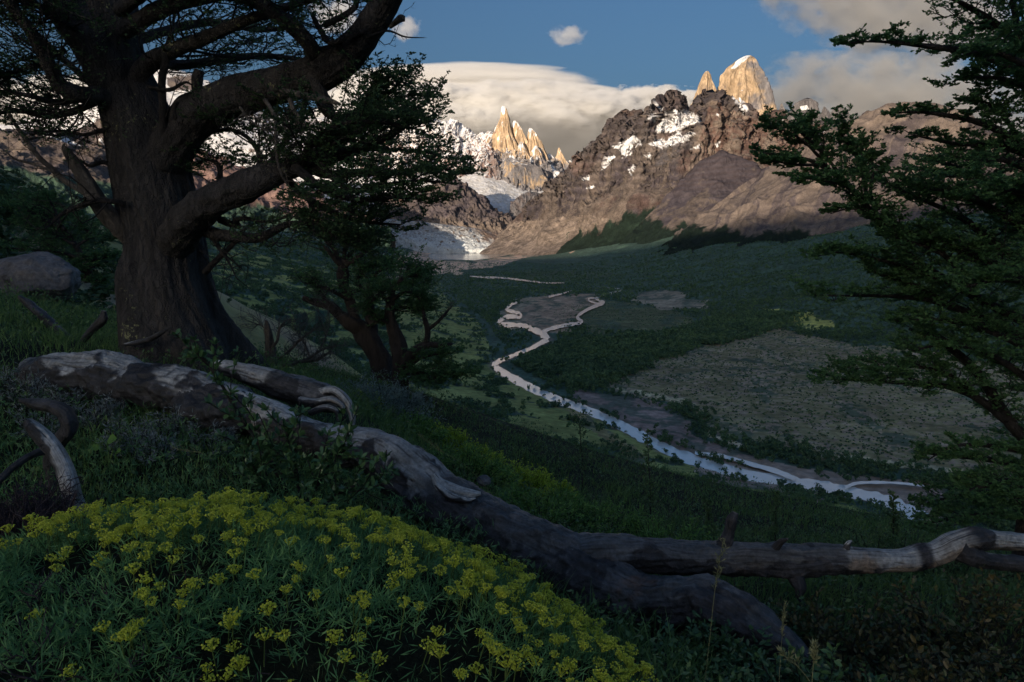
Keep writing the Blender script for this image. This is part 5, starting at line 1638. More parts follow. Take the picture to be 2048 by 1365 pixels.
def small_tree(name, loc, label, trunks, carriers, mat, leafmat, group=None):
    o = empty(name, loc, label, 'tree', group)
    bag = Bag()
    for q in trunks:
        pts, rad = pxpath(q, 60)
        tube(bag, pts, rad * .85, 22, .16, .2, rng.random() * 9)
    bag.build('trunk', mat, o)
    for L, k2, l2, bare in carriers:
        limb(o, L, rng, mat, leafmat if bare < 1 else None, n=30, seg=10, k2=int(k2 * .62), l2=l2 * .9, k3=7, l3=l2 * .5, k4=3, **mm, tmin=.12, bare=bare, wig=.14 if bare < 1 else .25)
    rel(o, loc)
    return o


small_tree('beech_tree', P(768, 765, 13.0), 'small beech with a leaning forked trunk, left one of the bent pair above the valley', [
    [(772, 775, 29, 13), (765, 740, 26, 13), (752, 705, 25, 13), (738, 680, 24, 13), (722, 658, 21, 13), (700, 645, 17, 12.9), (680, 630, 13, 12.9), (660, 612, 11, 12.8), (632, 605, 9, 12.8), (605, 596, 5, 12.7)],
    [(728, 665, 16, 13), (712, 645, 13, 13), (704, 615, 12, 13), (694, 588, 12, 13.1), (686, 562, 13, 13.1), (686, 540, 12, 13.1), (690, 520, 8, 13.1)],
    [(745, 690, 14, 13), (742, 640, 14, 13.2), (738, 610, 12, 13.3), (735, 580, 8, 13.3)]],
    [([(688, 535, 8, 13.1), (672, 520, 7, 13), (655, 500, 4, 12.9), (640, 485, 2, 12.9)], 10, .9, 1),
     ([(690, 530, 8, 13.1), (712, 518, 6, 13), (735, 500, 4, 13), (752, 490, 2, 13)], 12, .9, 1),
     ([(688, 525, 6, 13.1), (690, 500, 5, 13.1), (700, 478, 4, 13.1), (690, 460, 2, 13.1)], 30, .95, 0),
     ([(690, 530, 5, 13.1), (660, 490, 4, 13.4), (640, 470, 3, 13.4), (620, 450, 2, 13.4)], 26, .95, 0),
     ([(690, 520, 5, 13.1), (720, 490, 4, 13.4), (740, 478, 3, 13.4), (760, 470, 2, 13.4)], 22, .8, .2),
     ([(740, 600, 7, 13.2), (740, 570, 5, 13.2), (755, 545, 4, 13.1), (780, 535, 2, 13.1)], 26, .9, 0),
     ([(735, 590, 6, 13.2), (715, 565, 5, 13.4), (730, 540, 3, 13.4), (760, 528, 2, 13.4)], 26, .9, 0),
     ([(740, 610, 5, 13.2), (770, 580, 4, 12.9), (795, 575, 2, 12.8)], 22, .8, 0),
     ([(700, 600, 6, 13), (660, 580, 5, 12.8), (630, 570, 3, 12.8), (612, 560, 1, 12.8)], 22, .8, .55),
     ([(660, 610, 5, 12.9), (640, 585, 4, 12.9), (625, 560, 2, 12.9)], 20, .7, .5),
     ([(742, 650, 6, 13), (760, 640, 5, 12.8), (775, 642, 3, 12.8)], 16, .6, 0)],
    m_bark2, m_lf_mid, 'pair of bent beeches above the valley')
small_tree('beech_tree', P(802, 772, 12.5), 'small beech with a bleached broken side limb, beside the leaning forked beech', [
    [(803, 782, 23, 12.5), (802, 745, 21, 12.5), (800, 710, 19, 12.5), (796, 680, 17, 12.5), (786, 655, 15, 12.5), (780, 630, 12, 12.5), (782, 600, 9, 12.5), (788, 570, 6, 12.5)]],
    [([(790, 580, 6, 12.5), (800, 560, 4, 12.5), (825, 552, 3, 12.5), (850, 548, 2, 12.5)], 26, .8, 0),
     ([(784, 600, 6, 12.5), (810, 585, 4, 12.3), (830, 590, 3, 12.3), (840, 600, 2, 12.3)], 28, .8, 0),
     ([(782, 610, 5, 12.5), (760, 590, 4, 12.3), (745, 600, 3, 12.2), (730, 610, 2, 12.2)], 24, .7, 0),
     ([(782, 620, 5, 12.5), (815, 615, 4, 12.7), (840, 620, 2, 12.7)], 26, .75, 0),
     ([(788, 650, 7, 12.5), (770, 642, 5, 12.4), (755, 635, 3, 12.4), (742, 612, 2, 12.4)], 14, .6, .6),
     ([(812, 735, 14, 12.4), (822, 710, 13, 12.3), (842, 695, 11, 12.3), (862, 690, 8, 12.3), (885, 692, 6, 12.3), (905, 688, 3, 12.3)], 10, .45, 1),
     ([(852, 692, 7, 12.3), (856, 665, 7, 12.3), (850, 640, 6, 12.3), (846, 620, 3, 12.3)], 8, .4, 1),
     ([(855, 660, 5, 12.3), (875, 645, 4, 12.3), (890, 628, 3, 12.3), (905, 612, 1, 12.3)], 14, .55, 1),
     ([(808, 745, 6, 12.4), (835, 720, 5, 12.3), (860, 712, 3, 12.3), (900, 705, 2, 12.3)], 24, .7, 0),
     ([(806, 762, 6, 12.4), (840, 745, 5, 12.2), (880, 748, 4, 12.2), (925, 745, 2, 12.2)], 30, .65, 0),
     ([(806, 760, 5, 12.4), (850, 760, 4, 12), (890, 752, 3, 12), (930, 748, 2, 12)], 26, .55, 0)],
    m_bark2, m_lf_mid, 'pair of bent beeches above the valley')

# ---- small tree beside the boulder
small_tree('beech_tree', P(175, 560, 15.0), 'small bushy dark beech growing right behind the boulder', [
    [(178, 566, 9, 15), (172, 530, 8, 15), (150, 490, 6, 15.2), (120, 450, 5, 15.4), (90, 410, 3, 15.6)]],
    [([(165, 520, 4, 15), (120, 505, 3, 15), (60, 500, 2, 15), (10, 495, 1, 15)], 26, .9, 0), ([(150, 490, 4, 15), (110, 470, 3, 15), (60, 450, 2, 15)], 26, .9, 0),
     ([(130, 460, 4, 15), (90, 430, 3, 15.4), (60, 405, 2, 15.4)], 26, .9, 0), ([(120, 450, 4, 15), (110, 420, 3, 15.4), (95, 395, 2, 15.4)], 24, .8, 0),
     ([(168, 530, 4, 15), (190, 520, 3, 14.8), (215, 515, 2, 14.8)], 20, .6, 0), ([(172, 545, 4, 15), (140, 535, 3, 14.6), (190, 535, 2, 14.6)], 18, .6, 0),
     ([(150, 495, 4, 15), (180, 470, 3, 15.2), (150, 440, 2, 15.2)], 24, .8, 0), ([(174, 555, 3, 15), (190, 560, 3, 14.8), (200, 565, 2, 14.8)], 16, .5, 0), ([(120, 455, 3, 15), (60, 425, 3, 15), (30, 415, 1, 15)], 22, .9, 0)],
    m_barkd, m_lf_mid)

# ================================================================== LOGS, STUMPS, STONES
rng = np.random.default_rng(77)
BARE = np.array((0.54, 0.54, 0.54)); BAREW = np.array((0.34, 0.25, 0.18)); DBARK = np.array((0.030, 0.028, 0.031)); ROT = np.array((0.17, 0.075, 0.04))  # BARE also carries painted top highlights, DBARK the near-black undersides


def log_col(bare_up=0.1, bare_all=0.0, zones=(), seed=0.0):
    """weathered bare wood on top, dark bark below and in the listed stretches (start, end, amount)"""
    def f(G, nrm, TH, LL):
        n1 = fbm(G * 3.0 + seed, 5); n2 = fbm(G * np.array([14, 14, 14.]) + seed, 4)
        cx, sx = np.cos(TH), np.sin(TH)
        grain = fbm(v3(cx * 10, sx * 10 + seed, LL * 2.2), 5)
        b = sstep(-.06, .10, nrm[..., 2] * .55 + n1 * 1.1 + .25 * n2 - .25 + bare_up + bare_all)
        Lt = LL / LL.max()
        for a0, a1, am in zones:
            w = sstep(a0 - .012, a0 + .012, Lt + .03 * n1) * (1 - sstep(a1 - .012, a1 + .012, Lt + .03 * n1))
            b = np.clip(b + w * am, 0, 1)
        wood = mix(BARE * .62, BARE * 1.05, sstep(-.3, .3, grain))
        wood = mix(wood, BAREW, sstep(.12, .4, n1 - nrm[..., 2] * .35) * .8)
        crk = sstep(.80, .93, ridged(v3(cx * 2.2 + n1 * .6, sx * 2.2 + seed, LL * .9), 3) + .12 * n2)
        wood = mix(wood, DBARK * 1.2, np.maximum(sstep(.26, .34, np.abs(grain)) * .8, crk))
        f.crk = crk
        bark = mix(DBARK, DBARK * 2.4, sstep(-.2, .4, n2 + grain))
        bark = mix(bark, ROT, sstep(.34, .5, n1 + .3 * n2) * .6)
        c = mix(bark, wood, b)
        f.b = b; f.grain = grain; f.n2 = n2
        return c
    return f


def log_tube(bag, L, n, seg, colf, lump=.16, amp=.03, seed=0.0, gn=0.0):
    pts, rad = pxpath(L, n)
    rad = rad * .87
    pts = pts + .022 * v3(fbm(pts * 2.2 + seed, 3), fbm(pts * 2.2 + seed + 30, 3), 1.4 * fbm(pts * 2.2 + seed + 60, 3)) * (rad[:, None] / .12)
    t, nn, bb = frames(pts)
    th = np.linspace(0, 2 * math.pi, seg, endpoint=False)
    Ln = np.concatenate([[0], np.cumsum(np.linalg.norm(np.diff(pts, axis=0), axis=1))])
    TH, LL = np.meshgrid(th, Ln)
    nrm = np.cos(TH)[..., None] * nn[:, None] + np.sin(TH)[..., None] * bb[:, None]
    cx, sx = np.cos(TH + LL * .8), np.sin(TH + LL * .8)
    big = fbm(v3(cx * .9 + seed, sx * .9, LL * 2.6), 4)
    k = 1 + lump * big * 1.6
    G0 = pts[:, None] + (rad[:, None] * k)[..., None] * nrm
    col = colf(G0, nrm, TH, LL)
    rmin = np.minimum(rad, .15)[:, None]
    h = (1 - colf.b) * rmin * (.10 * (1 + 1.6 * colf.n2) + .10 * (ridged(v3(cx * 2.6, sx * 2.6, LL * 5.0) + seed, 4) - .5)) + colf.b * rmin * (amp * colf.grain * 2.0 - .24 * colf.crk) + rmin * .03 * colf.n2
    G = G0 + h[..., None] * nrm
    m = n; a = np.arange(m * seg).reshape(m, seg)
    q = np.stack([a[:-1], np.roll(a, -1, 1)[:-1], np.roll(a, -1, 1)[1:], a[1:]], -1).reshape(-1, 4)
    V = np.concatenate([G.reshape(-1, 3), pts[:1], pts[-1:]])
    i = np.arange(seg)
    T = np.concatenate([np.stack([np.roll(a[0], -1), a[0], np.full(seg, m * seg)], 1), np.stack([a[-1], np.roll(a[-1], -1), np.full(seg, m * seg + 1)], 1)])
    C = np.concatenate([col.reshape(-1, 3), np.tile(BAREW, (2, 1))])
    bag.add(V, q, T, C)


def log_part(root, name, L, n, seg, colf, **kw):
    bag = Bag(); log_tube(bag, L, n, seg, colf, **kw)
    return bag.build(name, m_log, root)


loc = P(900, 1010, 4.2)
lg = empty('fallen_tree', loc, 'long dead fallen trunk, bleached grey on top with peeling dark bark, crossing the whole foreground', 'fallen tree')
log_part(lg, 'trunk', [(48, 752, 14, 5.68), (62, 748, 34, 5.66), (110, 746, 46, 5.55), (190, 752, 52, 5.4), (270, 766, 52, 5.25), (350, 780, 52, 5.1), (430, 800, 50, 4.95), (500, 826, 46, 4.8), (560, 850, 42, 4.7), (620, 872, 40, 4.6), (680, 888, 40, 4.5), (740, 902, 48, 4.4), (790, 928, 58, 4.3), (840, 968, 66, 4.25), (890, 1010, 66, 4.15), (950, 1045, 64, 4.1), (1010, 1074, 64, 4.0), (1080, 1104, 68, 3.9), (1150, 1140, 72, 3.75), (1215, 1175, 70, 3.65), (1280, 1200, 62, 3.55), (1340, 1205, 58, 3.45), (1400, 1205, 60, 3.4), (1450, 1222, 58, 3.3), (1510, 1262, 50, 3.2), (1575, 1312, 42, 3.1), (1640, 1362, 36, 3.0), (1730, 1440, 30, 2.9)],
         620, 130, log_col(-.02, 0, [(.0, .05, -.6), (.205, .235, -1), (.50, .60, -.22), (.60, 1.0, -.85)], 3.0), lump=.24, seed=2)
log_part(lg, 'branch', [(1130, 1120, 50, 3.75), (1190, 1110, 44, 3.75), (1260, 1108, 38, 3.75), (1330, 1112, 37, 3.78), (1400, 1116, 38, 3.8), (1470, 1118, 38, 3.8), (1540, 1122, 37, 3.8), (1610, 1122, 36, 3.8), (1680, 1120, 31, 3.82), (1750, 1120, 29, 3.85), (1820, 1118, 28, 3.9), (1870, 1108, 28, 3.9), (1910, 1090, 31, 3.9), (1950, 1078, 28, 3.9), (2000, 1080, 21, 3.95), (2060, 1086, 19, 4.0), (2130, 1092, 18, 4.0)],
         360, 96, log_col(.10, 0, [(0, .53, -.8), (.53, .60, -.3), (.60, .68, 1), (.68, .715, -1), (.715, .785, 1), (.785, .83, -1), (.83, 1, .5)], 9.0), lump=.2, seed=5)
log_part(lg, 'branch', [(1915, 1098, 26, 3.88), (1950, 1116, 22, 3.85), (1990, 1124, 19, 3.85), (2050, 1130, 18, 3.85), (2130, 1150, 16, 3.85)], 90, 60, log_col(-.1, 0, [(0, .2, -1)], 12.), lump=.12)
log_part(lg, 'stub', [(1440, 1100, 20, 3.8), (1452, 1080, 15, 3.8), (1460, 1060, 12, 3.8), (1464, 1040, 13, 3.8), (1470, 1026, 8, 3.8)], 40, 40, log_col(-.6, 0, [], 15.), lump=.3, amp=.08)
log_part(lg, 'stub', [(1540, 1110, 10, 3.8), (1560, 1085, 8, 3.75), (1575, 1078, 3, 3.7)], 20, 30, log_col(-.6, 0, [], 16.), lump=.3, amp=.08)
log_part(lg, 'stub', [(1590, 1150, 18, 3.75), (1600, 1175, 14, 3.7), (1598, 1196, 6, 3.68), (1612, 1212, 2, 3.66)], 30, 30, log_col(-.6, 0, [], 17.), lump=.3, amp=.08)
log_part(lg, 'stub', [(1690, 1105, 8, 3.82), (1696, 1088, 6, 3.8), (1704, 1082, 2, 3.8)], 20, 24, log_col(.3, 0, [], 18.), lump=.3, amp=.08)
# peeled strip of splintered wood and the hanging slab of bark
log_part(lg, 'splinter', [(868, 950, 8, 4.12), (885, 972, 16, 4.08), (915, 985, 17, 4.05), (945, 990, 12, 4.03), (962, 988, 5, 4.03)], 50, 40, log_col(.4, .2, [], 21.), lump=.25, amp=.12)
log_part(lg, 'splinter', [(872, 968, 5, 4.0), (900, 992, 9, 3.98), (935, 1002, 8, 3.98), (952, 998, 3, 3.98)], 40, 30, log_col(-.1, .1, [], 22.), lump=.25, amp=.12)
log_part(lg, 'bark_slab', [(375, 800, 30, 4.95), (400, 818, 42, 4.85), (440, 828, 46, 4.8), (490, 830, 40, 4.75), (525, 838, 22, 4.7)], 60, 60, log_col(-.9, 0, [], 25.), lump=.35, amp=.1)
rel(lg, loc)

loc = P(580, 770, 5.3)
l2 = empty('log', loc, 'shorter weathered log with torn dark bark and curled roots behind the fallen trunk', 'log')
log_part(l2, 'trunk', [(425, 728, 10, 5.5), (455, 736, 18, 5.5), (500, 750, 24, 5.45), (550, 766, 28, 5.4), (600, 780, 32, 5.35), (645, 794, 30, 5.3), (680, 806, 22, 5.28), (705, 815, 8, 5.25)], 140, 70, log_col(.14, 0, [(.42, .86, -.8)], 31.), lump=.2, amp=.06)
log_part(l2, 'root', [(640, 785, 10, 5.25), (668, 782, 11, 5.2), (690, 798, 11, 5.15), (702, 822, 10, 5.15), (706, 850, 5, 5.15)], 70, 40, log_col(.3, .15, [], 33.), lump=.2, amp=.09)
log_part(l2, 'root', [(600, 800, 8, 5.15), (630, 806, 9, 5.1), (660, 800, 8, 5.1), (684, 812, 6, 5.1), (690, 838, 3, 5.1)], 60, 30, log_col(.1, .1, [], 34.), lump=.25, amp=.1)
log_part(l2, 'root', [(620, 826, 7, 5.1), (650, 816, 8, 5.08), (672, 822, 6, 5.06), (676, 842, 3, 5.06)], 40, 30, log_col(-.1, .1, [], 35.), lump=.25, amp=.1)
rel(l2, loc)

loc = P(160, 1040, 3.4)
st = empty('dead_branch', loc, 'smooth grey curved dead branch standing up with a sawn-off tip, left of the yellow flowers', 'dead branch')
log_part(st, 'wood', [(52, 842, 8, 3.4), (62, 852, 14, 3.4), (84, 874, 18, 3.38), (108, 902, 19, 3.35), (128, 935, 19, 3.32), (140, 970, 20, 3.3), (148, 1005, 21, 3.3), (168, 1045, 22, 3.3), (190, 1085, 20, 3.3)], 140, 60, log_col(.1, .1, [], 41.), lump=.08, amp=.04)
rel(st, loc)
loc = P(105, 1000, 3.7)
st = empty('dead_branch', loc, 'black dead branch bent like a hook, behind the smooth grey curved one', 'dead branch')
log_part(st, 'wood', [(40, 800, 5, 3.75), (70, 808, 12, 3.75), (105, 815, 15, 3.7), (132, 830, 17, 3.7), (138, 858, 17, 3.7), (118, 885, 15, 3.7), (104, 920, 15, 3.7), (110, 970, 18, 3.7), (100, 1030, 20, 3.7)], 120, 50, log_col(-.9, 0, [], 43.), lump=.2, amp=.08)
log_part(st, 'side_branch', [(112, 905, 9, 3.7), (80, 905, 9, 3.6), (40, 925, 8, 3.5), (0, 960, 8, 3.4), (-40, 1000, 8, 3.3)], 60, 30, log_col(-.9, 0, [], 44.), lump=.2, amp=.08)
rel(st, loc)

# dead sticks by the old beech
for q, lab in (([(38, 594, 4, 8), (60, 610, 9, 8), (90, 636, 10, 7.9), (120, 664, 9, 7.8), (150, 690, 7, 7.7)], 'rotten dark stick leaning down the slope below the boulder'),
               ([(150, 700, 5, 7.2), (185, 660, 8, 7.2), (205, 640, 9, 7.2), (208, 622, 4, 7.2)], 'short dark broken stick poking up left of the old trunk'),
               ([(250, 690, 4, 6.4), (290, 682, 6, 6.35), (320, 668, 5, 6.3), (338, 656, 2, 6.3)], 'thin curved stick leaning on the foot of the old trunk')):
    o = empty('stick', P(q[0][0], q[0][1], q[0][3]), lab, 'stick')
    log_part(o, 'wood', q, 50, 24, log_col(-.6 if 'thin' not in lab else .0, 0, [], 50.), lump=.25, amp=.12)
    rel(o, P(q[0][0], q[0][1], q[0][3]))
loc = P(497, 725, 7.4)
o = empty('stump', loc, 'small broken reddish stump tucked against the right foot of the old beech', 'stump')
log_part(o, 'wood', [(505, 735, 20, 7.4), (500, 715, 16, 7.4), (495, 700, 15, 7.4), (490, 688, 8, 7.4)], 40, 40, log_col(-.5, .0, [], 55.), lump=.3, amp=.15)
rel(o, loc)

# dead snag with its tangle of bare twigs
loc = P(545, 735, 9.3)
sn = empty('dead_tree', loc, 'broken grey snag with a tangle of bare crooked twigs beside the old beech', 'dead tree')
bag = Bag()
for L in ([(548, 745, 15, 9.3), (542, 715, 13, 9.3), (540, 690, 12, 9.3), (536, 662, 9, 9.3), (532, 640, 3, 9.3)], ):
    pts, rad = pxpath(L, 60); tube(bag, pts, rad * .8, 30, .25, .2, 3.)
bag.build('trunk', m_dead, sn)
for L in ([(540, 700, 5, 9.3), (555, 680, 5, 9.2), (560, 655, 4, 9.2), (575, 640, 3, 9.1), (600, 640, 1, 9.1)], [(545, 725, 6, 9.2), (580, 700, 5, 9.1), (610, 670, 4, 9), (640, 650, 2, 9)], [(548, 735, 6, 9.2), (590, 728, 6, 9), (625, 712, 5, 8.9), (650, 700, 4, 8.9), (690, 690, 1, 8.9)],
          [(600, 725, 5, 9), (640, 718, 5, 8.9), (665, 705, 3, 8.9), (660, 720, 1, 8.8)], [(534, 660, 3, 9.3), (520, 650, 2, 9.3), (505, 648, 1, 9.3)], [(640, 700, 3, 8.9), (655, 660, 2.4, 8.9), (656, 620, 2, 8.9), (655, 600, 1, 8.9)], [(620, 716, 4, 8.9), (612, 690, 3, 8.9), (596, 668, 2, 8.9), (590, 650, 1, 8.9)]):
    limb(sn, [(x, y, r * .62, d) for x, y, r, d in L], rng, m_dead, None, n=40, seg=10, k2=14, l2=.45, k3=5, l3=.22, k4=2, nl=0, flat=.8, wig=.28, up=.15, gnarl=.05)
rel(sn, loc)

# boulder
def rock(name, c, size, seed, label, cat, mat, sq=(1, 1, .7)):
    bm = bmesh.new(); bmesh.ops.create_icosphere(bm, subdivisions=6, radius=1.0)
    V = np.array([v.co[:] for v in bm.verts]); F = np.array([[v.index for v in f.verts] for f in bm.faces]); bm.free()
    u = unit(V)
    cell = np.maximum.reduce([u @ unit(np.random.default_rng(seed + k).normal(size=3)) for k in range(30)])
    k = .42 + .5 * .80 / np.maximum(cell, .7) + .16 * fbm(u * 1.4 + seed, 5) + .035 * fbm(u * 9 + seed, 4)
    V = u * k[:, None] * np.array(sq) * size
    o = mesh_np(name, V + np.array(c), F, mat, loc=c)
    return tag(o, label, cat)


m_stone = mat_noise('grey_stone', [(.3, (.10, .095, .10)), (.7, (.30, .28, .28))], scale=2.2, bump=.9, bdist=.05, s2=14)
cb = P(70, 560, 12.5)
rock('boulder', cb, .86, 5, 'large grey boulder half buried in the grassy slope left of the old beech', 'boulder', m_stone, (1.05, .8, .66))
cb = P(968, 962, 5.6)
rock('stone', cb, .07, 9, 'small pale stone in the grass above the fallen trunk', 'stone', m_stone, (1, .9, .8))

# ================================================================== SHRUBS, FLOWERS, GRASS
# flowering cushion in front
MC = np.array([-.86, 2.06]); MA_, MB_ = 1.36, 1.02


def mound_z(x, y):
    dx, dy = (x - MC[0]) / MA_, (y - MC[1]) / MB_
    r = np.hypot(dx, dy)
    h = .46 * np.sqrt(np.clip(1 - r ** 2.2, 0, 1)) * (1 + .30 * fbm(v3(x * 2.6, y * 2.6, 0), 4)) * (1 - .16 * dx)
    return gz(x, y) - .03 + h


def mound_pts(n, rng, rmax=1.0):
    r = np.sqrt(rng.random(n)) * rmax; a = rng.random(n) * 2 * math.pi
    x = MC[0] + MA_ * r * np.cos(a); y = MC[1] + MB_ * r * np.sin(a)
    z = mound_z(x, y); e = .02
    nx = -(mound_z(x + e, y) - mound_z(x - e, y)) / (2 * e); ny = -(mound_z(x, y + e) - mound_z(x, y - e)) / (2 * e)
    return v3(x, y, z), unit(v3(np.clip(nx, -2.2, 2.2), np.clip(ny, -2.2, 2.2), np.ones(n)))


def forked_leaves(bag, o, nrm, rng, length=.052, w=.0018, fork=3, stemlen=.03):
    """stiff needle-like leaves, each forking into three narrow fingers"""
    n = len(o)
    az = rng.normal(size=(n, 3)); d0 = unit(nrm * rng.uniform(.4, 1.1, (n, 1)) + az * .65)
    a = o + d0 * stemlen * rng.uniform(.5, 1.3, (n, 1))
    per = unit(np.cross(d0, rng.normal(size=(n, 3))))
    put_leaves(bag, o, a - o, np.cross(d0, per) * w)
    for k in range(fork):
        an = (k - 1) * .75 + rng.normal(0, .12, n)
        dd = unit(d0 * np.cos(an)[:, None] + per * np.sin(an)[:, None] + rng.normal(0, .12, (n, 3)))
        L = length * rng.uniform(.6, 1.2, n) * (1 if k == 1 else .8)
        wv = unit(np.cross(dd, rng.normal(size=(n, 3)))) * w * 1.2
        put_leaves(bag, a, dd * L[:, None], wv)


rng = np.random.default_rng(91)
m_spiky = mat_leaf('cushion_leaf', (.105, .26, .105), (.25, .47, .18), trans=.35, scale=5.0)
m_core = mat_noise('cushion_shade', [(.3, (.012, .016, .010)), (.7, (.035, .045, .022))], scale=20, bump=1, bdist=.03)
m_stem = mat_leaf('cushion_stem', (.10, .16, .04), (.17, .24, .06), trans=.1, scale=5.0)
m_flower = mat_leaf('yellow_umbel', (.54, .60, .05), (.80, .84, .12), trans=.25, scale=8.0)
m_flowers = [m_flower]
loc = np.array([MC[0], MC[1], float(gz(MC[0], MC[1]))])
fb = empty('flowering_cushion', loc, 'broad spiky green cushion shrub covered in yellow umbel flowers filling the near left', 'shrub')
# dark inner sheet carrying the shade between the leaves in its colour
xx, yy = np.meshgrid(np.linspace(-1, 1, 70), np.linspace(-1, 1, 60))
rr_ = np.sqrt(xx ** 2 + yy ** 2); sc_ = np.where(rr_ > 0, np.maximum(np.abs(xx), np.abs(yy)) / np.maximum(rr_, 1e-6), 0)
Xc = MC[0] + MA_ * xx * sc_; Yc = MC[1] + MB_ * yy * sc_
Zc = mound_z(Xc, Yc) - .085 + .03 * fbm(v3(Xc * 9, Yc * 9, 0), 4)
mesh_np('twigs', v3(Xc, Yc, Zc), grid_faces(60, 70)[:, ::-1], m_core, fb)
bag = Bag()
o, nr = mound_pts(22000, rng)
keep = rng.random(len(o)) < .12 + .9 * sstep(-.22, .25, fbm(o * 3.2, 4))
o, nr = o[keep], nr[keep]
forked_leaves(bag, o - nr * rng.uniform(.0, .10, (len(o), 1)), nr, rng)
struct(bag.build('leaves', m_spiky, fb), 'stuff')


def umbel(rng, R0=.026):
    """one yellow flower head: a loose dome of small knobbly balls on short rays"""
    bag = Bag()
    n = rng.integers(24, 34)
    a = rng.random(n) * 6.283; r = np.sqrt(rng.random(n)) * R0
    top = np.stack([r * np.cos(a), r * np.sin(a), .012 + .010 * (1 - (r / R0) ** 2) + rng.normal(0, .002, n)], 1)
    ico = bmesh.new(); bmesh.ops.create_icosphere(ico, subdivisions=1, radius=1.0)
    IV = np.array([v.co[:] for v in ico.verts]); IF = np.array([[v.index for v in f.verts] for f in ico.faces]); ico.free()
    for c in top:
        s = rng.uniform(.0026, .0042)
        k = 1 + rng.normal(0, .25, len(IV))
        bag.add(c + IV * (s * k)[:, None] * np.array([1, 1, .8]), None, IF)
        w = unit(np.cross(c + .0001, rng.normal(size=3)))[None] * .0008
        put_leaves(bag, np.array([[0, 0, -.012]]), (c - np.array([0, 0, -.012]))[None], w)
    return np.concatenate(bag.V), bag.T, bag.Q


UM = [umbel(rng) for _ in range(8)]
o, nr = mound_pts(1700, rng, .99)
px, py = project(o)
# flowers thin out towards the near, shaded side and thicken along the crest
dens = .30 + .75 * sstep(1180, 1010, py - np.interp(px, [0, 300, 700, 950, 1250], [60, 0, 0, 130, 300])) + .25 * sstep(900, 1200, px)
dens *= 1 - .75 * sstep(330, 120, px) * sstep(1060, 1110, py)
dens *= .8 + .6 * sstep(-.25, .25, fbm(o * 3.5 + 3, 3))
dens *= np.where(o[:, 1] > MC[1] + .75, .5, 1)
keep = rng.random(len(o)) < dens * 1.0
o, nr = o[keep], nr[keep]
px, py = project(o)
ok = (px > -60) & (px < 1320) & (py < 1420)
o, nr = o[ok], nr[ok]
order = np.argsort(np.linalg.norm(o, axis=1))
heads = []
base_meshes = []
for V, T, Q in UM:
    ob = mesh_np('flower_head', V, [np.concatenate(T), np.concatenate(Q)], m_flower, None, smooth=False)
    base_meshes.append(ob.data)
    bpy.data.objects.remove(ob)
rest = Bag()
stems = []
for j, i in enumerate(order):
    h = rng.uniform(.015, .06)
    d = unit(nr[i] * .7 + UP * .6 + rng.normal(0, .18, 3))
    top = o[i] + d * h
    stems.append(np.stack([o[i] - d * .05, o[i] + d * h * .4, top]))
    z = unit(d + UP * .5); x = unit(np.cross(z, rng.normal(size=3))); y = np.cross(z, x)
    s = rng.uniform(.6, 1.0)
    M = np.stack([x, y, z], 1) * s
    k = int(rng.integers(0, 8))
    if j < 100:
        ob = bpy.data.objects.new('flower_head', base_meshes[k])
        link(ob, fb)
        from mathutils import Matrix
        mm4 = Matrix.Identity(4)
        for r_ in range(3):
            for c_ in range(3):
                mm4[r_][c_] = float(M[r_, c_])
        ob.matrix_local = Matrix.Translation(Vector([float(q) for q in top - loc])) @ mm4
        heads.append(ob)
    else:
        V, T, Q = UM[k]
        rest.add(V @ M.T + top, np.concatenate(Q), np.concatenate(T))
sb = Bag(); tubes(sb, np.array(stems), np.full((len(stems), 3), .0016), 4)
sto = struct(sb.build('stems', m_stem, fb), 'stuff')
ro = struct(rest.build('flower_heads', m_flower, fb, smooth=False), 'stuff')
for ch in fb.children:
    if ch not in heads:
        ch.location = tuple(-loc)
NHEADS = len(order)


def shrub(name, c, label, cat, mat, leaf, n, size, rx, ry, h, rng, woodmat=None, aspect=.4, upness=.4, fold=False, stems=26, lean=(0, 0), group=None, spread=1.0, shape=.55, twig=True):
    """bush of upright leafy stems on a footprint rx x ry, height h"""
    c = np.asarray(c, float)
    o = empty(name, c, label, cat, group)
    a = rng.random(stems) * 6.283; r = np.sqrt(rng.random(stems))
    bx = r * np.cos(a); by = r * np.sin(a)
    hh = h * (1 - shape * r ** 2) * rng.uniform(.75, 1.1, stems)
    d = np.stack([bx * rx * .75 * spread + lean[0] * h, by * ry * .75 * spread + lean[1] * h, hh], 1)
    s = np.linspace(0, 1, 6)[None, :, None]
    p0 = np.stack([bx * rx * .45, by * ry * .45, np.full(stems, -.03)], 1)
    p0[:, 2] += gz(c[0] + p0[:, 0], c[1] + p0[:, 1]) - c[2]
    pl = p0[:, None] + d[:, None] * s + rng.normal(0, .05 * h, (stems, 1, 3)) * np.sin(s * 3)
    L = np.linalg.norm(d, axis=1)
    wb = Bag()
    tubes(wb, pl, np.linspace(1, .35, 6)[None] * (.004 + .006 * h) * np.ones((stems, 1)), 4)
    s2, l2 = shoots(pl, L, 7, rng, .3, 42, .9, .2, .38, .3, 5, .15, .1)
    tubes(wb, s2, np.linspace(1, .4, 5)[None] * np.full((len(s2), 1), .002), 3)
    lb = Bag()
    tw = np.concatenate([s2, pl[:, [2, 3, 4, 5, 5]] if False else s2[:0]])
    k = max(1, int(n / len(s2)))
    leaves_on(lb, s2, k, size, rng, .05, aspect, upness, fold=fold, ang=45)
    s3 = pl[:, 1:]
    leaves_on(lb, s3, k, size, rng, .3, aspect, upness, fold=fold, ang=45)
    wb.build('stems', woodmat or m_barkd, o)
    lb.build('leaves', mat, o)
    return o


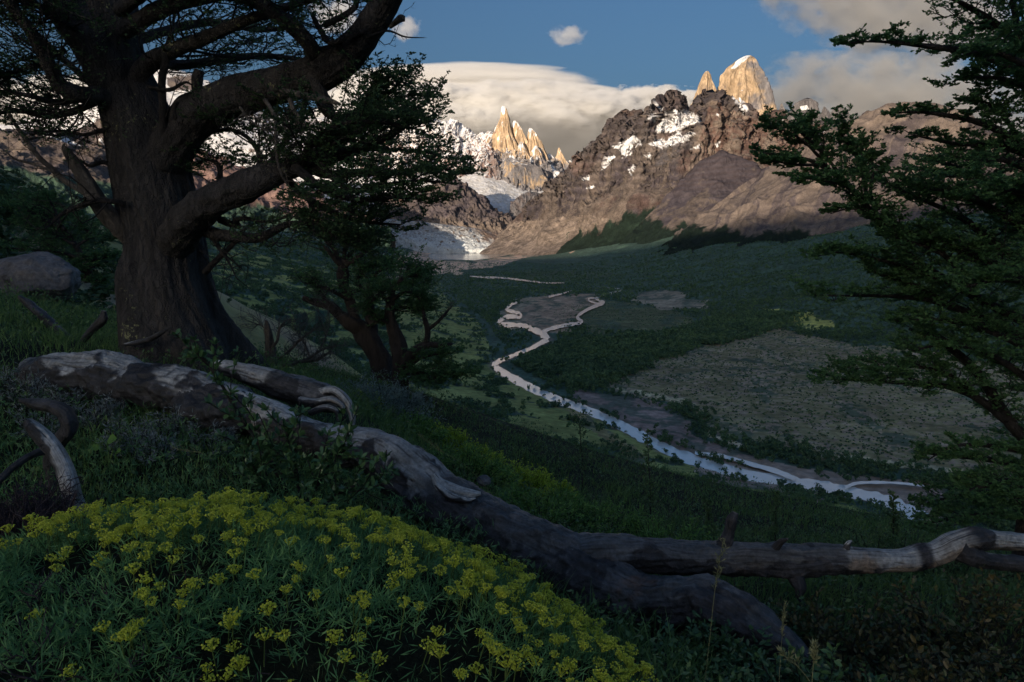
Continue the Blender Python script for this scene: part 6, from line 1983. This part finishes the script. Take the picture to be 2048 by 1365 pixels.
m_silver = mat_leaf('silver_leaf', (.19, .23, .23), (.36, .40, .40), trans=.15, scale=6)
m_blue = mat_leaf('bluegreen_leaf', (.16, .23, .20), (.34, .42, .38), trans=.15, scale=5)
m_lime = mat_leaf('lime_leaf', (.36, .50, .05), (.62, .72, .09), trans=.3, scale=6)
m_green = mat_leaf('bright_green_leaf', (.12, .26, .06), (.25, .44, .10), trans=.3, scale=4)
m_gloss = mat_leaf('glossy_leaf', (.05, .12, .05), (.12, .23, .09), trans=.15, scale=8, rough=.35, spec=.5)
m_rusty = mat_leaf('rusty_leaf', (.045, .085, .038), (.13, .10, .04), trans=.15, scale=7, rough=.4)
m_drab = mat_leaf('drab_leaf', (.075, .15, .06), (.17, .27, .10), trans=.2, scale=4)
rng = np.random.default_rng(101)


def onground(px, d):
    """the ground point seen at column px at distance d"""
    p = P(px, 700, d)
    return np.array([p[0], d, float(gz(p[0], d))])


shrub('shrub', onground(770, 9.0), 'blue-grey feathery shrub growing in front of the bent pair of beeches', 'shrub', m_blue, 'leaf', 9000, .05, .62, .5, .55, rng, aspect=.16, upness=.2, stems=70)
YG = [(735, 9.2, .22, 'smallest lime-green cushion, right beside the curled root of the shorter log'), (880, 8.6, .36, 'lime-green cushion below the blue-grey shrub'),
      (955, 8.4, .34, 'rounded lime-green cushion on the brink, third along the slope'), (1040, 7.6, .42, 'brightest yellow-green cushion, in the middle of the slope above the fallen trunk'),
      (1105, 8.0, .30, 'low yellow-green cushion at the lower end of the row')]
for px_, d_, rad_, lab in YG:
    shrub('cushion_shrub', onground(px_, d_), lab, 'shrub', m_lime, 'leaf', 5200, .030, rad_, rad_ * .85, (.26 + rad_ * .22), rng, aspect=.55, upness=1.3, stems=60, group='lime-green cushions on the slope')
GS = [(830, 8.0, .35, .34, 'dull green shrub between the blue-grey shrub and the fallen trunk'), (930, 6.6, .45, .34, 'leafy green bush just above the grey stretch of the fallen trunk'),
      (1080, 5.6, .5, .30, 'bushy green plant close above the dark middle of the fallen trunk'), (1210, 6.2, .5, .40, 'green bush at the edge of the slope below the river bend'),
      (1330, 5.6, .5, .34, 'green bush behind the fork of the fallen trunk'), (1480, 5.8, .45, .34, 'green bush right behind the upright dead stub'), (1660, 5.6, .5, .36, 'broad green bush under the river mouth, above the bare grey branch'),
      (1800, 5.7, .5, .44, 'green bush beneath the lowest boughs at the right edge'), (1930, 5.6, .5, .44, 'dark green bush above the forked end of the bare branch'), (1130, 7.0, .4, .3, 'green shrub on the brink beside the lowest yellow cushion')]
for px_, d_, rad_, h_, lab in GS:
    shrub('shrub', onground(px_, d_), lab, 'shrub', m_green if px_ < 1400 else m_drab, 'leaf', 4200, .030, rad_, rad_ * .8, h_, rng, aspect=.42, upness=.9, stems=46, group='green shrubs along the brink')
# dark thorny shrubs at lower right
TH_ = [(1560, 3.4, .40, .30, 'dark glossy shrub under the middle of the bare branch'), (1720, 3.2, .45, .34, 'rusty-leaved thorny shrub below the dark bark band'), (1880, 3.0, .45, .36, 'rusty dark shrub in the bottom right corner'),
       (2010, 3.3, .45, .40, 'dark thorny shrub at the right edge under the forked branch'), (1700, 2.5, .35, .26, 'low dark leafy shrub at the bottom edge right of the trunk end'), (1480, 3.0, .3, .22, 'glossy dark shrub in the fork of the fallen trunk'), (1960, 2.5, .4, .30, 'thorny shrub nearest the lower right corner')]
for px_, d_, rad_, h_, lab in TH_:
    shrub('thorn_shrub', onground(px_, d_), lab, 'shrub', m_rusty if ('rusty' in lab or 'thorny' in lab) else m_gloss, 'leaf', 1500, .034, rad_, rad_ * .8, h_, rng, aspect=.5, upness=.5, fold=True, stems=34, group='dark thorny shrubs at lower right')
# silver herbs
SV = [(120, 5.0, .16, .30, 'silver herb hiding the left end of the fallen trunk'), (30, 5.1, .18, .36, 'broad silver herb at the left edge, covering the start of the trunk'), (215, 5.0, .12, .24, 'small silver herb below the first bark patch of the trunk'), (405, 4.5, .14, .28, 'silver herb under the dark hanging bark slab'),
      (325, 4.7, .13, .32, 'tall silver-leaved herb against the fallen trunk'), (245, 4.3, .14, .36, 'silvery feathery herb left of the tallest one'), (60, 4.6, .16, .36, 'pale silver herb near the left edge above the hooked branch'), (290, 4.2, .14, .26, 'low silver herb in front of the tall ones'), (190, 4.8, .12, .28, 'slim silver herb between the hooked branch and the trunk')]
for px_, d_, rad_, h_, lab in SV:
    shrub('silver_herb', onground(px_, d_), lab, 'herb', m_silver, 'leaf', 900, .035, rad_, rad_, h_, rng, aspect=.16, upness=.1, stems=14, group='silver herbs by the fallen trunk')


def wand(name, L, label, mat, rng, size=.058, whorls=16, k=6, side=10):
    """a leafy barberry-like wand traced as a path, with whorls of glossy leaves and side shoots"""
    pts, rad = pxpath(L, 40)
    o = empty(name, pts[0], label, 'shrub')
    wb, lb = Bag(), Bag()
    tube(wb, pts, rad, 8, 0, 0)
    s2, l2 = shoots(pts[None], np.array([.28]), side, rng, .1, 55, 1.2, .25, 1.0, .4, 6, .2, .1)
    tubes(wb, s2, np.full((len(s2), 6), .003), 4)
    al = np.concatenate([pts[None, ::5][:, -6:], s2]) if len(pts[::5]) >= 6 else s2
    for pl, w in ((pts[None], whorls), (s2, 5)):
        m = len(pl)
        t = np.repeat((np.arange(w)[None] + rng.random((m, w))) / w, k, 1)
        oo, tg = along(pl, t)
        d = unit(tg * .5 + rng.normal(0, .75, tg.shape) + UP * .3)
        s = size * rng.uniform(.5, 1.15, d.shape[:2] + (1,))
        wv = unit(np.cross(d, unit(UP * .7 + rng.normal(0, .4, d.shape))))
        put_leaves(lb, oo.reshape(-1, 3), (d * s).reshape(-1, 3), (wv * s * .21).reshape(-1, 3), True)
    a = wb.build('stems', m_barkd, o); b = lb.build('leaves', mat, o)
    rel(o, pts[0])
    return o


wand('barberry', [(575, 985, 5, 3.9), (545, 930, 5, 3.9), (505, 870, 4, 3.95), (470, 815, 4, 4.0), (440, 765, 3, 4.05), (410, 722, 3, 4.1), (380, 694, 2, 4.1)], 'glossy leafy wand arching up across the fallen trunk to the foot of the old beech', m_gloss, rng, side=12, whorls=20)
wand('barberry', [(600, 1000, 4, 3.7), (592, 940, 4, 3.75), (578, 890, 3, 3.8), (570, 850, 2, 3.8)], 'short upright glossy wand in front of the pale stretch of the fallen trunk', m_gloss, rng, side=9)
wand('barberry', [(620, 1010, 4, 3.6), (640, 960, 4, 3.65), (672, 915, 3, 3.7), (705, 890, 2, 3.7)], 'glossy wand leaning right towards the dark hollow of the fallen trunk', m_gloss, rng, side=10)
wand('barberry', [(640, 1020, 4, 3.6), (680, 985, 4, 3.6), (730, 968, 3, 3.6), (775, 962, 2, 3.6)], 'lowest glossy wand, spreading right just above the yellow flowers', m_gloss, rng, side=9)
wand('barberry', [(540, 1000, 4, 3.7), (520, 965, 3, 3.7), (505, 930, 2, 3.7)], 'small dark wand at the foot of the arching one', m_gloss, rng, side=7)

# tall dark seedlings standing out against the valley
SD = [(1300, 7.2, 1060, 862, 'tallest thin dark sapling standing against the bright river'), (1165, 9.5, 985, 835, 'bushy dark sapling left of the thin one, against the river bank'), (1545, 6.6, 1110, 985, 'small dark sapling below the river fork'),
      (1420, 6.8, 1105, 1000, 'short leaning sapling between the two forks of the river'), (1780, 6.4, 1120, 990, 'spindly sapling under the last reach of the river'), (1050, 8.4, 1000, 905, 'low dark sapling among the yellow-green cushions')]
for k, (px_, d_, yb, yt, lab) in enumerate(SD):
    b0 = P(px_, yb, d_); b1 = P(px_ + rng.uniform(-8, 8), yt, d_)
    b0[2] = min(b0[2], float(gz(b0[0], b0[1])))
    hgt = np.linalg.norm(b1 - b0)
    o = empty('sapling', b0, lab, 'sapling', 'dark saplings along the brink')
    pl = smooth_path(np.stack([b0, b0 * .6 + b1 * .4 + [.02, 0, 0], b1]), 24)[None]
    wb, lb = Bag(), Bag()
    tubes(wb, pl, np.linspace(.010, .002, 24)[None], 6)
    s2, l2 = shoots(pl, np.array([hgt]), 20, rng, .2, 55, .6, .25, .42 if k == 1 else .18, .6, 6, .1, .08)
    tubes(wb, s2, np.full((len(s2), 6), .002), 4)
    s3, l3 = shoots(s2, l2, 5, rng, .1, 50, .5, .1, .5, .4, 4)
    tubes(wb, s3, np.full((len(s3), 4), .0014), 3)
    leaves_on(lb, s3, 7, .028, rng); leaves_on(lb, s2, 8, .028, rng); leaves_on(lb, pl, 16, .028, rng)
    wb.build('stem', m_barkd, o); lb.build('leaves', m_drab, o)
    rel(o, b0)

# grass stalks with seed heads close to the viewer
m_straw = mat_leaf('straw', (.20, .21, .10), (.38, .38, .20), trans=.3, scale=9)
ST = [([(1405, 1400, 2.3), (1418, 1290, 2.3), (1430, 1180, 2.3), (1446, 1082, 2.3)], 'tall foxtail grass stalk in front of the fork of the fallen trunk', .9), ([(1620, 1420, 1.7), (1625, 1350, 1.7), (1630, 1290, 1.7)], 'pale open grass head at the bottom edge below the trunk end', 1.0),
      ([(1660, 1430, 1.7), (1610, 1350, 1.68), (1562, 1305, 1.66)], 'pale grass head bending left at the bottom edge', .9), ([(1000, 1010, 4.0), (940, 940, 4.0), (880, 900, 4.05), (838, 872, 4.1)], 'arched straw stalk in the dim grass left of the dark trunk', .5),
      ([(490, 1000, 3.6), (455, 950, 3.6), (410, 910, 3.6), (345, 897, 3.6)], 'arched straw stalk above the yellow flowers', .6), ([(1555, 1420, 2.0), (1562, 1300, 2.0), (1570, 1210, 2.0)], 'thin dark grass stalk left of the pale heads', .6)]
for L, lab, w in ST:
    L = np.array(L); pts = smooth_path(P(L[:, 0], L[:, 1], L[:, 2]), 30)
    o = empty('grass_stalk', pts[0], lab, 'grass stalk')
    wb, hb = Bag(), Bag()
    tubes(wb, pts[None], np.linspace(.0022, .0008, 30)[None] * w, 4)
    up_ = pts[None, 18:]
    Lh = np.array([np.linalg.norm(pts[-1] - pts[18])])
    s2, l2 = shoots(up_, Lh, 26, rng, .1, 28, 1.2, .1, .22, .5, 4)
    tubes(hb, s2, np.full((len(s2), 4), .0006), 3)
    leaves_on(hb, s2, 3, .02 * w, rng, .2, .22, .3, ang=20)
    wb.build('stem', m_straw, o); hb.build('seed_head', m_straw, o)
    rel(o, pts[0])

# broad dock leaves and the dark dead heather at the lower left
bag = Bag()
pb = P(215, 888, 4.1)
o = empty('dock_plant', pb - [0, 0, .12], 'single plant with broad pale green heart-shaped leaves left of the barberry', 'herb')
for k, (dx, dz, s, a) in enumerate([(0, .02, .085, .4), (-.05, -.03, .06, 2.6), (.05, -.05, .05, -.6)]):
    d = np.array([[math.cos(a), -.3, .25]]) * s
    put_leaves(bag, pb[None] + [[dx, 0, dz]], d, unit(np.cross(d, [[0, -1, .7]])) * s * .42, True)
wb = Bag(); tubes(wb, np.stack([np.linspace(pb - [0, 0, .3], pb + [dx, 0, dz], 5) for dx, dz in ((0, .02), (-.05, -.03), (.05, -.05))]), np.full((3, 5), .003), 4)
wb.build('stem', m_green, o); bag.build('leaves', m_green, o); rel(o, pb - [0, 0, .12])
for px_, d_, rad_, lab in ((70, 1.75, .50, 'dense tangle of dark purplish dead twigs in the lower left corner'), (-40, 2.7, .3, 'smaller tangle of dark dead twigs at the left edge behind the bigger one')):
    c = onground(px_, d_)
    o = empty('dead_shrub', c, lab, 'dead shrub')
    n = 240
    a = rng.random(n) * 6.283; r = np.sqrt(rng.random(n)) * rad_
    p0 = np.stack([r * .5 * np.cos(a), r * .5 * np.sin(a), np.zeros(n)], 1)
    d = np.stack([r * np.cos(a), r * np.sin(a), .34 * np.sqrt(np.clip(1 - (r / rad_) ** 2, .1, 1))], 1) * rng.uniform(.7, 1.1, (n, 1))
    s = np.linspace(0, 1, 8)[None, :, None]
    pl = p0[:, None] + d[:, None] * s + rng.normal(0, .04, (n, 1, 3)) * np.sin(s * 4)
    s2, l2 = shoots(pl, np.linalg.norm(d, axis=1), 8, rng, .25, 55, 1.2, .1, .4, .3, 6, .1, .18)
    s3, l3 = shoots(s2, l2, 4, rng, .2, 55, 1.2, .1, .5, .3, 5, .1, .2)
    bg_ = Bag()
    tubes(bg_, pl, np.full((n, 8), .0035), 4); tubes(bg_, s2, np.full((len(s2), 6), .002), 3); tubes(bg_, s3, np.full((len(s3), 5), .0013), 3)
    bg_.build('twigs', mat_noise('heather_twig', [(.3, (.030, .024, .030)), (.7, (.10, .08, .09))], scale=30, bump=0), o)

# grass and low herbs over the whole near slope
def scatter(n, y0, y1, rng, power=1.0, xs=1.05):
    y = y0 + (y1 - y0) * rng.random(n) ** power
    x = (rng.random(n) * 2 - 1) * (y * xs + .6)
    return x, y


rng = np.random.default_rng(55)
m_grass = mat_leaf('grass_blade', (.095, .19, .065), (.23, .36, .105), trans=.3, scale=1.5)
bag = Bag()
x, y = scatter(200000, 1.0, 17, rng, 1.15)
inm = np.hypot((x - MC[0]) / MA_, (y - MC[1]) / MB_) < .96
pat = fbm(v3(x * .9, y * .9, 0), 4)
k = (~inm) & (rng.random(len(x)) < .55 + 1.3 * pat)
x, y = x[k], y[k]
o = v3(x, y, gz(x, y) - .01)
h = rng.uniform(.07, .22, len(x)) * (1 + .5 * sstep(3, 8, y)) * (.8 + .8 * fbm(v3(x * .5, y * .5, 3), 3))
h = np.clip(h, .04, .42) * (1 - .55 * sstep(8, 13, y))
lean = rng.normal(0, .7, (len(x), 3)) * np.array([1, 1, 0]) + np.array([.2, -.1, 0])
blades(bag, o, h, lean, rng.uniform(.0016, .0034, len(x)) * (1 + .12 * y), rng, bend=.6)
struct(bag.build('grass', m_grass), 'stuff')
# leafy ground cover
bag = Bag()
x, y = scatter(80000, 1.3, 16, rng, 1.1)
inm = np.hypot((x - MC[0]) / MA_, (y - MC[1]) / MB_) < .97
pat = fbm(v3(x * 1.1, y * 1.1, 8), 4)
k = (~inm) & (pat > -.12)
x, y = x[k], y[k]
n = len(x)
o = v3(x, y, gz(x, y) + rng.uniform(.0, .16, n) * (1 + .6 * sstep(3, 8, y)))
d = unit(rng.normal(size=(n, 3)) + UP * .5) * (rng.uniform(.016, .04, n) * (1 + .05 * y))[:, None]
put_leaves(bag, o, d, unit(np.cross(d, unit(UP + rng.normal(0, .5, (n, 3))))) * np.linalg.norm(d, axis=1, keepdims=True) * .24)
struct(bag.build('ground_cover', m_drab), 'stuff')
# fine spiky herbs like the cushion's leaves on the slope left of the barberry
bag = Bag()
x, y = scatter(9000, 3.2, 5.6, rng, 1.0)
k = (x < -.1) & (np.hypot((x - MC[0]) / MA_, (y - MC[1]) / MB_) > 1.0)
x, y = x[k], y[k]
o = v3(x, y, gz(x, y) + rng.uniform(.02, .2, len(x)))
forked_leaves(bag, o, np.tile(UP, (len(x), 1)), rng, .05, .002)
struct(bag.build('undergrowth', m_spiky), 'stuff')

# ================================================================== THE WOODS ON THE VALLEY FLOOR
rng = np.random.default_rng(202)


def clump_tree(k, rng, conic=0.0, size=.30):
    """a unit-height bushy crown made of k small leaf clumps spread through an uneven volume"""
    lob = [(rng.normal(0, .16), rng.normal(0, .16), rng.uniform(.35, .78), rng.uniform(.20, .34)) for _ in range(5)]
    P_ = []
    for i in range(k):
        cx, cy, cz, r = lob[i % 5]
        u = unit(rng.normal(size=3)) * r * rng.uniform(.55, 1.05)
        P_.append((cx + u[0], cy + u[1], np.clip(cz + u[2] * .8, .08, 1.05)))
    c = np.array(P_)
    nr = unit(c - [0, 0, .45] + rng.normal(0, .25, (k, 3)))
    a = unit(np.cross(nr, rng.normal(size=(k, 3)))); b = np.cross(nr, a)
    s = size * rng.uniform(.6, 1.2, (k, 1))
    V = np.stack([c - a * s * .5, c + b * s * .45, c + a * s * .5, c - b * s * .45], 1)
    return V.reshape(-1, 3)


PROTO = {k: [clump_tree(k, rng, size=sz) for _ in range(6)] for k, sz in ((64, .26), (22, .42), (9, .62))}
n = 330000
yy = 420 * (5600 / 420) ** rng.random(n)
xx = (rng.random(n) * 2 - 1) * (yy * .80 + 40)
px, py = project(v3(xx, yy, z_floor(yy)))
RDt = river_dist(xx, yy)
zz = z_ground(xx, yy)
zz = np.where(RDt < 400, np.minimum(zz, z_floor(yy) + 2.5 + np.maximum(RDt - 4, 0) * .16), zz)
px, py = project(v3(xx, yy, zz))
Gt = v3(xx, yy, zz)
n1 = fbm(Gt / 60, 5, ) if False else nz(Gt, 60, 5, 3.1); n2 = nz(Gt, 14, 4, 5.5); n3 = nz(Gt, 200, 4, 2.5)
qx = px + nz(Gt, 130, 5) * np.clip(60000 / yy, 5, 70) + nz(Gt, 420, 4, 8.8) * np.clip(160000 / yy, 12, 150)
qy = py + nz(Gt, 130, 5, 7.7) * np.clip(22000 / yy, 2, 22) + nz(Gt, 420, 4, 1.8) * np.clip(42000 / yy, 4, 36)
qx = qx + rng.normal(0, 1, n) * 14000 / yy; qy = qy + rng.normal(0, 1, n) * 5000 / yy
dens = np.zeros(n); hgt = 8.0 * (1 + .5 * n3 + .5 * n1)
B1 = [(1030, 702), (1085, 690), (1180, 672), (1330, 668), (1450, 636), (1530, 628), (1610, 640), (1530, 660), (1420, 700), (1300, 742), (1220, 776), (1130, 790), (1062, 762), (1012, 738)]
inb = inpoly(qx, qy, B1)
leftb = (xx < xl(yy) + 60) & (RDt > 7)
mead = sstep(0.02, 0.10, n1 + 0.10 * n2 + 0.16 * sstep(700, 860, px) - .30 * sstep(2600, 3600, yy))
dens = np.where(leftb, .55 * (1 - mead) + .012, dens)
open_ = np.zeros(n, bool)
for poly, _c in polys[:13]:
    open_ |= inpoly(qx, qy, poly)
rest_ = (~leftb) & (~open_)
dens = np.where(rest_, .50 + .25 * n3, dens)
dens = np.where(inb, .95, dens)
hgt = np.where(inb, 12.5, hgt)
# scattered low bushes on the shrubland, a hedge of trees along its scarps
shr = inpoly(qx, qy, polys[0][0]) | inpoly(qx, qy, polys[1][0])
dens = np.where(shr & ~inb, .50 * sstep(-.1, .2, n1 + .5 * n2 + .2), dens); hgt = np.where(shr & ~inb, 2.2, hgt)
hed = inpoly(qx, qy, [(1385, 828), (1500, 872), (1640, 925), (1760, 948), (1880, 968), (1880, 985), (1740, 962), (1620, 945), (1500, 900), (1420, 868)]) | inpoly(qx, qy, [(1180, 772), (1230, 786), (1290, 806), (1400, 838), (1440, 872), (1380, 850), (1280, 806), (1190, 792)])
dens = np.where(hed, .9, dens); hgt = np.where(hed, 7.5, hgt)
for poly, _c in polys[9:12]:
    dens = np.where(inpoly(qx, qy, poly), .02, dens)
hill_t = z_hill(xx, yy) > z_valley(xx, yy) - 1
dens = np.where(hill_t, .05, dens)
dens = np.where(RDt < 6, 0, dens)
dens = np.where((RDt < 34) & (px > 990) & (px < 1115) & (py > 664) & (py < 760), dens * .06, dens)
# equal chance per square metre, thinning with distance
area = yy * yy
w = dens * np.clip(area / (2300.0 ** 2), .02, 1.0) ** .55
ok = (rng.random(n) < w) & (px > -80) & (px < 2130) & (py < 1150)
xx, yy, zz, hgt, px, py, RDt, n2, leftk = xx[ok], yy[ok], zz[ok], hgt[ok], px[ok], py[ok], RDt[ok], n2[ok], (leftb & (mead > .4))[ok]
hgt = hgt * rng.uniform(.45, 1.4, len(xx)) * (1 + .2 * n2)
print('TREES', len(xx))
# the isolated trees that stand clear on the meadows are things of their own
iso = np.where(leftk & (yy < 2000) & (px > 380) & (px < 1010) & (py > 560))[0]
iso = iso[np.argsort(yy[iso])][:140]
solo = np.zeros(len(xx), bool); solo[iso] = True
fb_ = Bag()
for lo_, hi_, k in ((0, 1700, 64), (1700, 2900, 22), (2900, 9e9, 9)):
    for v_ in range(6):
        m = (yy >= lo_) & (yy < hi_) & ~solo & (np.arange(len(xx)) % 6 == v_)
        kk = k
        small = hgt < 3.2
        for sub, kq in ((m & ~small, k), (m & small, 9)):
            i = np.where(sub)[0]
            if not len(i):
                continue
            a = rng.random(len(i)) * 6.283
            pv = PROTO[kq][v_]
            wd = hgt[i] * rng.uniform(.75, 1.15, len(i)) * np.where(hgt[i] < 3.2, 1.7, 1.0)
            X_ = (pv[None, :, 0] * np.cos(a)[:, None] - pv[None, :, 1] * np.sin(a)[:, None]) * wd[:, None] + xx[i][:, None]
            Y_ = (pv[None, :, 0] * np.sin(a)[:, None] + pv[None, :, 1] * np.cos(a)[:, None]) * wd[:, None] + yy[i][:, None]
            Z_ = (pv[None, :, 2] - .10) * hgt[i][:, None] + zz[i][:, None]
            V = np.stack([X_, Y_, Z_], -1).reshape(-1, 3)
            fb_.add(V, np.arange(len(V)).reshape(-1, 4))
struct(fb_.build('forest', m_lf_far, smooth=False), 'stuff')
protos = []
for v_ in range(3):
    c = clump_tree(110, rng, size=.20)
    cr_ = mesh_np('crown', c, [np.arange(len(c)).reshape(-1, 4)], m_lf_far, smooth=False)
    tb = Bag(); tube(tb, np.array([[0, 0, -.05], [.01, 0, .2], [0, .02, .45], [.02, 0, .7]]), np.array([.035, .028, .02, .01]), 7)
    tr_ = tb.build('trunk', m_barkd)
    protos.append((cr_.data, tr_.data))
    bpy.data.objects.remove(cr_); bpy.data.objects.remove(tr_)
for j, i in enumerate(iso):
    o = empty('valley_tree', (xx[i], yy[i], zz[i]), 'tiny dark bushy tree standing clear on the pale green meadows of the far slope', 'tree', 'scattered trees on the far meadows')
    o.rotation_euler = (0, 0, rng.random() * 6.28)
    h = float(hgt[i]); o.scale = (h, h, h)
    for me_, nm in zip(protos[j % 3], ('crown', 'trunk')):
        c = bpy.data.objects.new(nm, me_); link(c, o)

# low scrub on the steep spur below the viewpoint
rng = np.random.default_rng(303)
sb_ = Bag()
n = 8000
yy = 24 * (190 / 24) ** rng.random(n); xx = (rng.random(n) * -1.05 + .10) * yy
zz = gz(xx, yy); px, py = project(v3(xx, yy, zz))
pat = fbm(v3(xx / 14, yy / 14, 3), 4)
k = rng.random(n) < np.where(px < 250, .8 + pat, .012 + .16 * np.clip(pat - .1, 0, 1))
xx, yy, zz = xx[k], yy[k], zz[k]
for v_ in range(6):
    i = np.where(np.arange(len(xx)) % 6 == v_)[0]
    pv = PROTO[64][v_]
    h = rng.uniform(.35, 1.25, len(i)); a = rng.random(len(i)) * 6.283; w = h * rng.uniform(1.0, 1.8, len(i))
    X_ = (pv[None, :, 0] * np.cos(a)[:, None] - pv[None, :, 1] * np.sin(a)[:, None]) * w[:, None] + xx[i][:, None]
    Y_ = (pv[None, :, 0] * np.sin(a)[:, None] + pv[None, :, 1] * np.cos(a)[:, None]) * w[:, None] + yy[i][:, None]
    Z_ = (pv[None, :, 2] - .12) * h[:, None] + zz[i][:, None]
    V = np.stack([X_, Y_, Z_], -1).reshape(-1, 3)
    sb_.add(V, np.arange(len(V)).reshape(-1, 4))
m_scrub = mat_leaf('scrub_leaf', (.05, .095, .045), (.13, .19, .075), scale=.4, trans=.35)
struct(sb_.build('scrub', m_scrub, smooth=False), 'stuff')
